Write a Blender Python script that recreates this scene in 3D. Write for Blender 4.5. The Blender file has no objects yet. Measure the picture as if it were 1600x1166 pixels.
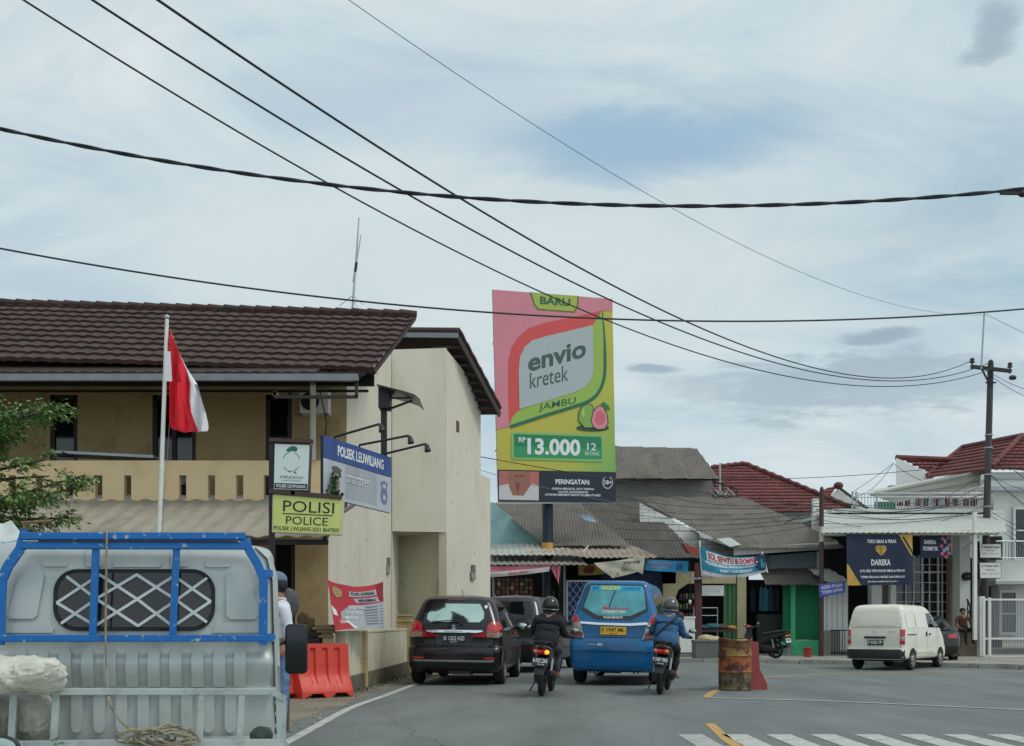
import bpy, bmesh, math, random
from mathutils import Vector, Matrix, noise
V = Vector
R = math.radians
rnd = random.Random(7)
F, CX, HY, CH = 1600.0, 800.0, 978.0, 1.1      # focal length in photo pixels, horizon row, eye height (m)
scene = bpy.context.scene
COL = scene.collection

def P(x, y, d):
    """point at real distance d (m) seen at photo pixel x, y"""
    return V(((x - CX) * d / F, d, CH + (HY - y) * d / F))
def G(x, y, z=0.0):
    """ground point seen at photo pixel x, y"""
    d = (CH - z) * F / (y - HY)
    return V(((x - CX) * d / F, d, z))
def ray(x, y, p0, n):
    o = V((0, 0, CH)); r = V(((x - CX) / F, 1, (HY - y) / F))
    return o + r * ((p0 - o).dot(n) / r.dot(n))

# ------------------------------------------------------------------ materials
def lin(c):
    c = c / 255.0
    return c / 12.92 if c <= 0.04045 else ((c + 0.055) / 1.055) ** 2.4
def C(r, g, b): return (lin(r), lin(g), lin(b), 1)
MATS = {}
def mat(name, col, rough=0.6, metal=0.0, var=0.12, scale=3.0, bump=0.0, bscale=60.0, spec=0.5, coat=0.0,
        dirt=None, dirt_amt=0.45, dscale=1.6, stretch=None, emit=None, estr=0.0, cells=0.0, cvar=0.18, grain=0.0):
    if name in MATS: return MATS[name]
    m = bpy.data.materials.new(name); m.use_nodes = True
    nt = m.node_tree; N = nt.nodes; L = nt.links
    b = N['Principled BSDF']
    b.inputs['Roughness'].default_value = rough; b.inputs['Metallic'].default_value = metal
    b.inputs['Specular IOR Level'].default_value = spec
    if coat: b.inputs['Coat Weight'].default_value = coat; b.inputs['Coat Roughness'].default_value = 0.05
    tc = N.new('ShaderNodeTexCoord'); src = tc.outputs['Object']
    if stretch:
        mp = N.new('ShaderNodeMapping'); mp.inputs['Scale'].default_value = stretch
        L.new(src, mp.inputs['Vector']); src = mp.outputs['Vector']
    def ns(s, det=5.0, ro=0.6):
        n = N.new('ShaderNodeTexNoise'); n.inputs['Scale'].default_value = s
        n.inputs['Detail'].default_value = det; n.inputs['Roughness'].default_value = ro
        L.new(src, n.inputs['Vector']); return n
    base = None
    if var:
        n = ns(scale)
        hi = [min(1, c * (1 + var)) for c in col[:3]] + [1]; lo = [c * (1 - var) for c in col[:3]] + [1]
        mx = N.new('ShaderNodeValToRGB'); e = mx.color_ramp.elements
        e[0].position = 0.3; e[0].color = lo; e[1].position = 0.7; e[1].color = hi
        L.new(n.outputs['Fac'], mx.inputs['Fac']); base = mx.outputs['Color']
    if dirt:
        n2 = ns(dscale, 8.0, 0.7)
        cr = N.new('ShaderNodeValToRGB'); e = cr.color_ramp.elements
        e[0].position = 0.5; e[0].color = (0, 0, 0, 1); e[1].position = 0.72; e[1].color = (dirt_amt,) * 3 + (1,)
        L.new(n2.outputs['Fac'], cr.inputs['Fac'])
        mm = N.new('ShaderNodeMix'); mm.data_type = 'RGBA'
        L.new(cr.outputs['Color'], mm.inputs[0])
        if base: L.new(base, mm.inputs[6])
        else: mm.inputs[6].default_value = col
        mm.inputs[7].default_value = dirt
        base = mm.outputs[2]
    def modulate(fac, lo, hi):
        mr = N.new('ShaderNodeMapRange'); mr.inputs[3].default_value = lo; mr.inputs[4].default_value = hi; L.new(fac, mr.inputs[0])
        h = N.new('ShaderNodeHueSaturation'); L.new(mr.outputs[0], h.inputs['Value'])
        if base: L.new(base, h.inputs['Color'])
        else: h.inputs['Color'].default_value = col
        return h.outputs[0]
    if cells:
        v = N.new('ShaderNodeTexVoronoi'); v.inputs['Scale'].default_value = cells; L.new(src, v.inputs['Vector'])
        sx = N.new('ShaderNodeSeparateXYZ'); L.new(v.outputs['Color'], sx.inputs[0]); base = modulate(sx.outputs[0], 1 - cvar, 1 + cvar)
    if grain: base = modulate(ns(grain, 2.0, 0.5).outputs['Fac'], 0.55, 1.45)
    if base: L.new(base, b.inputs['Base Color'])
    else: b.inputs['Base Color'].default_value = col
    if bump:
        n3 = ns(bscale, 6.0, 0.6)
        bp = N.new('ShaderNodeBump'); bp.inputs['Strength'].default_value = bump; bp.inputs['Distance'].default_value = 0.02
        L.new(n3.outputs['Fac'], bp.inputs['Height']); L.new(bp.outputs['Normal'], b.inputs['Normal'])
    if emit:
        b.inputs['Emission Color'].default_value = emit; b.inputs['Emission Strength'].default_value = estr
    MATS[name] = m
    return m

def brick_mat(name, c1, c2, cm, bw=0.4, bh=0.2, axis='XZ', mortar=0.012, bump=0.5, rough=0.85):
    if name in MATS: return MATS[name]
    m = mat(name, c1, rough, var=0)
    nt = m.node_tree; N = nt.nodes; L = nt.links; b = N['Principled BSDF']
    tc = [n for n in N if n.type == 'TEX_COORD'][0]
    sp = N.new('ShaderNodeSeparateXYZ'); cb = N.new('ShaderNodeCombineXYZ')
    L.new(tc.outputs['Object'], sp.inputs[0])
    L.new(sp.outputs[axis[0]], cb.inputs[0]); L.new(sp.outputs[axis[1]], cb.inputs[1])
    t = N.new('ShaderNodeTexBrick'); t.inputs['Scale'].default_value = 1
    t.inputs['Brick Width'].default_value = bw; t.inputs['Row Height'].default_value = bh
    t.inputs['Mortar Size'].default_value = mortar
    t.inputs['Color1'].default_value = c1; t.inputs['Color2'].default_value = c2; t.inputs['Mortar'].default_value = cm
    L.new(cb.outputs[0], t.inputs['Vector']); L.new(t.outputs['Color'], b.inputs['Base Color'])
    bp = N.new('ShaderNodeBump'); bp.inputs['Strength'].default_value = bump; bp.inputs['Distance'].default_value = 0.02; bp.invert = True
    L.new(t.outputs['Fac'], bp.inputs['Height']); L.new(bp.outputs['Normal'], b.inputs['Normal'])
    return m

def gradient_mat(name, c1, c2, c3, lo, hi, vec):
    """a printed colour gradient along vec (object space)"""
    m = mat(name, c1, 0.5, var=0)
    nt = m.node_tree; N = nt.nodes; L = nt.links
    tc = [n for n in N if n.type == 'TEX_COORD'][0]
    vm = N.new('ShaderNodeVectorMath'); vm.operation = 'DOT_PRODUCT'; vm.inputs[1].default_value = vec
    L.new(tc.outputs['Object'], vm.inputs[0])
    mr = N.new('ShaderNodeMapRange'); mr.inputs[1].default_value = lo; mr.inputs[2].default_value = hi
    L.new(vm.outputs['Value'], mr.inputs[0])
    cr = N.new('ShaderNodeValToRGB'); e = cr.color_ramp.elements
    e[0].color = c1; e[1].color = c3; k = e.new(0.5); k.color = c2
    L.new(mr.outputs[0], cr.inputs[0]); L.new(cr.outputs[0], N['Principled BSDF'].inputs['Base Color'])
    return m

# ------------------------------------------------------------------ mesh collector
def base_matrix(o):
    m = o.matrix_basis.copy(); p = o.parent
    while p: m = p.matrix_basis @ m; p = p.parent
    return m

class MB:
    def __init__(s, m=None):
        s.v = []; s.f = []; s.fm = []; s.mats = []; s.cur = 0
        if m: s.use(m)
    def use(s, m):
        if m not in s.mats: s.mats.append(m)
        s.cur = s.mats.index(m); return s
    def add(s, verts, faces):
        b = len(s.v); s.v += [V(p) for p in verts]
        for f in faces: s.f.append([b + i for i in f]); s.fm.append(s.cur)
        return s
    def add_bm(s, bm):
        bm.verts.index_update()
        s.add([v.co.copy() for v in bm.verts], [[v.index for v in f.verts] for f in bm.faces]); bm.free(); return s
    def box(s, lo, hi, bev=0.0, M=None):
        lo, hi = V(lo), V(hi)
        vs = [V((x, y, z)) for x in (lo.x, hi.x) for y in (lo.y, hi.y) for z in (lo.z, hi.z)]
        fs = [(0, 1, 3, 2), (4, 6, 7, 5), (0, 4, 5, 1), (2, 3, 7, 6), (0, 2, 6, 4), (1, 5, 7, 3)]
        if bev:
            bm = bmesh.new(); q = [bm.verts.new(p) for p in vs]
            for f in fs: bm.faces.new([q[i] for i in f])
            bmesh.ops.bevel(bm, geom=bm.edges[:], offset=bev, segments=2, affect='EDGES', profile=0.6)
            if M: bm.transform(M)
            return s.add_bm(bm)
        if M: vs = [M @ p for p in vs]
        return s.add(vs, fs)
    def pbox(s, x0, x1, y0, y1, d0, d1, bev=0.0):
        """box whose front face (distance d0) spans the given photo pixels; runs back to d1"""
        a = P(x0, y1, d0); b = P(x1, y0, d0)
        return s.box((a.x, d0, a.z), (b.x, d1, b.z), bev)
    def bar(s, p, q, w, h=None, up=(0, 0, 1), bev=0.0):
        p, q = V(p), V(q); h = h or w
        d = q - p; L = d.length; d.normalize(); u = V(up)
        if abs(d.dot(u)) > 0.99: u = V((1, 0, 0))
        x = d.cross(u).normalized(); z = x.cross(d).normalized()
        M = Matrix(((x.x, d.x, z.x, p.x), (x.y, d.y, z.y, p.y), (x.z, d.z, z.z, p.z), (0, 0, 0, 1)))
        return s.box((-w / 2, 0, -h / 2), (w / 2, L, h / 2), bev, M)
    def tube(s, pts, r, seg=6, caps=True):
        pts = [V(p) for p in pts]; n = len(pts)
        rs = r if isinstance(r, (list, tuple)) else [r] * n
        vs = []; prev = None
        for i, p in enumerate(pts):
            t = (pts[min(i + 1, n - 1)] - pts[max(i - 1, 0)]).normalized()
            if prev is None:
                a = V((0, 0, 1)) if abs(t.z) < 0.9 else V((1, 0, 0))
                x = t.cross(a).normalized()
            else:
                x = (prev - t * prev.dot(t)).normalized()
            prev = x; y = t.cross(x)
            for k in range(seg):
                a = 2 * math.pi * k / seg
                vs.append(p + (x * math.cos(a) + y * math.sin(a)) * rs[i])
        fs = [(i * seg + k, i * seg + (k + 1) % seg, (i + 1) * seg + (k + 1) % seg, (i + 1) * seg + k)
              for i in range(n - 1) for k in range(seg)]
        if caps: fs += [tuple(range(seg))[::-1], tuple((n - 1) * seg + k for k in range(seg))]
        return s.add(vs, fs)
    def lathe(s, prof, o=(0, 0, 0), axis='Z', seg=24):
        """prof: (radius, height) pairs"""
        o = V(o); vs = []; n = len(prof)
        for r, h in prof:
            for k in range(seg):
                a = 2 * math.pi * k / seg; c, q = r * math.cos(a), r * math.sin(a)
                vs.append(o + (V((c, q, h)) if axis == 'Z' else V((h, c, q)) if axis == 'X' else V((c, h, q))))
        fs = [(i * seg + k, i * seg + (k + 1) % seg, (i + 1) * seg + (k + 1) % seg, (i + 1) * seg + k)
              for i in range(n - 1) for k in range(seg)]
        return s.add(vs, fs)
    def loft(s, rings, caps=True):
        n = len(rings[0]); vs = [p for r in rings for p in r]
        fs = [(i * n + k, i * n + (k + 1) % n, (i + 1) * n + (k + 1) % n, (i + 1) * n + k)
              for i in range(len(rings) - 1) for k in range(n)]
        if caps: fs += [tuple(range(n))[::-1], tuple((len(rings) - 1) * n + k for k in range(n))]
        return s.add(vs, fs)
    def ell(s, c, r, seg=16, rows=10, M=None, fn=None):
        c = V(c); r = V(r) if not isinstance(r, (int, float)) else V((r, r, r)); rings = []
        for i in range(rows + 1):
            t = math.pi * min(max(i / rows, 0.02), 0.98); ring = []
            for k in range(seg):
                a = 2 * math.pi * k / seg
                p = V((math.sin(t) * math.cos(a) * r.x, math.sin(t) * math.sin(a) * r.y, -math.cos(t) * r.z))
                if fn: p = fn(p)
                if M: p = M @ p
                ring.append(c + p)
            rings.append(ring)
        return s.loft(rings)
    def prism(s, poly, vec):
        """extrude a 3D polygon by vec (ends and sides)"""
        vec = V(vec); n = len(poly); a = [V(p) for p in poly]
        bm = bmesh.new()
        q = [bm.verts.new(p) for p in a]; q2 = [bm.verts.new(p + vec) for p in a]
        bm.faces.new(q[::-1]); bm.faces.new(q2)
        for i in range(n): bm.faces.new((q[i], q[(i + 1) % n], q2[(i + 1) % n], q2[i]))
        bmesh.ops.recalc_face_normals(bm, faces=bm.faces[:])
        bmesh.ops.triangulate(bm, faces=[f for f in bm.faces if len(f.verts) > 4])
        return s.add_bm(bm)
    def slab(s, px, d, thick):
        """upright wall piece: outline in photo pixels at real distance d, thick metres deep"""
        return s.prism([P(x, y, d) for x, y in px], (0, thick, 0))
    def patch(s, poly, mapf, cell=None, off=0.0, skirt=0.0):
        """2D outline -> surface through mapf(a, b, off)"""
        bm = bmesh.new()
        f = bm.faces.new([bm.verts.new((p[0], p[1], 0)) for p in poly])
        bmesh.ops.triangulate(bm, faces=[f])
        if cell:
            for ax in (0, 1):
                lo = min(p[ax] for p in poly); hi = max(p[ax] for p in poly)
                k = max(1, int(round((hi - lo) / cell)))
                for i in range(1, k):
                    co = V((0, 0, 0)); co[ax] = lo + (hi - lo) * i / k
                    no = V((0, 0, 0)); no[ax] = 1
                    bmesh.ops.bisect_plane(bm, geom=bm.verts[:] + bm.edges[:] + bm.faces[:], plane_co=co, plane_no=no)
        flat = {v: (v.co.x, v.co.y) for v in bm.verts}
        if skirt:
            be = [e for e in bm.edges if len(e.link_faces) == 1]
            pos = {}
            low = {}
            for v in flat: pos[v] = V(mapf(*flat[v], off))
            for e in be:
                for v in e.verts:
                    if v not in low: low[v] = bm.verts.new(mapf(*flat[v], off - skirt))
            for e in be: bm.faces.new((e.verts[0], e.verts[1], low[e.verts[1]], low[e.verts[0]]))
            for v in flat: v.co = pos[v]
        else:
            for v in flat: v.co = V(mapf(*flat[v], off))
        return s.add_bm(bm)
    def build(s, name, parent=None, smooth=None, base=None, double=False):
        me = bpy.data.meshes.new(name)
        o = bpy.data.objects.new(name, me); COL.objects.link(o)
        if parent:
            o.parent = parent; T = base_matrix(parent).inverted()
            vs = [T @ p for p in s.v]
        else:
            if base is None:
                xs = [p.x for p in s.v]; ys = [p.y for p in s.v]; zs = [p.z for p in s.v]
                base = V(((min(xs) + max(xs)) / 2, (min(ys) + max(ys)) / 2, min(zs)))
            o.location = base; vs = [p - V(base) for p in s.v]
        me.from_pydata(vs, [], s.f)
        for m in s.mats: me.materials.append(m)
        me.polygons.foreach_set('material_index', s.fm)
        bm = bmesh.new(); bm.from_mesh(me)
        bmesh.ops.recalc_face_normals(bm, faces=bm.faces[:]); bm.to_mesh(me); bm.free()
        if smooth is not None:
            me.polygons.foreach_set('use_smooth', [True] * len(me.polygons))
            me.set_sharp_from_angle(angle=R(smooth))
        me.update()
        return o

LABELS = {}
def tag(o, label, cat, group=None, kind=None):
    o['label'] = label; o['category'] = cat
    if group: o['group'] = group
    if kind: o['kind'] = kind
    return o
def struct(o): o['kind'] = 'structure'; return o
def thing(name, label, cat, loc=(0, 0, 0), group=None):
    o = bpy.data.objects.new(name, None); COL.objects.link(o)
    o.location = loc; o.empty_display_size = 0.2
    return tag(o, label, cat, group)
def put(o, x, y, z=0, heading=0, tilt=0):
    """heading in degrees, turning right from straight ahead"""
    o.location = (x, y, z); o.rotation_euler = (0, R(tilt), -R(heading)); return o
def copy_tree(o, parent=None):
    c = o.copy(); COL.objects.link(c)
    if parent: c.parent = parent
    for ch in list(o.children): copy_tree(ch, c)
    return c

# ------------------------------------------------------------------ lettering
TXT = {}
def text2d(t, bold=0.0, sx=1.0):
    k = (t, bold)
    if k not in TXT:
        cu = bpy.data.curves.new('lettering', 'FONT'); cu.body = t; cu.size = 1; cu.offset = bold; cu.resolution_u = 3
        ob = bpy.data.objects.new('lettering', cu)
        me = bpy.data.meshes.new_from_object(ob)
        TXT[k] = ([(v.co.x, v.co.y) for v in me.vertices], [list(p.vertices) for p in me.polygons])
        bpy.data.objects.remove(ob); bpy.data.meshes.remove(me); bpy.data.curves.remove(cu)
    return TXT[k]
def letters(mb, t, x0, y0, x1, y1, mapf, off=0.004, bold=0.0, shear=0.0, slope=0.0, down=True):
    """fit text t into the 2D box x0..x1, y0..y1 (y0 = top of the letters, y1 = baseline) and map it to the surface"""
    vs, fs = text2d(t, bold)
    if not vs: return
    a0 = min(p[0] for p in vs); a1 = max(p[0] for p in vs); b0 = min(p[1] for p in vs); b1 = max(p[1] for p in vs)
    out = []
    for a, b in vs:
        u = (a - a0) / (a1 - a0); w = (b - b0) / (b1 - b0)
        x = x0 + (x1 - x0) * u + shear * w * (x1 - x0); y = y1 + (y0 - y1) * w + slope * u
        out.append(mapf(x, y, off))
    mb.add(out, fs)

def quadmap(TL, TR, BR, BL, x0, y0, x1, y1):
    """2D drawing box (x0,y0 = top corner) -> flat 3D quad; off lifts towards the viewer"""
    TL, TR, BR, BL = V(TL), V(TR), V(BR), V(BL)
    n = (TR - TL).cross(BL - TL).normalized()
    if n.dot(V((0, 0, CH)) - TL) < 0: n = -n
    def f(x, y, off=0.0):
        u = (x - x0) / (x1 - x0); w = (y - y0) / (y1 - y0)
        return (TL * (1 - u) + TR * u) * (1 - w) + (BL * (1 - u) + BR * u) * w + n * off
    return f
def cloth(TL, TR, BR, BL, sag_t=0.0, sag_b=0.0, rip=0.02, nx=5, seed=0.0, fold=None):
    TL, TR, BR, BL = V(TL), V(TR), V(BR), V(BL)
    n = (TR - TL).cross(BL - TL).normalized()
    if n.dot(V((0, 0, CH)) - TL) < 0: n = -n
    def f(u, w, off=0.0):
        p = (TL * (1 - u) + TR * u) * (1 - w) + (BL * (1 - u) + BR * u) * w
        sg = (sag_t * (1 - w) + sag_b * w) * 4 * u * (1 - u)
        q = math.sin(nx * 2 * math.pi * u + 2 * w + seed) * 0.6 + noise.noise(V((u * nx * 1.7 + seed, w * 2.2, seed)))
        p = p + n * (rip * q + off); p.z -= sg
        if fold: p += fold(u, w)
        return p
    return f
def rrect(x0, y0, x1, y1, r, n=5):
    pts = []
    for cx, cy, a0 in ((x1 - r, y1 - r, 0), (x0 + r, y1 - r, 90), (x0 + r, y0 + r, 180), (x1 - r, y0 + r, 270)):
        for i in range(n + 1):
            a = R(a0 + 90 * i / n); pts.append((cx + r * math.cos(a), cy + r * math.sin(a)))
    return pts
def ellp(cx, cy, rx, ry, n=24, rot=0):
    c, s = math.cos(rot), math.sin(rot); out = []
    for i in range(n):
        a = 2 * math.pi * i / n; x, y = rx * math.cos(a), ry * math.sin(a)
        out.append((cx + x * c - y * s, cy + x * s + y * c))
    return out
def stroke(pts, w):
    """2D polyline -> list of quads' outlines"""
    out = []
    for i in range(len(pts) - 1):
        a, b = V(pts[i]), V(pts[i + 1]); t = (b - a)
        if t.length < 1e-9: continue
        t.normalize(); n = V((-t.y, t.x)) * w / 2; e = t * w * 0.15
        out.append([tuple(a - e + n), tuple(b + e + n), tuple(b + e - n), tuple(a - e - n)])
    return out
def smooth_curve(pts, n=6):
    pts = [V(p) for p in pts]; out = []
    for i in range(len(pts) - 1):
        p0 = pts[max(i - 1, 0)]; p1 = pts[i]; p2 = pts[i + 1]; p3 = pts[min(i + 2, len(pts) - 1)]
        for k in range(n):
            t = k / n
            out.append(0.5 * ((2 * p1) + (p2 - p0) * t + (2 * p0 - 5 * p1 + 4 * p2 - p3) * t * t + (3 * p1 - p0 - 3 * p2 + p3) * t ** 3))
    return out + [pts[-1]]

# ------------------------------------------------------------------ roofs
def roof_poly(mb, poly, e=(1, 0, 0), pitch=0.18, amp=0.025, rows=None, step=0.0, sub=6, thick=0.02, n=None, jitter=0.0, seam=0.0):
    """corrugated or tiled sheet over a convex planar 3D polygon; e = direction along the eave"""
    poly = [V(p) for p in poly]; o = poly[0]
    if step: thick = max(thick, step + 0.03)
    if n is None: n = (poly[1] - o).cross(poly[2] - o)
    n = V(n).normalized()
    if n.z < 0: n = -n
    e = V(e); e = (e - n * e.dot(n)).normalized(); s = n.cross(e)
    if s.z < 0: s = -s
    q = [((p - o).dot(e), (p - o).dot(s)) for p in poly]
    a0 = min(p[0] for p in q); a1 = max(p[0] for p in q); b0 = min(p[1] for p in q); b1 = max(p[1] for p in q)
    na = max(4, int((a1 - a0) / pitch * sub)); rowh = rows or (b1 - b0) / 3.0
    nb = max(1, int(math.ceil((b1 - b0) / rowh)))
    bm = bmesh.new()
    def pt(i, b, lift):
        a = a0 + (a1 - a0) * i / na
        w = math.sin(2 * math.pi * a / pitch)
        if step: w = w + .35 * math.sin(4 * math.pi * a / pitch + 1)
        j = jitter * noise.noise(V((a * 1.3, b * 1.7, 3.1)))
        if seam: lift += 0.03 * ((a / seam + .37 * int(b / rowh + .01)) % 1.0)
        return o + e * a + s * b + n * (amp * w + lift + j)
    for r in range(nb):
        lo = b0 + r * rowh; hi = min(b1, lo + rowh) + (0.0 if r == nb - 1 else rowh * 0.04)
        prev = None
        for i in range(na + 1):
            c = [bm.verts.new(pt(i, lo, step - thick)), bm.verts.new(pt(i, lo, step)), bm.verts.new(pt(i, hi, 0))]
            if prev:
                for k in range(2): bm.faces.new((prev[k], c[k], c[k + 1], prev[k + 1]))
            prev = c
    cen = sum(poly, V()) / len(poly)
    for i in range(len(poly)):
        a, b = poly[i], poly[(i + 1) % len(poly)]
        no = (b - a).cross(n)
        if no.length < 1e-6: continue
        if no.dot(cen - a) > 0: no = -no
        ea = (b - a).normalized()
        if abs(ea.dot(e)) > 0.98 and (a + b).z / 2 < cen.z: continue    # keep the wavy eave whole
        bmesh.ops.bisect_plane(bm, geom=bm.verts[:] + bm.edges[:] + bm.faces[:], plane_co=a, plane_no=no, clear_outer=True)
    mb.add_bm(bm)
def slope_plane(d, y, deg, k=0.0):
    """roof plane rising away from the viewer; eave at photo row y (at frame centre), distance d"""
    p = V((0, d, CH + (HY - y) * d / F)); t = R(deg)
    n = V((k * math.cos(t) * 0 - k * math.sin(t), -math.sin(t), math.cos(t))).normalized()
    return p, n

# ------------------------------------------------------------------ skin figures
def skin(joints, edges, root, sub=2):
    names = list(joints); me = bpy.data.meshes.new('tmp')
    me.from_pydata([joints[n][0] for n in names], [(names.index(a), names.index(b)) for a, b in edges], [])
    ob = bpy.data.objects.new('tmp', me); COL.objects.link(ob)
    md = ob.modifiers.new('skin', 'SKIN'); md.use_smooth_shade = True
    for i, n in enumerate(names):
        r = joints[n][1]; r = r if isinstance(r, tuple) else (r, r)
        me.skin_vertices[0].data[i].radius = r
        me.skin_vertices[0].data[i].use_root = (n == root)
    if sub: s2 = ob.modifiers.new('sub', 'SUBSURF'); s2.levels = sub; s2.render_levels = sub
    dg = bpy.context.evaluated_depsgraph_get()
    m2 = bpy.data.meshes.new_from_object(ob.evaluated_get(dg))
    vs = [v.co.copy() for v in m2.vertices]; fs = [list(p.vertices) for p in m2.polygons]
    bpy.data.objects.remove(ob); bpy.data.meshes.remove(m2); bpy.data.meshes.remove(me)
    return vs, fs
# ------------------------------------------------------------------ shared materials
asphalt = mat('asphalt', C(111, 115, 112), 0.8, var=0.2, scale=0.7, bump=0.45, bscale=220, dirt=C(80, 82, 80), dirt_amt=0.6, dscale=0.5, stretch=(1.6, .45, 1), grain=70)
nt_a = asphalt.node_tree; NA = nt_a.nodes; LA = nt_a.links; bs = NA['Principled BSDF']
tca = [n for n in NA if n.type == 'TEX_COORD'][0]
nz = NA.new('ShaderNodeTexNoise'); nz.inputs['Scale'].default_value = 1.1; nz.inputs['Detail'].default_value = 6; LA.new(tca.outputs['Object'], nz.inputs['Vector'])
ad = NA.new('ShaderNodeMix'); ad.data_type = 'VECTOR'; ad.inputs[0].default_value = 0.35; LA.new(tca.outputs['Object'], ad.inputs[4]); LA.new(nz.outputs['Color'], ad.inputs[5])
vo = NA.new('ShaderNodeTexVoronoi'); vo.feature = 'DISTANCE_TO_EDGE'; vo.inputs['Scale'].default_value = 0.42; LA.new(ad.outputs[1], vo.inputs['Vector'])
cr = NA.new('ShaderNodeMapRange'); cr.inputs[1].default_value = 0.0; cr.inputs[2].default_value = 0.006; cr.inputs[3].default_value = 0.62; cr.inputs[4].default_value = 1.0; LA.new(vo.outputs['Distance'], cr.inputs[0])
n4 = NA.new('ShaderNodeTexNoise'); n4.inputs['Scale'].default_value = 0.16; n4.inputs['Detail'].default_value = 2; LA.new(tca.outputs['Object'], n4.inputs['Vector'])
gate = NA.new('ShaderNodeMapRange'); gate.inputs[1].default_value = 0.5; gate.inputs[2].default_value = 0.6; LA.new(n4.outputs['Fac'], gate.inputs[0])
mx = NA.new('ShaderNodeMix'); mx.data_type = 'FLOAT'; mx.inputs[2].default_value = 1.0; LA.new(gate.outputs[0], mx.inputs[0]); LA.new(cr.outputs[0], mx.inputs[3])
hs = NA.new('ShaderNodeHueSaturation'); src_ = bs.inputs['Base Color'].links[0].from_socket; LA.new(src_, hs.inputs['Color']); LA.new(mx.outputs[0], hs.inputs['Value']); LA.new(hs.outputs[0], bs.inputs['Base Color'])
dirtm = mat('earth', C(126, 118, 102), 0.95, var=0.25, scale=1.2, bump=0.6, bscale=30, dirt=C(92, 86, 76), dirt_amt=0.6)
concrete = mat('concrete', C(150, 146, 135), 0.9, var=0.2, scale=0.8, bump=0.4, bscale=60, dirt=C(96, 92, 82), dirt_amt=0.7)
road_white = mat('road_white', C(182, 182, 174), 0.8, var=0.1, scale=8, dirt=C(116, 117, 114), dirt_amt=1, dscale=7, grain=60, bump=0.2, bscale=200)
road_yellow = mat('road_yellow', C(186, 146, 84), 0.8, grain=60, var=0.1, scale=8, dirt=C(122, 114, 98), dirt_amt=0.85, dscale=5)
cream = mat('cream_plaster', C(210, 203, 185), 0.85, var=0.05, scale=0.7, bump=0.15, bscale=40, dirt=C(178, 168, 142), dirt_amt=0.4, dscale=0.9, stretch=(1.2, 1.2, 0.6))
cream_base = mat('stained_plaster', C(200, 193, 168), 0.9, var=0.1, scale=1.5, bump=0.3, bscale=40, dirt=C(112, 106, 88), dirt_amt=0.7, dscale=1.4, stretch=(1.5, 1.5, 0.5))
mossy = mat('mossy_concrete', C(98, 92, 76), 0.95, var=0.35, scale=3, bump=0.6, bscale=25, dirt=C(44, 46, 38), dirt_amt=0.8, dscale=2)
yellow_wall = mat('yellow_plaster', C(231, 202, 158), 0.85, var=0.05, scale=0.8, bump=0.1, bscale=40, dirt=C(176, 144, 100), dirt_amt=0.45, dscale=0.9)
tan_wall = mat('tan_plaster', C(184, 160, 118), 0.9, var=0.08, scale=1, dirt=C(124, 102, 70), dirt_amt=0.6)
pier_tan = mat('pier_tan', C(176, 154, 112), 0.9, var=0.12, scale=3, dirt=C(90, 80, 60), dirt_amt=0.6)
tile_brown = mat('tile_brown', C(70, 50, 45), 0.85, cells=3.2, cvar=.2, var=0.22, scale=5, bump=0.3, bscale=80, dirt=C(58, 50, 50), dirt_amt=0.6, dscale=1.2)
tile_red = mat('tile_red', C(106, 54, 51), 0.8, cells=3.0, cvar=.22, var=0.22, scale=5, bump=0.2, bscale=60, dirt=C(84, 48, 48), dirt_amt=0.6, dscale=1.0)
asbestos = mat('asbestos_sheet', C(112, 104, 96), 0.9, var=0.16, scale=1.5, bump=0.3, bscale=60, dirt=C(74, 70, 66), dirt_amt=0.75, dscale=0.9)
asbestos_dark = mat('asbestos_weathered', C(90, 84, 78), 0.9, var=0.16, scale=1.5, bump=0.3, bscale=60, dirt=C(58, 56, 54), dirt_amt=0.75, dscale=0.9)
tin = mat('tin_sheet', C(150, 146, 138), 0.55, 0.3, var=0.15, scale=2, dirt=C(120, 84, 56), dirt_amt=0.7, dscale=1.1)
tin_grey = mat('tin_grey', C(158, 150, 134), 0.7, 0.0, var=0.12, scale=2, dirt=C(108, 100, 84), dirt_amt=0.6, dscale=0.8, stretch=(2, 0.5, 2))
white_tin = mat('white_tin', C(190, 187, 174), 0.6, var=0.05, scale=2, dirt=C(168, 164, 150), dirt_amt=0.5, dscale=0.7)
white_wall = mat('white_plaster', C(224, 226, 222), 0.85, var=0.04, scale=0.8, dirt=C(158, 158, 150), dirt_amt=0.4, dscale=0.8)
white_paint = mat('white_paint', C(222, 222, 216), 0.5, var=0.04, scale=3, dirt=C(160, 150, 134), dirt_amt=0.4, dscale=3)
dark_steel = mat('dark_steel', C(44, 42, 42), 0.5, 0.3, var=0.2, scale=6)
brown_steel = mat('brown_steel', C(74, 58, 50), 0.6, 0.2, var=0.25, scale=8)
grey_steel = mat('grey_steel', C(128, 132, 134), 0.45, 0.5, var=0.12, scale=5)
galv = mat('galvanised', C(168, 174, 176), 0.45, 0.6, var=0.1, scale=5)
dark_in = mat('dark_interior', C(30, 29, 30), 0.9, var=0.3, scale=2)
wood_dark = mat('dark_wood', C(54, 42, 36), 0.6, var=0.25, scale=3, stretch=(6, 6, 0.8))
wood_brown = mat('brown_wood', C(120, 92, 66), 0.75, var=0.25, scale=3, stretch=(6, 6, 0.8))
glass_dark = mat('dark_glass', C(20, 24, 28), 0.06, var=0, spec=0.7)
glass_tint = mat('tinted_glass', C(16, 20, 22), 0.05, var=0, spec=0.5)
rear_mirror = mat('mirror_film_glass', C(166, 186, 176), 0.07, 0.95, var=0.08, scale=2)
teal_glass = mat('teal_film_glass', C(92, 150, 154), 0.12, 0.8, var=0.3, scale=3)
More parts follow.
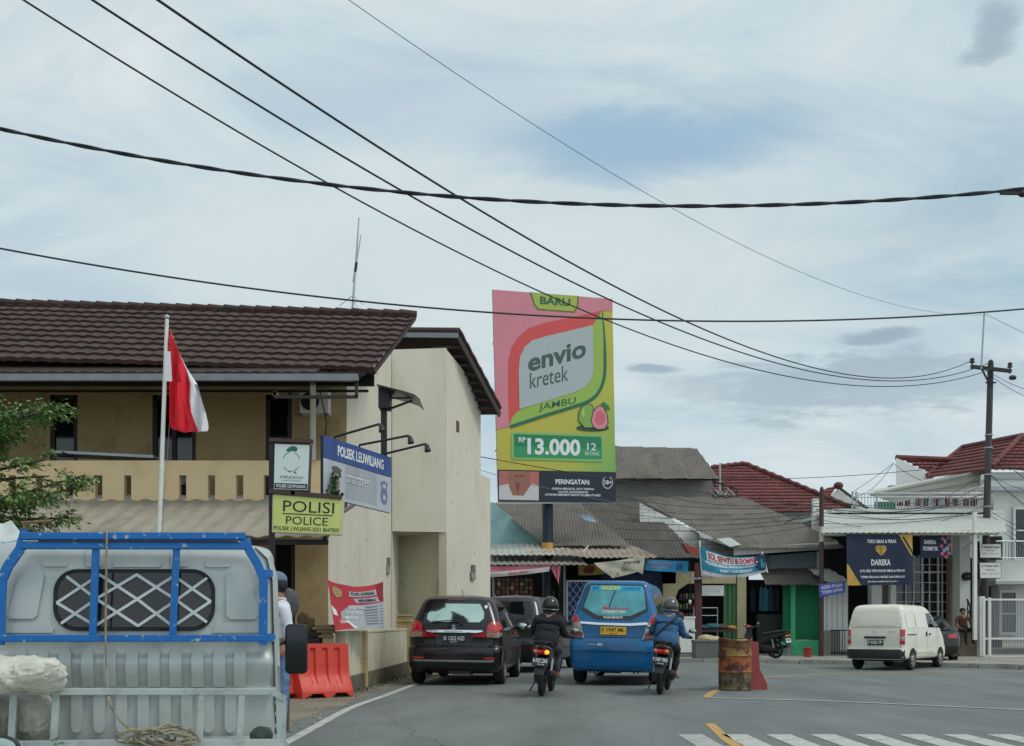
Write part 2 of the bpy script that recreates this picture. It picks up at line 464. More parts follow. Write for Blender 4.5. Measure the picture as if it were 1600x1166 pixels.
rubber = mat('rubber', C(24, 24, 25), 0.75, var=0.2, scale=9)
tyre_m = mat('tyre', C(26, 26, 27), 0.85, var=0.25, scale=12, dirt=C(70, 66, 60), dirt_amt=0.4, dscale=5)
alloy = mat('alloy', C(165, 168, 170), 0.3, 0.8, var=0.08)
steel_rim = mat('steel_rim', C(150, 150, 146), 0.5, 0.4, var=0.15, dirt=C(80, 76, 70), dirt_amt=0.5, dscale=6)
chrome = mat('chrome', C(215, 218, 220), 0.1, 1.0, var=0)
black_plastic = mat('black_plastic', C(30, 31, 32), 0.55, var=0.15, scale=6)
black_gloss = mat('black_gloss', C(16, 15, 17), 0.25, var=0.1, scale=3, coat=0.3)
red_lens = mat('red_lens', C(176, 16, 24), 0.12, var=0.15, scale=14, coat=0.7, emit=C(190, 10, 20), estr=0.05)
dark_red_lens = mat('dark_red_lens', C(92, 14, 18), 0.15, var=0.2, scale=14, coat=0.6)
clear_lens = mat('clear_lens', C(158, 148, 140), 0.1, 0.3, var=0.3, scale=30, coat=0.7)
orange_lens = mat('orange_lens', C(206, 116, 40), 0.15, var=0.1, scale=10, coat=0.5)
orange_lit = mat('lit_indicator', C(250, 150, 40), 0.2, var=0, emit=C(255, 140, 30), estr=2.2)
plate_black = mat('plate_black', C(30, 34, 36), 0.5, var=0.1)
plate_yellow = mat('plate_yellow', C(226, 174, 36), 0.5, var=0.08)
plate_white = mat('plate_white', C(220, 220, 216), 0.5, var=0.05)
ink_white = mat('ink_white', C(224, 226, 226), 0.6, var=0.05)
ink_black = mat('ink_black', C(26, 28, 30), 0.6, var=0)
skin_m = mat('skin', C(150, 104, 80), 0.6, var=0.08, scale=10)
hair_m = mat('hair', C(28, 24, 22), 0.7, var=0.2, scale=20)
denim = mat('denim', C(96, 120, 158), 0.9, var=0.22, scale=9, bump=0.3, bscale=80)
denim_jacket = mat('denim_jacket', C(50, 90, 132), 0.85, var=0.25, scale=6, bump=0.5, bscale=30)
black_cloth = mat('black_cloth', C(30, 30, 33), 0.9, var=0.25, scale=5, bump=0.6, bscale=18)
grey_cloth = mat('grey_cloth', C(72, 72, 74), 0.9, var=0.2, scale=6, bump=0.4, bscale=25)
white_cloth = mat('white_cloth', C(206, 206, 214), 0.9, var=0.08, scale=5, bump=0.4, bscale=20)
brown_cloth = mat('brown_cloth', C(98, 70, 60), 0.9, var=0.15, scale=6)

# ------------------------------------------------------------------ vehicle bodies
def mono(ks, vs):
    n = len(ks); h = [ks[i + 1] - ks[i] for i in range(n - 1)]; d = [(vs[i + 1] - vs[i]) / h[i] for i in range(n - 1)]
    m = [d[0]] + [0 if d[i - 1] * d[i] <= 0 else 2 * d[i - 1] * d[i] / (d[i - 1] + d[i]) for i in range(1, n - 1)] + [d[-1]]
    def f(x):
        x = min(max(x, ks[0]), ks[-1])
        i = 0
        while i < n - 2 and x > ks[i + 1]: i += 1
        t = (x - ks[i]) / h[i]
        return (vs[i] * (1 + 2 * t) + h[i] * m[i] * t) * (1 - t) ** 2 + (vs[i + 1] * (3 - 2 * t) - h[i] * m[i + 1] * (1 - t)) * t * t
    return f

class Body:
    """vehicle shell: every height z has a rounded plan outline w(z) wide from yr(z) to yf(z)"""
    def __init__(s, knots, r=0.16, bow=0.05, bowf=0.12):
        s.k = knots; z = [k[0] for k in knots]
        s.w = mono(z, [k[1] for k in knots]); s.yr = mono(z, [k[2] for k in knots]); s.yf = mono(z, [k[3] for k in knots])
        s.r, s.bow, s.bowf = r, bow, bowf
    def rr(s, z): return min(s.r, s.w(z) * 0.6, (s.yf(z) - s.yr(z)) * 0.4)
    def end(s, x, z, bow):
        w = s.w(z); r = s.rr(z); x = max(-w, min(w, x)); a = max(0.0, abs(x) - (w - r))
        return bow * (x / w) ** 2 + r - math.sqrt(max(0, r * r - a * a))
    def rear(s, x, z, off=0.0): return V((x, s.yr(z) + s.end(x, z, s.bow) - off, z))
    def front(s, x, z, off=0.0): return V((x, s.yf(z) - s.end(x, z, s.bowf) + off, z))
    def sx(s, y, z):
        w = s.w(z); r = s.rr(z); b = max(0.0, s.yr(z) + s.bow + r - y); c = max(0.0, y - (s.yf(z) - s.bowf - r)); a = min(r, max(b, c))
        return w - r + math.sqrt(max(0, r * r - a * a))
    def side(s, sg): return lambda y, z, off=0.0: V((sg * (s.sx(y, z) + off), y, z))
    def mesh(s, mb, sub=5):
        zs = []
        for i in range(len(s.k) - 1):
            for j in range(sub): zs.append(s.k[i][0] + (s.k[i + 1][0] - s.k[i][0]) * j / sub)
        zs.append(s.k[-1][0]); rings = []
        for z in zs:
            w = s.w(z); r = s.rr(z); xs = [-w + r * (1 - math.cos(R(90 * i / 6))) for i in range(6)]
            xs = xs + [-(w - r) + 2 * (w - r) * i / 10 for i in range(11)] + [-x for x in xs[::-1]]
            ring = [s.rear(x, z) for x in xs]
            y0 = s.rear(w, z).y; y1 = s.front(w, z).y
            ring += [V((w, y0 + (y1 - y0) * i / 14, z)) for i in range(1, 14)]
            ring += [s.front(x, z) for x in xs[::-1]]
            ring += [V((-w, y1 + (y0 - y1) * i / 14, z)) for i in range(1, 14)]
            rings.append(ring)
        mb.loft(rings)

def mirror2(poly): return [(-x, z) for x, z in poly][::-1]
class Car:
    def __init__(s, name, label, knots, paint, r=0.16, bow=0.05, cat='car', bowf=0.14, group=None):
        s.root = thing(name, label, cat, group=group); s.b = Body(knots, r, bow, bowf)
        mb = MB(paint); s.b.mesh(mb); s.body = mb.build('body', s.root, smooth=38)
    def on(s, name, poly, m, off=0.008, f=None, parent=None, skirt=0.02, cell=0.1):
        mb = MB(m); mb.patch(poly, f or s.b.rear, cell, off, skirt)
        return mb.build(name, parent or s.root, smooth=30)
    def pair(s, name, poly, m, **k): return s.on(name, poly, m, **k), s.on(name, mirror2(poly), m, **k)
    def sides(s, name, poly, m, **k): return [s.on(name, poly, m, f=s.b.side(g), **k) for g in (1, -1)]
    def plate(s, cx, cz, w, h, m, ink, text, small='', off=0.03):
        p = s.on('number_plate', [(cx - w / 2, cz - h / 2), (cx + w / 2, cz - h / 2), (cx + w / 2, cz + h / 2), (cx - w / 2, cz + h / 2)], m, off=off, skirt=0.03)
        mb = MB(ink)
        letters(mb, text, cx - w * 0.44, cz + h * 0.36, cx + w * 0.44, cz - h * (0.14 if small else 0.3), s.b.rear, off + 0.004, bold=0.015)
        if small: letters(mb, small, cx - w * 0.15, cz - h * 0.26, cx + w * 0.15, cz - h * 0.42, s.b.rear, off + 0.004)
        mb.build('lettering', p); return p
    def wheels(s, ys, r, w, track, rimm, spokes=5):
        for y in ys:
            for g in (1, -1):
                wheel(s.root, g * track, y, r, w, g, rimm, spokes)
                mb = MB(rubber)
                pts = [(y + (r + 0.055) * math.cos(R(a)), r + (r + 0.055) * math.sin(R(a))) for a in range(-20, 201, 10)]
                pts = [p for p in pts if p[1] > s.b.k[0][0]]
                mb.patch([(pts[0][0], s.b.k[0][0] + 0.01)] + pts + [(pts[-1][0], s.b.k[0][0] + 0.01)], s.b.side(g), 0.12, 0.004, 0.0)
                mb.build('wheel_arch', s.root)
    def seam(s, pts, f, w=0.008, m=None, name='door_seam'):
        mb = MB(m or rubber)
        for q in stroke([(p[0], p[1]) for p in pts], w): mb.patch(q, f, 0.2, 0.003)
        return mb.build(name, s.root)

def wheel(root, x, y, r, w, g, rimm, spokes=5):
    mb = MB(tyre_m); ri = r * 0.64
    mb.lathe([(ri, -w / 2 + 0.01), (r * 0.9, -w / 2), (r * 0.985, -w * 0.36), (r, -w * 0.2), (r, w * 0.2), (r * 0.985, w * 0.36), (r * 0.9, w / 2), (ri, w / 2 - 0.01), (ri * 0.98, 0), (ri, -w / 2 + 0.01)], (x, y, r), 'X', 36)
    t = mb.build('wheel', root, smooth=35)
    mb = MB(rimm); o = x + g * (w / 2 - 0.03)
    mb.lathe([(ri * 0.99, -0.05 * g), (ri * 1.0, 0.03 * g), (ri * 0.93, 0.03 * g), (ri * 0.9, -0.02 * g)], (o, y, r), 'X', 32)
    if spokes:
        for k in range(spokes):
            a = 2 * math.pi * k / spokes + 0.3
            mb.bar((o + g * 0.015, y, r), (o + g * 0.01, y + ri * 0.95 * math.cos(a), r + ri * 0.95 * math.sin(a)), ri * 0.26, 0.03, up=(1, 0, 0))
        mb.lathe([(0.001, 0.035 * g), (ri * 0.22, 0.03 * g), (ri * 0.26, -0.02 * g)], (o, y, r), 'X', 20)
        mb.use(dark_steel); mb.lathe([(0.001, -0.05 * g), (ri * 0.95, -0.05 * g)], (o, y, r), 'X', 24)
    else:
        mb.lathe([(0.001, 0.03 * g), (ri * 0.3, 0.03 * g), (ri * 0.36, -0.005 * g), (ri * 0.6, 0.005 * g), (ri * 0.92, -0.03 * g)], (o, y, r), 'X', 28)
        mb.use(dark_steel)
        for k in range(10):
            a = 2 * math.pi * k / 10
            mb.ell((o + g * 0.004, y + ri * 0.74 * math.cos(a), r + ri * 0.74 * math.sin(a)), (0.008, 0.018, 0.018), 8, 5)
    mb.build('rim', t, smooth=35)

# --- the dark purple people carrier -------------------------------------------------
plum = mat('plum_paint', C(22, 12, 18), 0.25, 0.0, var=0.08, scale=2, coat=0.4, spec=0.35, dirt=C(52, 46, 44), dirt_amt=.25, dscale=2)
grey_paint = mat('grey_paint', C(46, 48, 50), 0.3, 0.2, var=0.06, scale=2, coat=0.4)
blue_paint = mat('blue_paint', C(0, 94, 146), 0.28, 0.0, var=0.08, scale=1.5, coat=0.4, spec=0.35, dirt=C(18, 66, 106), dirt_amt=0.4, dscale=1.2)
van_white = mat('van_white', C(224, 219, 203), 0.35, var=0.03, scale=2, coat=0.4, dirt=C(172, 162, 138), dirt_amt=0.4, dscale=1.3)
MPV = [(0.22, 0.76, 0.20, 4.0), (0.3, 0.84, 0.06, 4.15), (0.42, 0.87, 0.0, 4.2), (0.62, 0.88, 0.0, 4.2), (0.70, 0.875, 0.03, 4.19), (0.74, 0.87, 0.07, 4.16),
       (0.85, 0.872, 0.075, 4.02), (1.0, 0.865, 0.07, 3.4), (1.08, 0.845, 0.09, 3.12), (1.3, 0.775, 0.19, 2.72), (1.5, 0.70, 0.30, 2.35), (1.58, 0.655, 0.35, 2.15),
       (1.635, 0.57, 0.44, 1.9), (1.67, 0.42, 0.65, 1.7), (1.69, 0.2, 0.9, 1.5), (1.695, 0.03, 1.1, 1.3)]
def side_glass(c, y0, y1, z0, z1, split, bpost=0.06, slope=0.5):
    """side windows between y0 and y1 cut by posts"""
    ys = [y0] + split + [y1]
    for i in range(len(ys) - 1):
        a = ys[i] + (bpost / 2 if i else 0); b = ys[i + 1] - (bpost / 2 if i < len(ys) - 2 else 0)
        last = i == len(ys) - 2
        poly = [(a, z0), (b + (slope if last else 0), z0), (b, z1), (a + (0.12 if i == 0 else 0), z1)]
        c.sides('side_window', poly, glass_tint, off=0.004, skirt=0.008, cell=0.12)

def people_carrier():
    c = Car('people_carrier', 'dark plum people carrier with chrome tailgate strip, parked close against the cream wall', MPV, plum)
    b = c.b
    c.on('window_surround', [(-0.60, 1.15), (0.60, 1.15), (0.585, 1.35), (0.50, 1.55), (-0.50, 1.55), (-0.585, 1.35)], black_gloss, off=0.004)
    c.on('rear_window', [(-0.45, 1.17), (0.45, 1.17), (0.53, 1.24), (0.525, 1.36), (0.44, 1.51), (-0.42, 1.515), (-0.525, 1.32), (-0.53, 1.22)], rear_mirror, off=0.01)
    c.on('brake_lamp', [(-0.17, 1.575), (0.17, 1.575), (0.16, 1.60), (-0.16, 1.60)], dark_red_lens, off=0.012)
    for g, lamp in zip((1, -1), c.pair('tail_lamp', [(0.60, 0.985), (0.83, 0.985), (0.87, 1.03), (0.86, 1.11), (0.78, 1.185), (0.68, 1.185), (0.615, 1.12)], red_lens, off=0.03, skirt=0.05, cell=0.03)):
        q = [(0.605, 0.90), (0.80, 0.885), (0.868, 0.92), (0.872, 0.985), (0.60, 0.985)]
        k = c.on('reversing_lens', q if g > 0 else mirror2(q), clear_lens, off=0.032, parent=lamp, skirt=0.05, cell=0.03)
        q = ellp(0.72, 0.935, 0.035, 0.03, 12); c.on('indicator_lens', q if g > 0 else mirror2(q), orange_lens, off=0.036, parent=lamp, skirt=0.01)
    c.pair('reflector_wedge', [(0.27, 0.91), (0.60, 0.895), (0.60, 1.0)], red_lens, off=0.016)
    c.on('chrome_strip', [(-0.54, 1.0), (-0.42, 0.975), (0.42, 0.975), (0.54, 1.0), (0.5, 1.025), (-0.5, 1.025)], chrome, off=0.035, skirt=0.04)
    S = [(0.035, 0.03), (0.0, 0.05), (-0.035, 0.028), (-0.035, 0.012), (0.012, -0.008), (0.0, -0.018), (-0.02, -0.006), (-0.037, -0.022), (0.0, -0.047), (0.036, -0.026), (0.036, -0.01), (-0.012, 0.011), (0.0, 0.02), (0.02, 0.01)]
    c.on('emblem', [(x * 1.1 - 0.02, 1.075 + z * 1.0) for x, z in S][::-1], chrome, off=0.02, skirt=0.02)
    mb = MB(grey_steel); letters(mb, 'ERTIGA', -0.17, 1.013, 0.17, 0.988, b.rear, 0.039, bold=0.02); mb.build('lettering', c.root)
    c.on('plate_recess', [(-0.33, 0.75), (0.33, 0.75), (0.36, 0.95), (-0.36, 0.95)], grey_paint, off=0.006)
    c.plate(0, 0.855, 0.43, 0.15, plate_black, ink_white, 'D 1322 NZI', '04·27')
    mb = MB(black_plastic); mb.tube([b.rear(-0.42, 1.17, 0.04), b.rear(-0.1, 1.195, 0.05), b.rear(0.06, 1.19, 0.05), b.rear(0.15, 1.12, 0.03)], 0.012); mb.build('wiper', c.root, smooth=40)
    c.seam([(-0.72, 0.79), (-0.62, 0.72), (0.62, 0.72), (0.72, 0.79), (0.73, 0.9)], b.rear, 0.012)
    c.pair('reflector', [(0.56, 0.495), (0.76, 0.495), (0.76, 0.525), (0.56, 0.525)], red_lens, off=0.012)
    c.on('bumper_trim', [(-0.72, 0.44), (0.72, 0.44), (0.76, 0.475), (-0.76, 0.475)], grey_steel, off=0.022, skirt=0.04)
    c.on('lower_valance', [(-0.8, 0.235), (0.8, 0.235), (0.83, 0.43), (-0.83, 0.43)], black_plastic, off=0.008)
    c.on('sticker', ellp(0.555, 1.46, 0.03, 0.035, 9), ink_white, off=0.013, skirt=0.002)
    side_glass(c, 0.55, 2.45, 1.08, 1.48, [1.25, 2.05], slope=0.45)
    for pts in ([(1.28, 0.35), (1.25, 1.05)], [(2.08, 0.32), (2.05, 1.5)], [(2.98, 0.32), (2.95, 1.0)], [(0.9, 0.95), (3.0, 0.93)]):
        for g in (1, -1): c.seam(pts, b.side(g))
    c.sides('door_handle', [(1.36, 0.96), (1.54, 0.96), (1.54, 0.99), (1.36, 0.99)], plum, off=0.03, skirt=0.03)
    c.sides('door_handle', [(2.16, 0.95), (2.34, 0.95), (2.34, 0.98), (2.16, 0.98)], plum, off=0.03, skirt=0.03)
    for g in (1, -1):
        mb = MB(plum); mb.ell((g * 1.0, 2.75, 1.1), (0.12, 0.07, 0.085)); mb.bar((g * 0.82, 2.78, 1.05), (g * 0.94, 2.76, 1.07), 0.05)
        h = mb.build('wing_mirror', c.root, smooth=50)
        mb = MB(rear_mirror); mb.ell((g * 1.0, 2.69, 1.1), (0.10, 0.02, 0.07)); mb.build('mirror_glass', h, smooth=50)
    mb = MB(dark_steel); mb.tube([(-0.5, 0.02, 0.2), (-0.5, 0.5, 0.2)], 0.03, 10); mb.build('exhaust_pipe', c.root, smooth=40)
    mb = MB(dark_steel); mb.bar((-0.7, 0.72, 0.3), (0.7, 0.72, 0.3), 0.1); mb.bar((0.1, 0.1, 0.26), (0.1, 0.5, 0.24), 0.4, 0.1); mb.build('rear_axle', c.root)
    mb = MB(black_plastic); mb.tube([(0.05, 0.75, 1.68), (0.05, 0.62, 1.78)], 0.006); mb.build('aerial', c.root)
    c.wheels((0.72, 3.45), 0.31, 0.2, 0.775, alloy)
    return c
mpv = people_carrier(); put(mpv.root, -1.08, 18.75, 0, 6, 0.7)

def grey_carrier():
    K = [(z * 1.085, w * 0.985, yr + (0.03 if 1.1 < z < 1.6 else 0), yf) for z, w, yr, yf in MPV]
    c = Car('people_carrier', 'charcoal grey people carrier queued ahead of the black motorcycle rider', K, grey_paint)
    b = c.b
    c.on('rear_window', [(-0.6, 1.26), (0.6, 1.26), (0.585, 1.45), (0.5, 1.68), (-0.5, 1.68), (-0.585, 1.45)], glass_tint, off=0.008)
    for g, lamp in zip((1, -1), c.pair('tail_lamp', [(0.64, 1.0), (0.84, 1.0), (0.86, 1.1), (0.80, 1.27), (0.70, 1.27), (0.655, 1.16)], red_lens, off=0.03, skirt=0.05, cell=0.03)):
        q = [(0.645, 0.86), (0.84, 0.86), (0.855, 1.0), (0.64, 1.0)]; c.on('reversing_lens', q if g > 0 else mirror2(q), clear_lens, off=0.032, parent=lamp, skirt=0.05, cell=0.03)
    c.on('tailgate_trim', [(-0.45, 1.02), (0.45, 1.02), (0.5, 1.06), (-0.5, 1.06)], chrome, off=0.03, skirt=0.03)
    c.plate(0, 0.9, 0.43, 0.14, plate_black, ink_white, 'F 1608 KM')
    c.seam([(-0.72, 0.85), (-0.62, 0.78), (0.62, 0.78), (0.72, 0.85)], b.rear, 0.012)
    c.pair('reflector', [(0.62, 0.56), (0.78, 0.56), (0.78, 0.6), (0.62, 0.6)], red_lens, off=0.012)
    c.on('lower_valance', [(-0.8, 0.26), (0.8, 0.26), (0.83, 0.42), (-0.83, 0.42)], black_plastic, off=0.008)
    side_glass(c, 0.55, 2.45, 1.18, 1.6, [1.25, 2.05], slope=0.45)
    for pts in ([(1.28, 0.35), (1.25, 1.05)], [(2.08, 0.32), (2.05, 1.6)], [(2.98, 0.32), (2.95, 1.1)], [(0.9, 1.02), (3.0, 1.0)]):
        for g in (1, -1): c.seam(pts, b.side(g))
    c.sides('door_handle', [(1.36, 1.02), (1.54, 1.02), (1.54, 1.05), (1.36, 1.05)], chrome, off=0.03, skirt=0.03)
    for g in (1, -1):
        mb = MB(grey_paint); mb.ell((g * 0.99, 2.75, 1.2), (0.12, 0.07, 0.085)); mb.bar((g * 0.81, 2.78, 1.15), (g * 0.93, 2.76, 1.17), 0.05); mb.build('wing_mirror', c.root, smooth=50)
    c.wheels((0.72, 3.45), 0.32, 0.2, 0.765, alloy)
    return c
gc = grey_carrier(); put(gc.root, -0.17, 23.9, 0, 17, 0.5)

# --- the blue minibus taxi ------------------------------------------------------------
def minibus():
    K = [(0.25, 0.70, 0.12, 4.0), (0.31, 0.76, 0.02, 4.1), (0.5, 0.80, 0.0, 4.15), (0.68, 0.815, 0.0, 4.15), (0.86, 0.812, 0.05, 4.1), (0.9, 0.805, 0.075, 4.05), (1.1, 0.805, 0.09, 3.9), (1.26, 0.785, 0.12, 3.75),
         (1.5, 0.715, 0.19, 3.52), (1.75, 0.635, 0.27, 3.28), (1.85, 0.60, 0.30, 3.15), (1.91, 0.56, 0.34, 3.0), (1.945, 0.47, 0.45, 2.8), (1.96, 0.18, 0.8, 2.2), (1.965, 0.03, 1.2, 1.6)]
    c = Car('minibus_taxi', 'bright blue minibus taxi with teal rear window and yellow plate, between two motorcycles', K, blue_paint, r=0.10, bow=0.05, cat='minibus')
    b = c.b
    c.on('window_surround', [(-0.32, 1.21), (0.32, 1.21), (0.62, 1.38), (0.53, 1.87), (-0.51, 1.88), (-0.63, 1.38)], black_gloss, off=0.006)
    w = c.on('rear_window', [(-0.30, 1.285), (0.30, 1.285), (0.575, 1.42), (0.53, 1.77), (0.49, 1.845), (-0.46, 1.85), (-0.58, 1.44)], teal_glass, off=0.013)
    mb = MB(mat('cyan_sticker', C(30, 176, 206), 0.4, var=0.1)); mb.patch([(-0.46, 1.755), (0.5, 1.755), (0.475, 1.838), (-0.435, 1.843)], b.rear, 0.1, 0.018)
    mb.build('sun_strip', w)
    mb = MB(mat('blue_print', C(20, 110, 190), 0.4, var=0)); letters(mb, 'M.', -0.44, 1.845, -0.29, 1.765, b.rear, 0.022, bold=0.02, shear=0.15)
    letters(mb, 'AMMAR', 0.12, 1.83, 0.46, 1.768, b.rear, 0.022, bold=0.02, shear=0.06)
    mb.use(mat('yellow_print', C(226, 222, 60), 0.5, var=0)); letters(mb, 'FAUZAN', -0.27, 1.842, 0.07, 1.765, b.rear, 0.024, bold=0.025, shear=0.06)
    mb.use(mat('red_print', C(214, 46, 52), 0.5, var=0)); mb.patch(ellp(-0.17, 1.43, 0.05, 0.025), b.rear, None, 0.018); letters(mb, 'METROTRANS', -0.13, 1.435, 0.26, 1.405, b.rear, 0.02, bold=0.03)
    mb.use(ink_white); letters(mb, 'CONNECT 2012', -0.22, 1.385, 0.22, 1.335, b.rear, 0.02, bold=0.03, shear=0.02)
    mb.use(ink_white); letters(mb, 'PADUBAKTI', -0.19, 1.275, 0.16, 1.235, b.rear, 0.017, bold=0.03)
    mb.build('lettering', w)
    mb = MB(black_plastic); mb.tube([b.rear(-0.1, 1.44, 0.02), b.rear(-0.06, 1.58, 0.02), b.rear(0.0, 1.75, 0.02)], 0.008); mb.build('wiper', c.root)
    lamps = c.pair('tail_lamp', [(0.54, 0.86), (0.80, 0.88), (0.80, 1.12), (0.745, 1.31), (0.69, 1.29), (0.59, 1.08)], alloy, off=0.03, skirt=0.06, cell=0.03)
    for g, l in zip((1, -1), lamps):
        mm = lambda q: q if g > 0 else mirror2(q)
        c.on('red_lens', mm([(0.635, 1.155), (0.79, 1.16), (0.745, 1.30), (0.69, 1.28)]), red_lens, off=0.037, parent=l, cell=0.03)
        c.on('clear_lens', mm([(0.583, 0.985), (0.80, 0.99), (0.795, 1.155), (0.63, 1.15)]), clear_lens, off=0.037, parent=l, cell=0.03)
        c.on('dark_red_lens', mm([(0.557, 0.87), (0.80, 0.885), (0.80, 0.98), (0.58, 0.975)]), dark_red_lens, off=0.037, parent=l, cell=0.03)
    c.on('chrome_garnish', [(-0.62, 1.135), (-0.3, 1.115), (0.3, 1.105), (0.62, 1.13), (0.62, 1.175), (0.28, 1.15), (-0.28, 1.155), (-0.62, 1.175)], chrome, off=0.035, skirt=0.05)
    c.plate(0.0, 1.01, 0.47, 0.145, plate_yellow, ink_black, 'F 1947 ML', '08·28')
    c.on('bumper_step', [(-0.50, 0.66), (0.48, 0.66), (0.44, 0.80), (-0.49, 0.80)], mat('blue_shade', C(0, 80, 126), 0.3, 0.0, var=0.06, coat=0.3), off=0.006)
    c.on('bumper_lip', [(-0.72, 0.635), (0.72, 0.635), (0.74, 0.66), (-0.74, 0.66)], blue_paint, off=0.03, skirt=0.05)
    c.on('bumper_lip', [(-0.5, 0.36), (0.5, 0.36), (0.52, 0.40), (-0.52, 0.40)], blue_paint, off=0.02, skirt=0.05)
    c.seam([(-0.8, 0.885), (0.8, 0.885)], b.rear, 0.014)
    c.seam([(-0.66, 1.2), (-0.64, 0.9)], b.rear); c.seam([(0.66, 1.2), (0.64, 0.9)], b.rear)
    mb = MB(galv); letters(mb, 'ARENA', -0.46, 0.765, -0.31, 0.745, b.rear, 0.012, bold=0.03); mb.patch(rrect(-0.29, 0.735, -0.19, 0.775, 0.01), b.rear, None, 0.012); mb.build('badge', c.root)
    for x in (-0.44, 0.36):
        mb = MB(chrome)
        for k in range(3 if x < 0 else 2): mb.tube([(x + k * 0.075, 0.0, 0.235), (x + k * 0.075, 0.3, 0.24)], 0.028, 12)
        mb.build('exhaust_pipe', c.root, smooth=40)
    side_glass(c, 0.55, 3.0, 1.22, 1.72, [1.35, 2.25], slope=0.6)
    for pts in ([(1.38, 0.4), (1.35, 1.2)], [(2.28, 0.35), (2.25, 1.7)], [(3.3, 0.35), (3.3, 1.2)], [(0.9, 1.05), (3.3, 1.05)]):
        for g in (1, -1): c.seam(pts, b.side(g))
    mb = MB(black_plastic); mb.bar((0.44, 0.75, 1.955), (0.42, 2.4, 1.965), 0.03); mb.build('roof_rail', c.root)
    mb = MB(black_plastic); mb.bar((-0.44, 0.75, 1.955), (-0.42, 2.4, 1.965), 0.03); mb.build('roof_rail', c.root)
    for g in (1, -1):
        mb = MB(black_plastic); mb.ell((g * 0.99, 3.2, 1.3), (0.1, 0.06, 0.12)); mb.bar((g * 0.76, 3.25, 1.22), (g * 0.93, 3.22, 1.26), 0.04); mb.build('wing_mirror', c.root, smooth=50)
    mb = MB(dark_steel); mb.bar((-0.7, 0.8, 0.3), (0.7, 0.8, 0.3), 0.1); mb.tube([(-0.2, 0.5, 0.35), (0.1, 0.5, 0.35)], 0.14, 12); mb.build('rear_axle', c.root)
    c.wheels((0.8, 3.4), 0.31, 0.2, 0.715, alloy)
    return c
bus = minibus(); put(bus.root, 1.83, 18.75, 0, 13, 1.0)

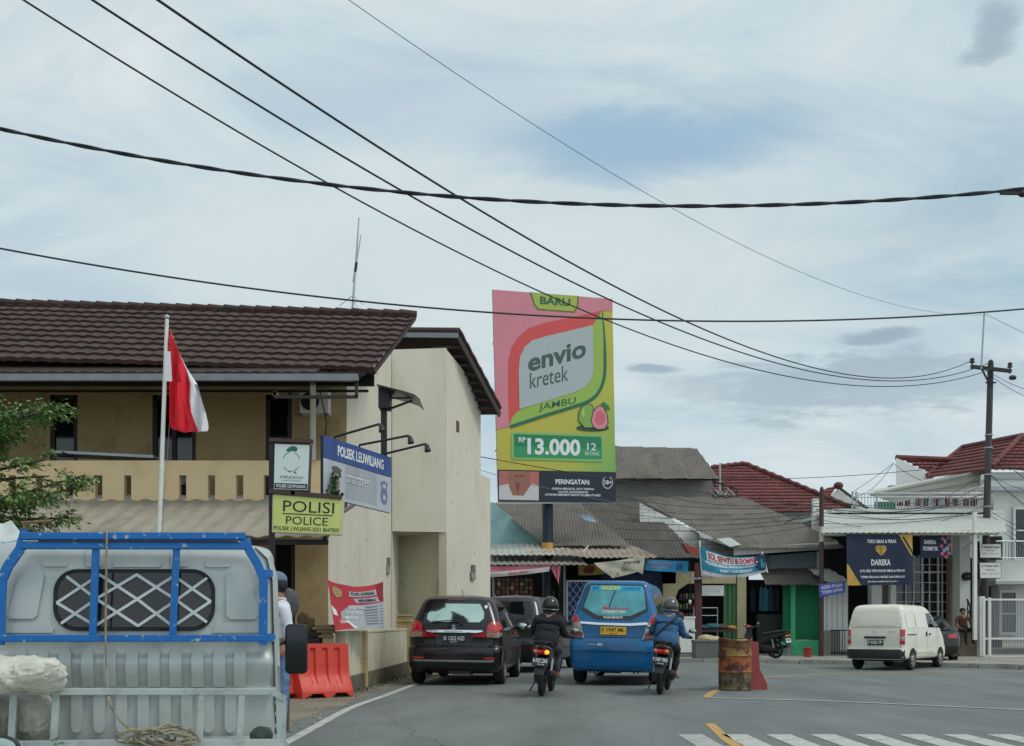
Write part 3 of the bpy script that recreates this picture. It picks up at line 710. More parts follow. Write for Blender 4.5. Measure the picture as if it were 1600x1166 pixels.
# --- the white panel van --------------------------------------------------------------
def panel_van():
    K = [(0.3, 0.72, 0.06, 4.0), (0.34, 0.80, 0.0, 4.05), (0.42, 0.825, 0.0, 4.05), (0.58, 0.825, 0.0, 4.05), (0.62, 0.825, 0.05, 4.02), (0.9, 0.83, 0.05, 3.85), (1.15, 0.825, 0.07, 3.55), (1.35, 0.79, 0.1, 3.25),
         (1.7, 0.72, 0.2, 2.75), (1.78, 0.69, 0.24, 2.6), (1.84, 0.63, 0.32, 2.45), (1.875, 0.5, 0.5, 2.25), (1.89, 0.25, 0.8, 2.0), (1.895, 0.03, 1.2, 1.6)]
    c = Car('panel_van', 'cream white windowless panel van with dark bumper turning past the jewellery shop', K, van_white, r=0.12, bow=0.03, cat='van')
    b = c.b
    c.on('rear_bumper', [(-0.82, 0.33), (0.82, 0.33), (0.82, 0.60), (-0.82, 0.60)], black_plastic, off=0.035, skirt=0.08)
    c.on('pressed_panel', rrect(-0.62, 1.27, 0.62, 1.66, 0.1), van_white, off=0.012, skirt=0.012)
    lamps = c.pair('tail_lamp', [(0.70, 0.74), (0.815, 0.74), (0.815, 1.16), (0.705, 1.16)], red_lens, off=0.015, skirt=0.03, cell=0.03)
    for g, l in zip((1, -1), lamps):
        q = [(0.70, 0.85), (0.815, 0.85), (0.815, 0.96), (0.702, 0.96)]; c.on('reversing_lens', q if g > 0 else mirror2(q), clear_lens, off=0.02, parent=l, cell=0.03)
    c.on('tailgate_handle', [(-0.3, 0.91), (0.3, 0.91), (0.3, 0.965), (-0.3, 0.965)], black_plastic, off=0.03, skirt=0.03)
    c.on('emblem', ellp(0, 1.12, 0.055, 0.04, 16), chrome, off=0.016, skirt=0.01)
    mb = MB(grey_steel); letters(mb, 'GRAN MAX', 0.35, 1.105, 0.56, 1.08, b.rear, 0.006, bold=0.02); mb.build('lettering', c.root)
    c.plate(0.02, 0.79, 0.44, 0.15, plate_black, ink_white, 'F 8302 FP')
    c.sides('pressed_panel', rrect(0.3, 1.2, 1.05, 1.62, 0.06), van_white, off=0.01, skirt=0.01)
    c.sides('pressed_panel', rrect(1.15, 1.2, 1.95, 1.62, 0.06), van_white, off=0.01, skirt=0.01)
    vs_ = mat('van_shade', C(172, 168, 152), .5, var=.05)
    rr0 = rrect(-0.62, 1.27, 0.62, 1.66, 0.1); c.seam(rr0 + rr0[:1], b.rear, .014, vs_, 'panel_edge')
    for q in (rrect(0.3, 1.2, 1.05, 1.62, 0.06), rrect(1.15, 1.2, 1.95, 1.62, 0.06)):
        for g in (1, -1): c.seam(q + q[:1], b.side(g), .014, vs_, 'panel_edge')
    c.sides('slide_rail', [(0.3, 1.0), (1.05, 1.0), (1.05, 1.03), (0.3, 1.03)], dark_steel, off=0.01)
    c.sides('side_window', [(2.2, 1.22), (3.2, 1.22), (2.68, 1.64), (2.2, 1.64)], glass_tint, off=0.006, skirt=0.01)
    c.on('windscreen', [(-0.66, 1.25), (0.66, 1.25), (0.6, 1.68), (-0.6, 1.68)], glass_tint, f=b.front, off=0.006)
    c.sides('door_handle', [(2.22, 1.0), (2.36, 1.0), (2.36, 1.04), (2.22, 1.04)], black_plastic, off=0.03, skirt=0.03)
    c.sides('door_handle', [(1.95, 0.96), (2.02, 0.96), (2.02, 1.09), (1.95, 1.09)], black_plastic, off=0.02, skirt=0.02)
    for pts in ([(1.1, 0.42), (1.1, 1.7)], [(2.08, 0.4), (2.1, 1.7)], [(3.05, 0.6), (3.1, 1.15)], [(2.1, 0.42), (3.0, 0.42)]):
        for g in (1, -1): c.seam(pts, b.side(g))
    c.seam([(-0.7, 1.22), (0.7, 1.22)], b.rear, 0.01); c.seam([(-0.74, 0.64), (-0.72, 1.7)], b.rear); c.seam([(0.7, 0.64), (0.69, 1.7)], b.rear)
    c.sides('step_trim', [(1.12, 0.48), (2.7, 0.48), (2.7, 0.55), (1.12, 0.55)], van_white, off=0.02, skirt=0.03)
    for g in (1, -1):
        mb = MB(black_plastic); mb.ell((g * 0.98, 3.0, 1.28), (0.09, 0.05, 0.12)); mb.bar((g * 0.78, 3.05, 1.22), (g * 0.92, 3.02, 1.25), 0.04); mb.build('wing_mirror', c.root, smooth=50)
    mb = MB(dark_steel); mb.bar((-0.7, 0.75, 0.3), (0.7, 0.75, 0.3), 0.12); mb.bar((0, 0.3, 0.32), (0, 3.4, 0.32), 0.9, 0.1); mb.build('chassis', c.root)
    c.wheels((0.78, 3.35), 0.29, 0.18, 0.745, steel_rim, 0)
    for y in (0.78, 3.35): pass
    return c
pv = panel_van(); pv.root.scale = (0.87, 0.87, 0.87); put(pv.root, 8.95, 25.3, 0, 39)

# --- the black saloon in the driveway ---------------------------------------------------
def saloon():
    K = [(0.2, 0.74, 0.12, 4.1), (0.3, 0.83, 0.0, 4.25), (0.5, 0.86, -0.02, 4.3), (0.66, 0.86, 0.0, 4.25), (0.84, 0.85, 0.05, 4.0), (0.94, 0.82, 0.2, 3.2), (0.98, 0.79, 0.55, 2.95), (1.2, 0.68, 0.95, 2.5), (1.35, 0.58, 1.25, 2.2), (1.4, 0.48, 1.4, 2.0), (1.43, 0.25, 1.6, 1.8)]
    c = Car('saloon_car', 'black saloon parked in the driveway beyond the white van', K, black_gloss, r=0.2, bow=0.06)
    b = c.b
    c.on('rear_window', [(-0.58, 1.0), (0.58, 1.0), (0.48, 1.32), (-0.48, 1.32)], glass_tint, off=0.006)
    c.pair('tail_lamp', [(0.5, 0.74), (0.84, 0.74), (0.84, 0.86), (0.52, 0.85)], red_lens, off=0.015)
    c.plate(0.1, 0.66, 0.45, 0.13, plate_white, ink_black, 'F 1250 DA')
    c.on('emblem', ellp(0, 0.82, 0.05, 0.035, 14), chrome, off=0.016)
    side_glass(c, 1.1, 2.3, 0.98, 1.3, [1.7], slope=0.4)
    c.wheels((0.8, 3.4), 0.3, 0.19, 0.76, alloy)
    return c
sd = saloon(); put(sd.root, 12.2, 29.9, 0, 14)

# ------------------------------------------------------------------ scooters and riders
def ring(c, rx, rz, n=16, pw=2.4, tilt=0):
    out = []
    for k in range(n):
        a = 2 * math.pi * k / n; ca, sa = math.cos(a), math.sin(a)
        x = rx * math.copysign(abs(ca) ** (2 / pw), ca); z = rz * math.copysign(abs(sa) ** (2 / pw), sa)
        out.append(V((c[0] + x, c[1] - z * math.sin(tilt), c[2] + z * math.cos(tilt))))
    return out
def scooter(label, paint, accent, plate, lit=False, group=None, platem=None, plate_ink=None):
    root = thing('motor_scooter', label, 'motorcycle', group=group)
    for y in (0, 1.24):
        mb = MB(tyre_m); mb.lathe([(0.215, -0.03), (0.24, -0.045), (0.268, -0.034), (0.28, 0), (0.268, 0.034), (0.24, 0.045), (0.215, 0.03), (0.21, 0), (0.215, -0.03)], (0, y, 0.28), 'X', 32)
        w = mb.build('wheel', root, smooth=35)
        mb = MB(dark_steel); mb.lathe([(0.217, -0.025), (0.2, -0.02), (0.2, 0.02), (0.217, 0.025)], (0, y, 0.28), 'X', 28)
        for k in range(5):
            a = 2 * math.pi * k / 5; mb.bar((0, y, 0.28), (0, y + 0.2 * math.cos(a), 0.28 + 0.2 * math.sin(a)), 0.035, 0.03, up=(1, 0, 0))
        mb.lathe([(0.001, -0.05), (0.05, -0.05), (0.05, 0.05), (0.001, 0.05)], (0, y, 0.28), 'X', 16); mb.build('rim', w, smooth=35)
    mb = MB(paint); mb.loft([ring((0, -0.50, 0.79), 0.035, 0.02), ring((0, -0.44, 0.775), 0.085, 0.045), ring((0, -0.3, 0.745), 0.125, 0.075), ring((0, -0.05, 0.69), 0.15, 0.11), ring((0, 0.25, 0.60), 0.145, 0.15), ring((0, 0.46, 0.48), 0.13, 0.14), ring((0, 0.55, 0.42), 0.1, 0.1)])
    mb.build('tail_fairing', root, smooth=45)
    mb = MB(black_plastic); mb.loft([ring((0, -0.42, 0.835), 0.05, 0.015), ring((0, -0.35, 0.835), 0.11, 0.035), ring((0, -0.1, 0.82), 0.14, 0.05), ring((0, 0.2, 0.765), 0.135, 0.055), ring((0, 0.42, 0.745), 0.09, 0.05), ring((0, 0.5, 0.72), 0.05, 0.03)])
    mb.build('seat', root, smooth=45)
    mb = MB(dark_steel); mb.tube([(-0.12, -0.15, 0.83), (-0.13, -0.4, 0.86), (-0.07, -0.52, 0.865), (0.07, -0.52, 0.865), (0.13, -0.4, 0.86), (0.12, -0.15, 0.83)], 0.014, 8); mb.build('grab_rail', root, smooth=50)
    mb = MB(black_plastic)
    arc = [(0.10, 0.62), (-0.12, 0.62), (-0.27, 0.60), (-0.38, 0.54), (-0.46, 0.44), (-0.49, 0.36)]
    mb.loft([ring((0, y, z), wd, 0.012, 12, 4, tilt=t) for (y, z), wd, t in zip(arc, (0.1, 0.1, 0.1, 0.095, 0.085, 0.07), (0, 0.1, 0.35, 0.8, 1.1, 1.3))]); mb.build('rear_mudguard', root, smooth=45)
    mb = MB(red_lens); mb.loft([ring((0, -0.43, 0.70), 0.105, 0.04), ring((0, -0.475, 0.71), 0.1, 0.038), ring((0, -0.495, 0.712), 0.07, 0.025)]); l = mb.build('tail_lamp', root, smooth=40)
    for g in (1, -1):
        mb = MB(orange_lit if (lit and g > 0) else orange_lens); mb.ell((g * 0.085, -0.47, 0.708), (0.04, 0.035, 0.033)); mb.build('indicator', l, smooth=50)
    M = Matrix.Translation((0, -0.475, 0.555)) @ Matrix.Rotation(R(-14), 4, 'X')
    mb = MB(platem or plate_black); mb.box((-0.125, -0.006, -0.065), (0.125, 0.006, 0.065), 0.004, M); p = mb.build('number_plate', root)
    mb = MB(plate_ink or ink_white); f = lambda x, z, off=0: M @ V((x, -0.006 - off, z))
    letters(mb, plate, -0.112, 0.048, 0.112, -0.015, f, 0.004, bold=0.02); letters(mb, '09·26', -0.04, -0.03, 0.06, -0.052, f, 0.004); mb.build('lettering', p)
    mb = MB(grey_steel); mb.tube([(0.13, 0.5, 0.27), (0.16, 0.25, 0.24), (0.165, 0.05, 0.27)], 0.02, 8); mb.use(dark_steel); mb.tube([(0.165, 0.08, 0.28), (0.17, 0.0, 0.3), (0.175, -0.32, 0.38), (0.175, -0.35, 0.385)], [0.03, 0.052, 0.055, 0.03], 12)
    mb.build('exhaust', root, smooth=45)
    mb = MB(dark_steel); mb.loft([ring((-0.08, -0.08, 0.29), 0.05, 0.09), ring((-0.1, 0.1, 0.31), 0.06, 0.1), ring((-0.08, 0.42, 0.34), 0.07, 0.11)]); mb.box((-0.09, 0.25, 0.25), (0.09, 0.5, 0.42), 0.02); mb.build('engine', root, smooth=40)
    for g in (1, -1):
        mb = MB(galv); mb.tube([(g * 0.12, -0.03, 0.33), (g * 0.12, 0.02, 0.6)], 0.022, 8); mb.build('shock_absorber', root, smooth=50)
    mb = MB(black_plastic); mb.box((-0.15, 0.44, 0.27), (0.15, 0.86, 0.33), 0.02); mb.build('footboard', root)
    mb = MB(paint); mb.loft([ring((0, 0.86, 0.33), 0.16, 0.05, 16, 2.4, 1.2), ring((0, 0.93, 0.5), 0.19, 0.06, 16, 2.4, 1.3), ring((0, 0.96, 0.7), 0.18, 0.07, 16, 2.4, 1.3), ring((0, 0.93, 0.84), 0.12, 0.07, 16, 2.4, 1.3), ring((0, 0.88, 0.94), 0.1, 0.06, 16, 2.4, 1.3)]); mb.build('leg_shield', root, smooth=45)
    mb = MB(accent); mb.loft([ring((0, 0.89, 0.91), 0.06, 0.03), ring((0, 0.9, 0.96), 0.14, 0.05), ring((0, 0.96, 0.98), 0.12, 0.05), ring((0, 1.02, 0.96), 0.05, 0.03)]); mb.build('handlebar_cowl', root, smooth=45)
    mb = MB(dark_steel); mb.tube([(-0.36, 0.76, 0.94), (-0.2, 0.85, 0.96), (0, 0.88, 0.96), (0.2, 0.85, 0.96), (0.36, 0.76, 0.94)], 0.014, 8)
    mb.use(rubber)
    for g in (1, -1): mb.tube([(g * 0.24, 0.83, 0.955), (g * 0.37, 0.755, 0.94)], 0.02, 8)
    mb.build('handlebar', root, smooth=50)
    for g in (1, -1):
        mb = MB(dark_steel); mb.tube([(g * 0.24, 0.84, 0.96), (g * 0.29, 0.84, 1.02), (g * 0.33, 0.83, 1.04)], 0.008, 6); mb.use(black_plastic); mb.ell((g * 0.36, 0.83, 1.055), (0.07, 0.018, 0.042))
        m = mb.build('mirror', root, smooth=50); mb = MB(rear_mirror); mb.ell((g * 0.36, 0.815, 1.055), (0.06, 0.008, 0.034)); mb.build('mirror_glass', m, smooth=50)
    for g in (1, -1):
        mb = MB(grey_steel); mb.tube([(g * 0.075, 1.02, 0.62), (g * 0.075, 1.24, 0.28)], 0.022, 8); mb.build('fork_leg', root, smooth=50)
    mb = MB(paint); mb.loft([ring((0, 1.24 + 0.31 * math.cos(R(a)), 0.28 + 0.31 * math.sin(R(a))), 0.065, 0.015, 12, 3, R(a - 90)) for a in (30, 60, 90, 120, 150)]); mb.build('front_mudguard', root, smooth=45)
    mb = MB(dark_steel); mb.tube([(-0.12, 0.3, 0.28), (-0.2, 0.05, 0.06)], 0.012, 6); mb.tube([(0.14, 0.45, 0.3), (0.24, 0.5, 0.27)], 0.014, 6); mb.build('kick_stand', root)
    return root

def seg_dist(p, a, b):
    ab = b - a; t = max(0, min(1, (p - a).dot(ab) / max(ab.length_squared, 1e-9))); return (p - a - ab * t).length
def hand_parts(mb, wrist, grip, axis, side, m, r=0.0085, curl=True):
    """palm with four curled fingers and a thumb round a bar through grip along axis"""
    mb.use(m); w = V(wrist); g = V(grip); ax = V(axis).normalized(); d = (g - w).normalized(); up = ax.cross(d).normalized()
    if up.z < 0: up = -up
    pal = w + d * 0.05
    mb.loft([[pal + d * t + ax * (math.cos(k * math.pi / 4) * 0.04 * s) + up * (math.sin(k * math.pi / 4) * 0.014 * s + 0.012) for k in range(8)] for t, s in ((-0.05, 0.6), (-0.02, 0.95), (0.02, 1.0), (0.045, 0.85))])
    for i in range(4):
        o = pal + d * 0.042 + ax * ((i - 1.5) * 0.0195) + up * 0.012; l = (0.85, 1.0, 0.95, 0.75)[i]
        pts = [o - d * 0.012, o + d * 0.024 * l + up * 0.008, o + d * 0.04 * l - up * 0.012, o + d * 0.03 * l - up * 0.034, o + d * 0.008 - up * 0.04] if curl else [o, o + d * 0.03 * l, o + d * 0.055 * l - up * 0.006, o + d * 0.075 * l - up * 0.018]
        mb.tube(pts, [r, r, r * 0.95, r * 0.9, r * 0.7][:len(pts)], 7)
    o = pal - ax * side * 0.036; mb.tube([o - d * 0.015, o - ax * side * 0.014 + d * 0.02 - up * 0.01, o - ax * side * 0.008 + d * 0.042 - up * 0.024], [r * 1.25, r * 1.15, r * 0.8], 7)

def rider(label, top, legs, foot, helmet_m, visor, hips=(0, 0.06, 0.84), lean=0.0, sc=1.0, hands=None, feet_y=0.0, feet_z=0.0, group=None, hem=1.0):
    root = thing('person', label, 'person', group=group); hx = 0
    J = {'pelvis': ((0, 0.06, 0.86), (0.165, 0.125)), 'waist': ((0, 0.09 + lean * 0.3, 0.99), (0.185, 0.14)), 'chest': ((0, 0.13 + lean * 0.6, 1.12), (0.205, 0.15)), 'upper': ((0, 0.16 + lean * 0.8, 1.215), (0.16, 0.11)),
         'neck': ((0, 0.19 + lean, 1.31), 0.055), 'head': ((0, 0.21 + lean, 1.41), 0.085)}
    Eg = [('pelvis', 'waist'), ('waist', 'chest'), ('chest', 'upper'), ('upper', 'neck'), ('neck', 'head')]
    for n, g in (('r', 1), ('l', -1)):
        J.update({'sh' + n: ((g * 0.17, 0.16 + lean * 0.8, 1.185), 0.082), 'el' + n: ((g * 0.255, 0.34, 0.98), 0.068), 'wr' + n: ((g * 0.31, 0.66, 0.965), 0.034),
                  'hip' + n: ((g * 0.1, 0.1, 0.83), 0.1), 'kn' + n: ((g * 0.16, 0.52, 0.72 + feet_z * 0.3), 0.072), 'an' + n: ((g * 0.15, 0.48 + feet_y, 0.38 + feet_z), 0.045)})
        Eg += [('upper', 'sh' + n), ('sh' + n, 'el' + n), ('el' + n, 'wr' + n), ('pelvis', 'hip' + n), ('hip' + n, 'kn' + n), ('kn' + n, 'an' + n)]
    vs, fs = skin(J, Eg, 'pelvis', 3)
    vs = [p + noise.noise_vector(p * 11) * .012 + noise.noise_vector(V((p.x * 9, p.y * 9, p.z * 26))) * .009 for p in vs]
    segs = [(V(J[a][0]), V(J[b][0]), 'leg' if b[:2] in ('hi', 'kn', 'an') else 'skin' if b in ('neck', 'head') else 'top') for a, b in Eg]
    mb = MB(); mb.use(top); b0 = len(mb.v); mb.v += vs
    mm = {'leg': legs, 'top': top, 'skin': skin_m}
    for f in fs:
        c = sum((vs[i] for i in f), V()) / len(f)
        k = min(segs, key=lambda s: seg_dist(c, s[0], s[1]))[2]
        mb.use(mm[k]); mb.f.append(f); mb.fm.append(mb.cur)
    for g in (1, -1): hand_parts(mb, (g * 0.31, 0.66, 0.965), (g * 0.33, 0.79, 0.945), (g * 0.85, -0.5, 0), g, skin_m if hands is None else hands)
    body = mb.build('body', root, smooth=60)
    for g in (1, -1):
        mb = MB(skin_m); y = 0.48 + feet_y; z = 0.38 + feet_z
        mb.loft([ring((g * 0.15, y + 0.0, z - 0.02), 0.04, 0.045), ring((g * 0.15, y + 0.08, z - 0.05), 0.045, 0.03), ring((g * 0.15, y + 0.17, z - 0.06), 0.045, 0.018), ring((g * 0.15, y + 0.2, z - 0.062), 0.03, 0.01)])
        mb.use(foot); mb.loft([ring((g * 0.15, y - 0.06, z - 0.085), 0.035, 0.012), ring((g * 0.15, y + 0.05, z - 0.085), 0.042, 0.014), ring((g * 0.15, y + 0.17, z - 0.085), 0.05, 0.012), ring((g * 0.15, y + 0.22, z - 0.08), 0.03, 0.01)])
        mb.tube([(g * 0.15 - 0.045, y + 0.1, z - 0.075), (g * 0.15, y + 0.1, z - 0.015), (g * 0.15 + 0.045, y + 0.1, z - 0.075)], 0.012, 6)
        mb.build('sandal', root, smooth=50)
    hc = (0, 0.215 + lean, 1.425)
    mb = MB(helmet_m); mb.ell(hc, (0.135, 0.155, 0.15), 24, 16, fn=lambda p: V((p.x, p.y, p.z if p.z > -0.05 else p.z * 0.9 - 0.0)))
    h = mb.build('helmet', root, smooth=60)
    mb = MB(visor); mb.patch([(-1.25, -0.05), (1.25, -0.05), (1.15, 0.07), (-1.15, 0.07)], lambda a, z, off=0: V((hc[0] + (0.139 + off) * math.sin(a), hc[1] + (0.16 + off) * math.cos(a), hc[2] + z)) * 1.0, 0.2, 0.0, 0.004)
    mb.build('visor', h, smooth=50)
    mb = MB(galv); mb.lathe([(0.137, -0.006), (0.14, 0), (0.137, 0.006)], (hc[0], hc[1], hc[2] - 0.06), 'Z', 24)
    mb.build('trim', h)
    mb = MB(top); mb.lathe([(0.105, 1.25), (0.095, 1.29), (0.085, 1.345)], (0, 0.185 + lean, 0), 'Z', 18); mb.build('collar', root, smooth=50)
    rg = []
    for z, rx, ry, yy in ((0.80, .17, .13, .05), (0.82, .19, .15, .05), (0.90, .20, .155, .065), (0.97, .195, .15, .085), (1.02, .17, .13, .1)): rg.append([V((rx * math.cos(k * math.pi / 12) * (1 + .05 * noise.noise(V((k * 1.3, z * 9, hem)))), yy + lean * .3 + ry * math.sin(k * math.pi / 12) * (1 + .05 * noise.noise(V((k * .9, z * 7, 3))))  , z + .012 * noise.noise(V((k * .8, 1, hem))))) for k in range(24)])
    mb = MB(top); mb.loft(rg); mb.build('jacket_hem', root, smooth=60)
    return root
scoot_black = mat('scooter_black', C(26, 26, 29), 0.25, var=0.1, coat=0.7)
scoot_white = mat('scooter_silver', C(170, 172, 174), 0.3, 0.3, var=0.06, coat=0.5)
s1 = scooter('black scooter with lit orange indicator ridden by the person in black', scoot_black, scoot_black, 'B 4737 ZAX', True); put(s1, 0.46, 16.0, 0, 9, 4.5)
p1 = rider('person in black jacket and black helmet riding a scooter in sandals', black_cloth, grey_cloth, brown_cloth, black_gloss, glass_tint); put(p1, 0.46, 16.0, 0, 9, 4.5)
s2 = scooter('dark scooter with red tail lamp beside the blue minibus', scoot_black, scoot_white, 'F 3307 FBQ'); put(s2, 2.37, 16.45, 0, 14, 6)
p2 = rider('person in blue denim jacket and dark helmet riding beside the blue minibus', denim_jacket, black_cloth, black_plastic, mat('helmet_grey', C(58, 60, 62), 0.25, var=0.2, coat=0.8), glass_tint, lean=0.05); put(p2, 2.37, 16.45, 0, 14, 6)
mb = MB(black_plastic); mb.tube(smooth_curve([(0.16, 0.24, 1.27), (0.14, 0.13, 1.285), (0.10, 0.055, 1.22), (0.0, 0.005, 1.12), (-0.10, -0.03, 1.0), (-0.17, -0.03, .93)], 4), 0.016, 6)
TP2 = base_matrix(p2); mb.v = [TP2 @ p for p in mb.v]; mb.build('bag_strap', p2, smooth=50)
mb = MB(mat('bag_pink', C(186, 84, 96), .8, var=.2, scale=14)); mb.ell((-.23, .22, 1.17), (.05, .1, .1), 16, 10); mb.v = [TP2 @ p for p in mb.v]; o = mb.build('shoulder_bag', smooth=60); tag(o, 'small pink bag on the shoulder of the rider in denim', 'bag')
scoot_red = mat('scooter_red', C(150, 26, 36), 0.3, var=0.1, coat=0.6)
s3 = scooter('dark red and white scooter parked outside the green shops', black_plastic, scoot_red, 'F 6188 DK', platem=plate_white, plate_ink=ink_black)
put(s3, *(G(1212, 1029, 0.1)[:2]), 0.1, -42, -4)
# ------------------------------------------------------------------ ground, road, pavements
mb = MB(dirtm); mb.box((-300, -60, -0.5), (300, 600, -0.05)); struct(mb.build('ground'))
far_edge = [(-0.4, 28), (1.4, 31.2), (3.2, 32.2), (4.9, 31.2), (9.2, 29.3), (12.8, 25.8), (20, 19), (34, 10), (60, 2)]
road_pts = [(-2.75, -12), (-2.6, 8), (-2.45, 15.7), (-2.2, 19), (-1.6, 24)] + far_edge + [(60, -12)]
mb = MB(asphalt); mb.prism([(x, y, -0.06) for x, y in road_pts], (0, 0, 0.06)); struct(mb.build('road'))
# far pavement: a cracked concrete apron in front of the shops, with a low kerb
def offs(pts, d):
    out = []
    for i, p in enumerate(pts):
        a = V(pts[max(0, i - 1)]); b = V(pts[min(len(pts) - 1, i + 1)]); t = (b - a).normalized(); out.append((p[0] - t.y * d, p[1] + t.x * d))
    return out
pv_in = offs(far_edge, 0.16)
mb = MB(concrete); mb.prism([(x, y, -0.06) for x, y in pv_in + [(70, 60), (-3, 60)]], (0, 0, 0.15)); struct(mb.build('pavement'))
mb = MB(mat('kerb_stone', C(158, 156, 146), 0.9, var=0.2, scale=2, dirt=C(90, 88, 80), dirt_amt=0.7))
for i in range(len(far_edge) - 1):
    a, b = V((*far_edge[i], 0)), V((*far_edge[i + 1], 0)); n = max(1, int((b - a).length / 0.9))
    for k in range(n):
        p = a + (b - a) * (k / n); q = a + (b - a) * ((k + 0.97) / n); nn = V((-(b - a).y, (b - a).x, 0)).normalized() * 0.08
        mb.bar(p + nn + V((0, 0, 0.035)), q + nn + V((0, 0, 0.035 + rnd.uniform(-.01, .01))), 0.155, 0.17)
struct(mb.build('kerb'))
left_edge = [(-2.75, -12), (-2.6, 8), (-2.45, 15.7), (-2.2, 19), (-1.6, 24), (-0.4, 28)]
mb = MB(dirtm); vg = [(x + 0.25 + 0.12 * noise.noise(V((x, y, 1))), y) for x, y in left_edge]
dense = []
for i in range(len(left_edge) - 1):
    for k in range(14):
        t = k / 14; x = left_edge[i][0] * (1 - t) + left_edge[i + 1][0] * t; y = left_edge[i][1] * (1 - t) + left_edge[i + 1][1] * t
        dense.append((x + 0.12 + 0.22 * noise.noise(V((x, y * 1.1, 1))), y))
mb.prism([(x, y, -0.055) for x, y in dense + [(-0.6, 28), (-40, 28), (-40, -12)]], (0, 0, 0.063)); struct(mb.build('verge'))
gm = mat('verge_weeds', C(74, 84, 46), 0.9, var=0.4, scale=8)
mb = MB(gm)
for i in range(420):
    t = rnd.random(); y = 15.4 + t * 9; x = -2.62 + (y - 17.6) * 0.05 + rnd.gauss(0.08, 0.09); h = rnd.uniform(0.02, 0.09)
    a = rnd.random() * 6.28; dx, dy = 0.012 * math.cos(a), 0.012 * math.sin(a); ox, oy = rnd.gauss(0, 0.03), rnd.gauss(0, 0.03)
    mb.add([(x - dx, y - dy, 0.005), (x + dx, y + dy, 0.005), (x + ox, y + oy, h)], [(0, 1, 2)])
w = mb.build('weeds'); w['kind'] = 'stuff'; w['label'] = 'low weeds along the foot of the boundary wall'
# scattered leaf litter, stones and grit on the verge and apron
mb = MB(mat('grit', C(150, 142, 124), 0.95, var=0.3, scale=20))
for i in range(240):
    if i % 2: x, y, z = -2.4 + rnd.gauss(0, 0.35), rnd.uniform(9, 20), 0.01
    else:
        x = rnd.uniform(2, 14); y = 32.6 - max(0, x - 3) * 0.52 + rnd.uniform(0, 3); z = 0.09
    if z < 0.05 and x > -2.2: continue
    mb.ell((x, y, z), (rnd.uniform(.008, .03), rnd.uniform(.008, .03), rnd.uniform(.005, .018)), 6, 4)
w = mb.build('gravel'); w['kind'] = 'stuff'; w['label'] = 'loose grit and small stones on the road edges'

def marking(pts, w, m, z=0.004, closed=False):
    mb = MB(m); pts = smooth_curve([(p[0], p[1]) for p in pts], 8) if len(pts) > 2 else [V(p) for p in pts]
    L_, R_ = [], []
    for i, p in enumerate(pts):
        t = (pts[min(i + 1, len(pts) - 1)] - pts[max(i - 1, 0)]).normalized(); n = V((-t.y, t.x)) * w / 2
        L_.append((p.x + n.x, p.y + n.y, z)); R_.append((p.x - n.x, p.y - n.y, z))
    n = len(pts); mb.add(L_ + R_, [(i, i + 1, n + i + 1, n + i) for i in range(n - 1)])
    o = mb.build('road_marking'); return struct(o)
def gp(x, y): return G(x, y)[:2]
marking([(-2.2, -8), (-2.15, 6), gp(452, 1158), gp(545, 1108), gp(605, 1086), gp(645, 1071), (-1.55, 22), (-0.9, 26)], 0.115, road_white)
marking([gp(1104, 1090), gp(1112, 1083), gp(1130, 1075), gp(1160, 1066), gp(1195, 1059), gp(1260, 1055), gp(1340, 1052.5), gp(1440, 1051), gp(1640, 1050)], 0.13, road_yellow)
marking([gp(1104, 1091), gp(1300, 1096.5), gp(1640, 1112)], 0.10, road_white, 0.008)
marking([gp(1109, 1131), gp(1136, 1156), (2.05, 9.2)], 0.11, road_yellow)
for i in range(12):
    x0 = 1.80 + i * 0.445
    marking([(x0 + 0.02, 7.3), (x0, 10.35)], 0.25, road_white if i else mat('road_white_worn', C(165, 165, 160), 0.85, var=0.2, scale=10, dirt=C(120, 121, 118), dirt_amt=0.95, dscale=7))

# ------------------------------------------------------------------ the police station
ps = thing('police_station', 'two-storey cream and ochre police station with brown tiled roof', 'building', (-6.5, 18, 0))
C0 = V((-3.23, 18, 0)); sd_ = V((0.055, 1, 0))                      # street corner and direction of the street-side wall
def sw(d, z): return V((C0.x + sd_.x * (d - 18), d, z))
zb, zt = P(0, 783, 18).z, P(0, 720, 18).z                          # balcony floor and parapet top
# street-side wall (wall one) with gable, then the projecting bay (wall two and three)
w1 = MB(cream)
def wall_slab(mb, pts, n, th):
    mb.prism(pts, V(n) * th)
inn = V((-1, 0.055, 0)).normalized()
w1.prism([sw(18, 0), sw(24.4, 0), sw(24.4, 7.6), sw(21, 7.25), sw(19.5, 6.2), sw(19.5, zb), sw(18, zb)], inn * 0.2)
w1.build('street_wall', ps)
B0, B1 = V((-2.865, 24.45, 0)), V((-1.58, 24.75, 0)); B2, B2b = V((-0.83, 27.2, 0)), V((-0.585, 27.6, 0))
zo = P(0, 831, 24.6).z
def ztop(t): return 0
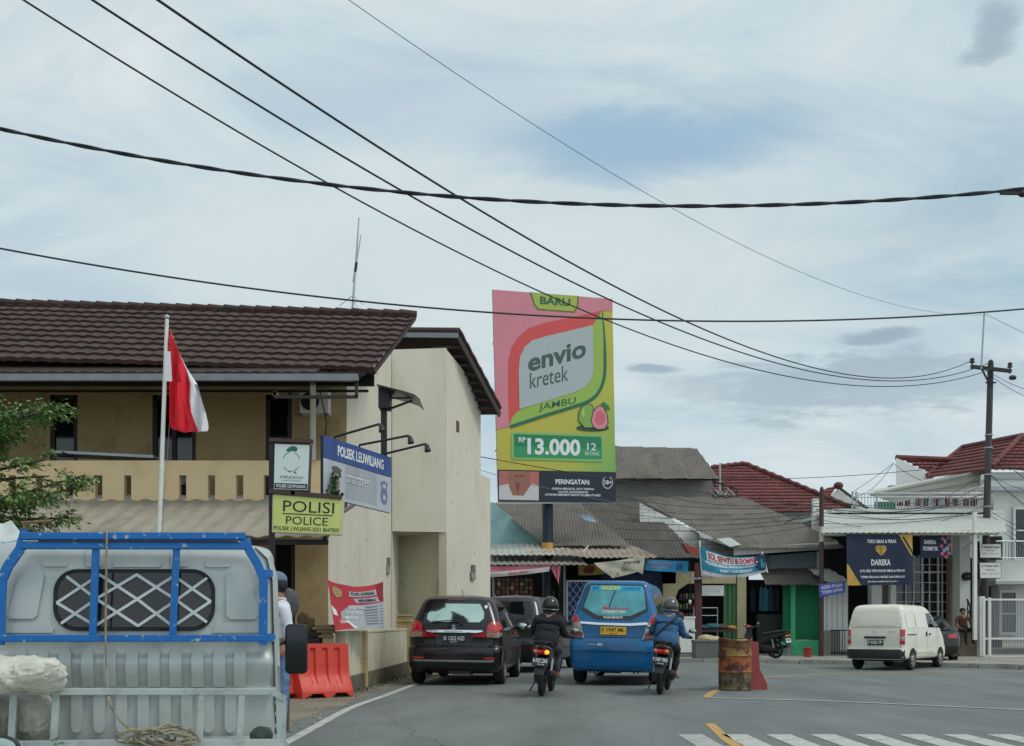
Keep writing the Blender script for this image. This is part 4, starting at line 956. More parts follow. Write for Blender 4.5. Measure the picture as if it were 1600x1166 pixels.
# second, higher roof: ridge from x=655 to x=715 at row 520, verge falling to (780, 642)
rA, rB = P(612, 518, 25.5), P(716, 519, 25.0); eB = P(781, 641, 27.2); eA = eB + (rA - rB) - V((3.0, -0.6, 0))
bay = MB(cream)
zc2 = P(0, 536, 24.6).z
bay.prism([V((B0.x, B0.y, zo)), V((B1.x, B1.y, zo)), V((B1.x, B1.y, zc2 - 0.08)), V((B0.x, B0.y, zc2 - 0.2))], V((-0.04, 0.2, 0)))     # face towards the viewer
dirn = (B2 - B1).normalized(); inw = V((-dirn.y, dirn.x, 0))
zr = P(0, 668, 27.2).z
def on3(t, z): p = B1 + (B2 - B1) * t; return V((p.x, p.y, z))
bay.prism([on3(0.0, 0), on3(1, 0), on3(1, 6.9), on3(0.5, 7.55), on3(0.0, zc2 - 0.12)], inw * 0.2)
bay.prism([V((B2.x, B2.y, 0)), V((B2b.x, B2b.y, 0)), V((B2b.x, B2b.y, P(0, 748, 27.5).z)), V((B2.x, B2.y, P(0, 742, 27.3).z))], inw * 0.2)
bay.prism([V((B0.x + .05, B0.y + 0.2, zo)), V((B1.x, B1.y + 0.02, zo)), V((B1.x - .2, B1.y + 2.4, zo)), V((B0.x + .05, B0.y + 2.4, zo))], (0, 0, 0.15))    # soffit over the recess
bay.prism([V((B0.x, B0.y, 0)), V((B0.x + 0.06, B0.y + 2.1, 0)), V((B0.x + 0.06, B0.y + 2.1, zo)), V((B0.x, B0.y, zo))], inn * 0.2)
bay.build('street_bay', ps)
mb = MB(cream_base); r0 = V((B0.x + 0.04, B0.y + 1.3, 0)); r1 = V((B1.x + 0.05, B1.y + 0.25, 0))
mb.prism([r0, r1, r1 + V((0, 0, zo)), r0 + V((0, 0, zo))], (-0.05, 0.15, 0)); mb.build('recess_wall', ps)
# back and far sides so that the house is a closed volume
mb = MB(cream); mb.box((-16, 27.7, 0), (-0.9, 27.9, 6.9)); mb.box((-16.2, 18.0, 0), (-16, 27.7, 6.5)); mb.build('rear_wall', ps)
# front: ground-floor wall, balcony slab, parapet with slots, upper wall
mb = MB(tan_wall)
dx0, dx1 = P(424, 0, 18).x, P(461, 0, 18).x
mb.box((-16, 18, 0), (dx0, 18.2, zb - 0.02)); mb.box((dx1, 18, 0), (C0.x - 0.002, 18.2, zb - 0.02)); mb.box((dx0, 18, P(0, 850, 18).z), (dx1, 18.2, zb - 0.02)); mb.build('front_wall', ps)
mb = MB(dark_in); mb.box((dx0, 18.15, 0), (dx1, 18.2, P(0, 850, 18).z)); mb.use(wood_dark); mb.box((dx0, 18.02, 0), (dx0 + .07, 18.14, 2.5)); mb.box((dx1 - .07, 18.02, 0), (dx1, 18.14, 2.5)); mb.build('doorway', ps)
mb = MB(concrete); mb.box((-16, 18.0, zb - 0.015), (C0.x - 0.01, 19.5, zb + 0.1)); mb.build('balcony_floor', ps)
mb = MB(yellow_wall); slots = [20, 62, 109, 155, 200, 286, 331, 375, 418, 462]
zs0, zs1 = P(0, 780, 18).z, P(0, 743, 18).z; xs = [-16]
for s in slots: xs += [P(s - 5.6, 0, 18).x, P(s + 5.6, 0, 18).x]
xs.append(C0.x - 0.005)
for i in range(0, len(xs), 2): mb.box((xs[i], 17.98, zs0), (xs[i + 1], 18.1, zs1))
mb.box((-16, 17.98, zs1), (C0.x - 0.005, 18.1, zt)); mb.box((-16, 17.98, zb - 0.16), (C0.x - 0.005, 18.1, zs0))
mb.box((C0.x - 0.12, 18.1, zb + .1), (C0.x - 0.005, 19.5, zt)); mb.build('balcony_parapet', ps)
def xu(x): return P(x, 0, 19.5).x
doors = [(78, 121), (238, 306), (415, 456)]
mb = MB(tan_wall); zu0, zu1, zh = zb + 0.1, 6.4, P(0, 617, 19.5).z
edges = [-16] + [xu(v) for d in doors for v in d] + [sw(19.5, 0).x - 0.005]
for i in range(0, len(edges), 2): mb.box((edges[i], 19.5, zu0), (edges[i + 1], 19.7, zu1))
for a, b in doors: mb.box((xu(a), 19.5, zh), (xu(b), 19.7, zu1))
mb.build('upper_wall', ps)
for a, b in doors:
    mb = MB(wood_dark); A, B = xu(a), xu(b); zt2 = P(0, 598, 19.5).z
    for x in ([A, B - .08] if b - a < 50 else [A, (A + B) / 2 - .05, B - .08]): mb.box((x, 19.52, zu0), (x + .08, 19.6, zh))
    mb.box((A, 19.52, zh - .08), (B, 19.6, zh)); mb.box((A + .08, 19.54, zu0), (B - .08, 19.58, zu0 + 0.35)); o = mb.build('balcony_door', ps)
    mb = MB(glass_dark); mb.box((A + .08, 19.56, zu0 + .35), (B - .08, 19.575, zh - .08)); mb.build('pane', o)
    mb = MB(mat('curtain', C(120, 130, 140), 0.9, var=0.15)); mb.prism([V((A + .25, 19.6, zh - .25)), V((B - .12, 19.6, zh - .25)), V((B - .12, 19.6, zu0 + .6))], (0, 0.01, 0)); mb.build('curtain', o)
# white plank lying behind the parapet
mb = MB(galv); mb.bar(P(84, 709, 18.6), P(247, 717, 18.6), 0.5, 0.05); o = mb.build('trestle_board'); tag(o, 'pale board lying behind the ochre balcony parapet', 'board')
# roof
rl0, rl1 = P(-330, 456, 21), P(651, 493, 21); el0, el1 = P(-330, 560, 17.55), P(586, 579, 17.55)
rl0 = rl1 + V((-17, 0, 0.46)); nrm = (rl1 - rl0).cross(el1 - rl1)
tilew = 0.26
mb = MB(tile_brown); el1 = P(586, 575, 17.55); roof_poly(mb, [rl0, rl1, el1, el1 + V((-17, 0, 0.42))], (1, 0, -.035), tilew, 0.010, rows=0.385, step=0.045, sub=5, thick=0.05, jitter=0.012)
rf = mb.build('roof', ps, smooth=35)
mb = MB(tile_brown); bk = V((0, 3.6, -2.0)); rin = rl1 + V((-1.25, 0, 0)); roof_poly(mb, [rl0, rin, rin + bk, rl0 + bk], (1, 0, 0), tilew, 0.010, rows=0.385, step=0.045, sub=4, thick=0.05); mb.build('rear_slope', rf, smooth=35)
mb = MB(tile_brown)
for i in range(52):
    a = rl1 + (rl0 - rl1) * (i / 52) + V((0, 0, 0.02)); b = rl1 + (rl0 - rl1) * ((i + 1.08) / 52) + V((0, 0, 0.04)); mb.tube([a, b], [0.075, 0.085], 8)
mb.build('ridge_tiles', rf, smooth=50)
mb = MB(tile_brown); mb.bar(rl1 + V((-.03, -.02, -.06)), el1 + V((-.03, .05, -.06)), 0.04, 0.08); mb.build('verge_board', rf)
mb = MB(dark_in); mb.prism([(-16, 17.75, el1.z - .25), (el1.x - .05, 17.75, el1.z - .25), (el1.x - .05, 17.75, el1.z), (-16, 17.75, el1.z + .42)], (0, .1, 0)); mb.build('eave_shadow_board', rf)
# lower lip of tiles, gutter and the steel truss that carries it
e0 = P(590, 580, 17.55).z - .13; gx = P(560, 0, 17).x; gz = P(0, 591, 17).z
mb = MB(tile_brown); roof_poly(mb, [V((-16, 17.75, gz + .26)), V((gx + .25, 17.75, gz + .26)), V((gx + .12, 17.0, gz + .07)), V((-16, 17.0, gz + .07))], (1, 0, 0), tilew, 0.010, rows=0.4, step=0.04, sub=5, thick=0.04); mb.build('lower_eave', rf, smooth=35)
mb = MB(grey_steel); mb.box((-16, 16.94, gz - .05), (gx, 17.03, gz + .06)); mb.build('gutter', rf)
mb = MB(dark_steel)
for x in [gx - .04] + [gx - 2.4 - 2.2 * i for i in range(5)]:
    mb.bar((x, 17.05, gz), (x, 19.48, gz + .8), 0.03)
mb.bar((-16, 18.2, gz + .06), (gx, 18.2, gz + .06), 0.04); mb.bar((gx - .04, 17.06, gz - .06), (gx - .04, 17.06, gz - .3), 0.05); mb.bar((gx - 1.4, 17.06, gz - .3), (gx - .02, 17.06, gz - .3), 0.05)
mb.build('eave_truss', rf)
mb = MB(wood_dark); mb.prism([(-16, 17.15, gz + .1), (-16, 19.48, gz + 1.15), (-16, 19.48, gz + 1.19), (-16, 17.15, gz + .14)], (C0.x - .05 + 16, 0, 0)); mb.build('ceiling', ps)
# second roof over the bay: ridge and the slope that falls away behind, seen from below
mb = MB(tile_brown); roof_poly(mb, [rA, rB, eB, eA], (rA - rB), tilew, 0.012, rows=0.38, step=0.045, sub=5, thick=0.05)
r2 = mb.build('bay_roof', ps, smooth=35)
fA = rA + V((-0.6, -1.2, -0.8)); fB = rB + V((-0.15, -1.0, -0.75))
und = V((0, 0, -0.09))
mb = MB(wood_dark); mb.prism([rA + und, rB + und, eB + und, eA + und], (0, 0, -0.03)); mb.build('soffit', r2)
mb = MB(wood_dark); mb.bar(rB + und * 1.4, eB + und * 1.4, 0.04, 0.16)
for k in range(1, 9):
    t = k / 9; a = rB + (eB - rB) * t + und * 1.6; mb.bar(a, a + V((-0.75, 0.05, 0)), 0.05, 0.06)
mb.build('rafters', r2)
mb = MB(grey_steel); mb.bar(rA + V((0, -.05, -.1)), rB + V((0, -.05, -.1)), 0.05, 0.12); mb.build('fascia', r2)
mb = MB(tile_brown); mb.tube([rA + V((0, 0, .03)), rB + V((0.02, 0, .03))], 0.08, 8); mb.tube([rB + (eB - rB) * (k / 14) + V((0, 0, .05 + .03 * (k % 2))) for k in range(15)], 0.06, 8); mb.build('ridge_tiles', r2, smooth=50)
# vents in the street wall
def vent(p, wd, hh, ang):
    M = Matrix.Translation(p) @ Matrix.Rotation(ang, 4, 'Z')
    mb = MB(concrete); mb.box((-wd / 2, -.03, 0), (wd / 2, .02, hh), 0.006, M); mb.use(grey_steel); mb.box((-wd * .28, -.045, hh), (wd * .28, .02, hh * 1.9), 0.005, M)
    mb.build('wall_vent', ps)
vent(V((sw(23.85, 0).x + .02, 23.85, P(0, 897, 23.85).z)), 0.3, 0.2, R(86.8)); a3 = math.atan2(dirn.y, dirn.x)
q3 = on3(0.72, P(0, 906, 26.6).z); vent(q3 + V((0.03, -.02, 0)), 0.3, 0.2, a3)
mb = MB(mat('rust_panel', C(96, 74, 56), 0.9, var=0.3, scale=9)); q = on3(0.3, P(0, 674, 25.4).z); mb.box((-.1, -.012, 0), (.1, .02, .27), 0, Matrix.Translation(q) @ Matrix.Rotation(a3, 4, 'Z')); mb.build('vent_hatch', ps)
mb = MB(dark_steel)
for t_, z_ in ((.12, 4.1), (.3, 4.9), (.62, 3.7), (.42, 3.2), (.18, 2.6), (.8, 3.0), (.55, 5.6)): q_ = on3(t_, z_) - inw * .006; mb.ell(q_, (.010, .010, .013), 8, 6)
mb.build('bolt_hole', ps)
mb = MB(dark_steel)
for d_, z_ in ((20.2, 2.5), (21.4, 2.9), (22.6, 2.2), (23.5, 3.6), (19.4, 2.2)): mb.ell(sw(d_, z_) - inn * .004, (.009, .010, .012), 8, 6)
mb.build('bolt_hole', ps)
# carport awning of corrugated steel along the front
av0, av1 = P(0, 781, 17.95).z, P(0, 838, 15.6).z; ax1 = P(512, 0, 15.6).x
mb = MB(tin_grey); roof_poly(mb, [V((-14, 15.6, av1)), V((ax1, 15.6, av1)), V((C0.x - .02, 17.95, av0)), V((-14, 17.95, av0))], (1, 0, 0), 0.30, 0.016, rows=3, sub=8, thick=0.01)
aw = mb.build('carport_awning', smooth=50); tag(aw, 'weathered corrugated metal carport roof below the ochre balcony', 'awning')
mb = MB(dark_steel); mb.box((-14, 15.72, av1 - .12), (ax1 - .02, 15.78, av1 - .04))
for x in (ax1 - .1, ax1 - 3, ax1 - 6): mb.bar((x, 15.75, av1 - .08), (x, 17.95, av0 - .08), .05)
for x in (-7.2, -10.0): mb.tube([(x, 15.75, 0), (x, 15.75, av1 - .1)], 0.04, 8)
mb.build('frame', aw)
# flag, pole
fp0 = P(249, 830, 15.2); fp1 = P(261, 499, 15.2); base = V((fp0.x - 0.06, 15.2, 0))
pole = thing('flagpole', 'slim white flagpole in front of the ochre balcony', 'flagpole', base)
mb = MB(white_paint); mb.tube([base, fp0, fp1], [0.04, 0.034, 0.028], 10); mb.use(galv); mb.ell(fp1 + V((0, 0, .03)), 0.04, 10, 6); mb.build('pole', pole, smooth=50)
mb = MB(grey_steel); mb.tube([base + V((0.09, 0, 1.0)), fp0 + V((0.05, -0.02, 0)), P(265, 660, 15.2)], 0.004, 5); mb.build('halyard', pole)
red = mat('flag_red', C(224, 30, 48), 0.8, var=0.06, scale=3); wht = mat('flag_white', C(230, 226, 230), 0.8, var=0.05)
def px(x, y, off): p = P(x, y, 15.2); p.y += off; return p
fl = MB(red)
# outline of the hanging cloth as rows: (row, left px, split px, right px)
rows = [(513, 263, 265, 265.5), (530, 263, 272, 272.5), (550, 263, 280, 280.5), (575, 264, 290, 291), (600, 265, 296, 307), (625, 265, 297, 317), (645, 264, 300, 322.5), (660, 264, 303, 324.5), (668, 265, 305, 325), (673, 275, 306, 324)]
def frow(r, k0, k1):
    pts = []
    for i in range(7):
        t = i / 6; x = r[k0] * (1 - t) + r[k1] * t
        pts.append(px(x, r[0] + (3 * math.sin(t * 3) if r[0] > 660 else 0), 0.07 * math.sin(x * 0.33 + r[0] * 0.02) + 0.04 * math.sin(x * 0.15)))
    return pts
for k0, k1, m in ((1, 2, red), (2, 3, wht)):
    fl.use(m); g = [frow(r, k0, k1) for r in rows]
    fl.add([p for r in g for p in r], [(i * 7 + j, i * 7 + j + 1, i * 7 + 7 + j + 1, i * 7 + 7 + j) for i in range(len(g) - 1) for j in range(6)])
fl.use(wht); fl.add([px(262, 552, -.12), px(271, 553, -.13), px(273.5, 599, -.13), px(262, 599, -.12)], [(0, 1, 2, 3)])
o = fl.build('flag', smooth=80); tag(o, 'red and white flag hanging limp from the slim white pole', 'flag')
# radio aerial on the roof
b = P(549, 487, 21.0)
an = thing('radio_aerial', 'thin radio mast standing on the brown tiled roof ridge', 'aerial', b)
mb = MB(galv); mb.tube([b + V((0, 0, -.3)), P(561, 340, 21.0)], [0.03, 0.014], 6); mb.build('mast', an)
mb = MB(galv); mb.tube([P(552, 440, 21.0), P(564, 368, 21.0)], [0.022, 0.01], 6); mb.use(dark_steel); mb.tube([P(555, 425, 21), P(557, 410, 21)], 0.03, 6); mb.build('whip', an)
mb = MB(galv)
for x, y in ((530, 478), (568, 476), (540, 470), (560, 486)): mb.tube([P(551, 462, 21), P(x, y, 21)], 0.007, 4)
mb.build('radials', an)
# air conditioner, camera, downpipe and cables on the upper front
a0 = P(487, 645, 19.2); ac = thing('air_conditioner', 'outdoor air conditioner unit high on the ochre upper wall', 'air conditioner', (P(490, 0, 19.2).x, 19.3, P(0, 645, 19.2).z))
mb = MB(white_paint); mb.pbox(468, 513, 608, 645, 19.15, 19.48, 0.02); k = mb.build('casing', ac)
mb = MB(dark_steel); cc = P(484, 627, 19.14); mb.lathe([(0.001, 0), (0.17, 0)], cc, 'Y', 24); mb.use(black_plastic)
for r in (0.06, 0.11, 0.16): mb.lathe([(r - .006, -.012), (r + .006, -.012)], cc, 'Y', 24)
mb.build('fan_grille', ac)
mb = MB(dark_steel); mb.bar(P(470, 648, 19.2), P(470, 648, 19.5), .03); mb.bar(P(510, 648, 19.2), P(510, 648, 19.5), .03); mb.build('bracket', ac)
b = P(431, 617, 17.9); o = MB(white_paint); o.tube([b + V((0, -.1, 0)), b + V((0, .06, 0))], 0.045, 12); o.use(glass_dark); o.lathe([(0.001, -.105), (.036, -.105)], b, 'Y', 14); o.use(grey_steel); o.bar(b, b + V((0, 0.1, .12)), .025)
tag(o.build('security_camera', smooth=40), 'small white security camera under the eave of the police station', 'camera')
mb = MB(white_tin); mb.tube([P(489, 600, 17.3), P(489, 640, 17.8), P(489, 719, 17.9)], 0.05, 10); o = mb.build('downpipe', smooth=50); tag(o, 'white rain pipe beside the air conditioner', 'pipe')
mb = MB(black_plastic)
for x0, x1, s in ((452, 447, 3), (454, 451, -3), (500, 505, 8)): mb.tube([P(x0, 612, 18.4), P((x0 + x1) / 2 + s, 660, 18.3), P(x1, 719, 18.1)], 0.012, 5)
o = mb.build('hanging_cables'); tag(o, 'thin cables hanging down to the balcony parapet', 'cable')
# small canopy on a dark post above the blue board
cp = P(600, 700, 16.35)
o = thing('bracket_canopy', 'small dark curved canopy on a bracket above the blue board', 'canopy', (cp.x, 16.35, 0))
mb = MB(dark_steel); mb.bar(P(600, 760, 16.35), P(600, 607, 16.35), 0.09); mb.bar(P(600, 750, 16.35), (sw(16.35, 0).x + .3, 16.6, P(0, 750, 16.35).z), .05); mb.pbox(591, 609, 606, 637, 16.2, 16.5); mb.bar(P(606, 640, 16.3), P(644, 626, 16.0), .03); mb.bar(P(600, 622, 16.3), P(648, 622, 16.0), .03); mb.build('post', o)
mb = MB(mat('smoked_sheet', C(62, 58, 54), 0.35, var=0.2, scale=6)); cv = [P(592, 608, 16.3), P(612, 613, 16.2), P(635, 619, 16.05), P(650, 624, 15.95), P(658, 631, 15.9)]
mb.loft([[p + V((0, -.25, 0)), p + V((0, .5, 0)), p + V((0, .5, .02)), p + V((0, -.25, .02))] for p in cv]); mb.build('sheet', o)

# ------------------------------------------------------------------ boundary wall with piers
bw = thing('boundary_wall', 'low stained boundary wall with tan pillars along the verge', 'wall', (-2.6, 19.5, 0))
def bwp(d, z=0): return V((-2.64 + 0.05 * (d - 17.6), d, z))
mb = MB(cream_base); mb.prism([bwp(16.6, .25), bwp(23.4, .25), bwp(23.4, 1.03), bwp(16.6, 1.0)], inn * 0.18); mb.prism([bwp(16.6, .97) + V((.01, 0, 0)), bwp(23.4, 1.0) + V((.01, 0, 0)), bwp(23.4, 1.04) + V((.01, 0, 0)), bwp(16.6, 1.01) + V((.01, 0, 0))], inn * 0.22); mb.build('panel', bw)
mb = MB(mossy); mb.prism([bwp(16.6, 0) + V((.05, 0, 0)), bwp(23.4, 0) + V((.05, 0, 0)), bwp(23.4, .30) + V((.05, 0, 0)), bwp(16.6, .27) + V((.05, 0, 0))], inn * 0.28); mb.build('plinth', bw)
mb = MB(cream); a, b = bwp(16.6, .9) + inn * .1, bwp(23.4, .97) + inn * .1
for d, top, wd in ((18.0, 1.02, .2), (23.2, 1.18, .26)):
    p = bwp(d) + V((.03, 0, 0)); mb = MB(pier_tan); mb.box((p.x - wd, d - wd / 2, 0), (p.x + .05, d + wd / 2, top), 0.012)
    if d > 20: mb.box((p.x - wd - .03, d - wd / 2 - .03, top), (p.x + .09, d + wd / 2 + .03, top + .06), .015); mb.box((p.x - wd, d - wd / 2, top + .06), (p.x + .06, d + wd / 2, top + .13), .02); mb.box((p.x - wd - .02, d - wd / 2 - .02, top + .13), (p.x + .08, d + wd / 2 + .02, top + .17), .015)
    mb.build('pillar', bw)
# gate pier with moulded cap, dark pedestal and carved stone beside it
p = P(505, 1000, 16.3); gpz = .98
o = thing('gate_pier', 'tan gate pier with a heavy moulded cap behind the red barrier', 'pier', (p.x, 16.4, 0))
mb = MB(pier_tan); mb.box((p.x - .01, 16.3, 0), (p.x + .14, 16.5, .91), .01); mb.build('shaft', o)
mb = MB(mat('cap_stone', C(136, 122, 92), 0.9, var=0.25, scale=5, dirt=C(80, 72, 54), dirt_amt=.6))
for z0, z1, e in ((.96, 1.0, .03), (1.0, 1.04, .0), (1.04, 1.09, .05), (1.09, 1.13, .09), (1.13, 1.17, .06)): mb.box((p.x - .03 - e * 1.4, 16.3 - e, z0 - .05), (p.x + .12 + e * .6, 16.5 + e, z1 - .05), .012)
mb.build('cap', o)
mb = MB(mat('dark_gate', C(42, 44, 46), 0.6, 0.2, var=0.2, scale=6)); q0 = P(477, 990, 16.4); q1 = P(500, 990, 16.4)
mb.box((q0.x, 16.4, 0.02), (q1.x, 16.8, .92), .015); mb.box((q0.x - .02, 16.38, .92), (q1.x + .02, 16.82, 1.0), .012); mb.use(black_plastic); mb.box((q0.x + .03, 16.393, .15), (q1.x - .03, 16.4, .8))
o = mb.build('pedestal'); tag(o, 'dark square pedestal carrying the carved brown stone', 'pedestal')
mb = MB(mat('carved_stone', C(104, 86, 64), 0.95, var=0.45, scale=14, bump=1.0, bscale=30))
sc = P(481, 960, 16.55); sc.x -= .04
def lump(p):
    k = 1 + 0.28 * noise.noise(p * 9) + 0.16 * noise.noise(p * 22); return p * k
mb.ell((sc.x + .03, 16.6, 1.08), (.14, .13, .17), 24, 18, fn=lump); mb.ell((sc.x - .03, 16.58, 1.19), (.11, .11, .12), 20, 14, fn=lump); mb.ell((sc.x + .10, 16.6, 1.04), (.12, .12, .06), 18, 10, fn=lump); mb.ell((sc.x + .07, 16.52, 1.08), (.05, .07, .09), 14, 10, fn=lump)
o = mb.build('stone_carving', smooth=60); tag(o, 'rough brown carved stone figure on the dark pedestal by the gate pier', 'carving')

# ------------------------------------------------------------------ street signs of the station
post = P(423, 900, 14.0)
so_ = thing('sign_post', 'dark steel post with two arms holding the white and the yellow police signs', 'post', (post.x, 14.0, 0))
mb = MB(dark_steel); mb.bar((post.x, 14.06, 0), P(425, 686, 14.06), 0.07); mb.build('upright', so_)
mb = MB(brown_steel); mb.bar(P(422, 688, 14.02), P(489, 690, 14.02), .09, .05); mb.build('arm', so_); mb = MB(brown_steel); mb.bar(P(422, 768, 14.02), P(534, 778, 14.02), .09, .06); mb.bar(P(458, 768, 14.02), P(459, 774, 14.02), .09, .05); mb.build('arm', so_)
def boxsign(name, label, quad, box2d, face, rim, depth=0.14, cat='sign'):
    TL, TR, BR, BL = [P(*q) for q in quad]
    o = thing(name, label, cat, (TL + TR + BR + BL) / 4)
    m = quadmap(TL, TR, BR, BL, *box2d); nn = (m(0, 0, 1) - m(0, 0, 0))
    mb = MB(rim); mb.prism([TL, TR, BR, BL], -nn * depth); mb.build('casing', o)
    x0, y0, x1, y1 = box2d; ex, ey = (x1 - x0) * .02, (y1 - y0) * .025
    mb = MB(face); mb.patch([(x0 + ex, y0 + ey), (x1 - ex, y0 + ey), (x1 - ex, y1 - ey), (x0 + ex, y1 - ey)], m, None, 0.004); mb.build('face', o)
    return o, m
o, m = boxsign('light_box_sign', 'yellow light box sign lettered POLISI and POLICE', [(426, 773, 14), (536, 779, 14), (533, 836, 14), (425, 832, 14)], (0, 0, 110, 60), mat('sign_yellow', C(206, 212, 122), 0.45, var=0.05, scale=2), mat('sign_rim', C(196, 198, 160), 0.5, var=0.1))
mb = MB(ink_black); letters(mb, 'POLISI', 17, 8, 97, 26, m, .007, bold=0.0); mb.patch([(16, 28.5), (95, 28.5), (95, 30), (16, 30)], m, None, .007); letters(mb, 'POLICE', 22, 33, 88, 46, m, .007); letters(mb, 'POLSEK LWLIANG 0251 8647003', 3, 49.5, 106, 56, m, .007, bold=0.01); mb.build('lettering', o)
o, m = boxsign('light_box_sign', 'white light box sign with a green beret and a black name strip', [(428.5, 692, 14), (485, 694, 14), (482, 768, 14), (427, 766, 14)], (0, 0, 57, 75), mat('sign_white', C(214, 222, 220), 0.45, var=0.03), brown_steel)
gr = mat('print_green', C(40, 104, 88), 0.5, var=0); gry = mat('print_grey', C(96, 108, 108), 0.5, var=0)
mb = MB(gr); mb.patch([(19, 11), (24, 6), (31, 4), (36, 6), (37, 10), (35, 13), (29, 12), (22, 14)], m, None, .007); mb.patch([(22, 45), (29, 43), (28, 46)], m, None, .007); mb.patch([(30, 44), (36, 45), (37, 48), (34, 47)], m, None, .007)
mb.use(gry)
for a0, a1 in ((200, 250), (290, 340), (30, 75), (105, 150)):
    for q in stroke([(28 + 14 * math.cos(R(a)), 29 + 15 * math.sin(R(a))) for a in range(a0, a1 + 1, 10)], 1.0): mb.patch(q, m, None, .007)
letters(mb, 'PRESISI', 10, 51.5, 46, 56, m, .007, shear=.06); letters(mb, 'PREDIKTIF RESPONSIBILITAS', 13, 58, 46, 60, m, .007)
mb.use(mat('strip_black', C(26, 34, 38), .5, var=0)); mb.patch([(2, 63.5), (55, 63.5), (55, 72), (2, 72)], m, None, .007); mb.use(ink_white); letters(mb, 'POLSEK LEUWILIANG', 5, 65.3, 52, 70.3, m, .011, bold=.02); mb.build('lettering', o)
# blue-headed board on two posts
TL, TR = P(505, 680, 15.0), P(611, 715, 16.1); BR = P(611, 802, 16.1); BL = P(505, 776, 15.0)
bo = thing('notice_board', 'large board with blue heading and faded grey advert beside the wall', 'sign', (TL + TR) / 2 + V((0, 0, -3.8)))
m = quadmap(TL, TR, BR, BL, 0, 0, 106, 90); nn = m(0, 0, 1) - m(0, 0, 0)
mb = MB(dark_steel); mb.prism([TL, TR, BR, BL], -nn * .06); mb.build('backing', bo)
mb = MB(mat('board_grey', C(176, 182, 188), .6, var=.08, scale=3)); mb.patch([(0, 33), (106, 33), (106, 90), (0, 90)], m, None, .004); mb.use(mat('board_mid', C(160, 164, 170), .6, var=.06)); mb.patch([(33, 33), (82, 33), (82, 84), (33, 84)], m, None, .006)
mb.use(mat('board_blue', C(52, 78, 138), .5, var=.06)); mb.patch([(0, 0), (106, 0), (106, 32), (0, 32)], m, None, .005); mb.build('face', bo)
mb = MB(ink_white); letters(mb, 'POLSEK LEUWILIANG', 21, 8, 93, 24, m, .009, bold=.03)
letters(mb, 'smartfren', 33, 42, 70, 60, m, .013, bold=.0); mb.use(mat('print_outline', C(112, 118, 126), .6, var=0)); letters(mb, 'smartfren', 33.3, 42.6, 70.5, 60.6, m, .0095, bold=.03); mb.build('lettering', bo)
mb = MB(mat('emblem_blue', C(104, 118, 150), .6, var=.1)); mb.patch([(88, 45), (94, 41), (100, 45), (98, 54), (100, 66), (98, 76), (94, 80), (90, 76), (88, 66), (90, 54)], m, None, .008); mb.use(mat('board_grey2', C(176, 182, 188), .6, var=.08)); mb.patch(ellp(94, 50, 3, 4, 14), m, None, .011); mb.patch(ellp(94, 68, 2.4, 5, 14), m, None, .011); mb.build('emblem', bo)
mb = MB(mat('emblem_dark', C(92, 80, 72), .6, var=.2)); mb.patch([(12, 42), (20, 40), (27, 44), (25, 52), (14, 50)], m, None, .008); mb.use(mat('emblem_rust', C(140, 116, 104), .6, var=.3, scale=20)); mb.patch(ellp(20, 64, 4, 12, 16), m, None, .008); mb.build('crest', bo)
mb = MB(cream)
for u, v in ((12, 20), (12, 80), (60, 20), (60, 80)): q = m(u, v, -.06); mb.bar(q, (-3.12, 18.1, q.z), .05)
mb.build('bracket', bo)
nd_ = nn.normalized()
for i, (u, x1, y1) in enumerate(((19, 592, 663), (57, 637, 681), (99, 664, 694))):
    a = m(u, 1, -.03); dd = 14.55 + i * .35; b = P(x1, y1, dd); o = MB(dark_steel); o.tube([a, a + V((0, 0, .05)), b], .018, 6); o.use(black_plastic)
    o.tube([b, b + (b - a).normalized() * .05 + V((0, 0, -.04)), b + (b - a).normalized() * .07 + V((0, 0, -.12))], [.02, .035, .05], 10); o.build('lamp_arm', bo, smooth=50)
iv = mat('ivy_leaf', C(54, 84, 40), .7, var=.35, scale=14)
mb = MB(iv)
for i in range(90):
    q = m(rnd.gauss(13, 3.2), 52 + rnd.random() ** .7 * 40, rnd.uniform(.02, .12)); s = rnd.uniform(.02, .045); M = Matrix.Rotation(rnd.random() * 6, 3, 'Z') @ Matrix.Rotation(rnd.uniform(-1, 1), 3, 'X')
    mb.add([q + M @ V((-s, 0, 0)), q + M @ V((0, 0, -s)), q + M @ V((s, 0, 0)), q + M @ V((0, .01, s))], [(0, 1, 2, 3)])
mb.tube([m(12, 92, .06), m(14, 78, .07), m(13, 60, .06)], .008, 5)
o = mb.build('creeper', smooth=None); tag(o, 'small green creeper climbing over the edge of the blue-headed board', 'plant')
# red and white banner on the boundary wall
TL, TR = P(510, 905, 15.9), P(598, 909, 17.7); BR, BL = P(601, 983, 17.7), P(524, 986, 15.9)
bn = thing('cloth_banner', 'sagging red and grey cloth banner with a crest tied on the cream wall', 'banner', (TL + BR) / 2)
f = cloth(TL, TR, BR, BL, .10, -.03, .016, 3, 2.0)
redb = mat('banner_red', C(186, 52, 62), .75, var=.1, scale=2); greyb = mat('banner_grey', C(168, 172, 178), .75, var=.06, scale=2)
mb = MB(redb); mb.patch([(0, 0), (1, 0), (1, .42), (.35, .46), (.16, .62), (.14, 1), (0, 1)], f, .06); mb.use(greyb); mb.patch([(1, .42), (1, 1), (.14, 1), (.16, .62), (.35, .46)], f, .06)
mb.use(redb); mb.patch([(.0, .84), (.2, .78), (.38, 1), (0, 1)], f, .06, .006); mb.use(wht); mb.patch([(.2, .80), (.26, .80), (.44, .995), (.37, .995)], f, .06, .008); mb.patch([(.0, .5), (.08, .58), (.1, .70), (.02, .68)], f, .06, .006)
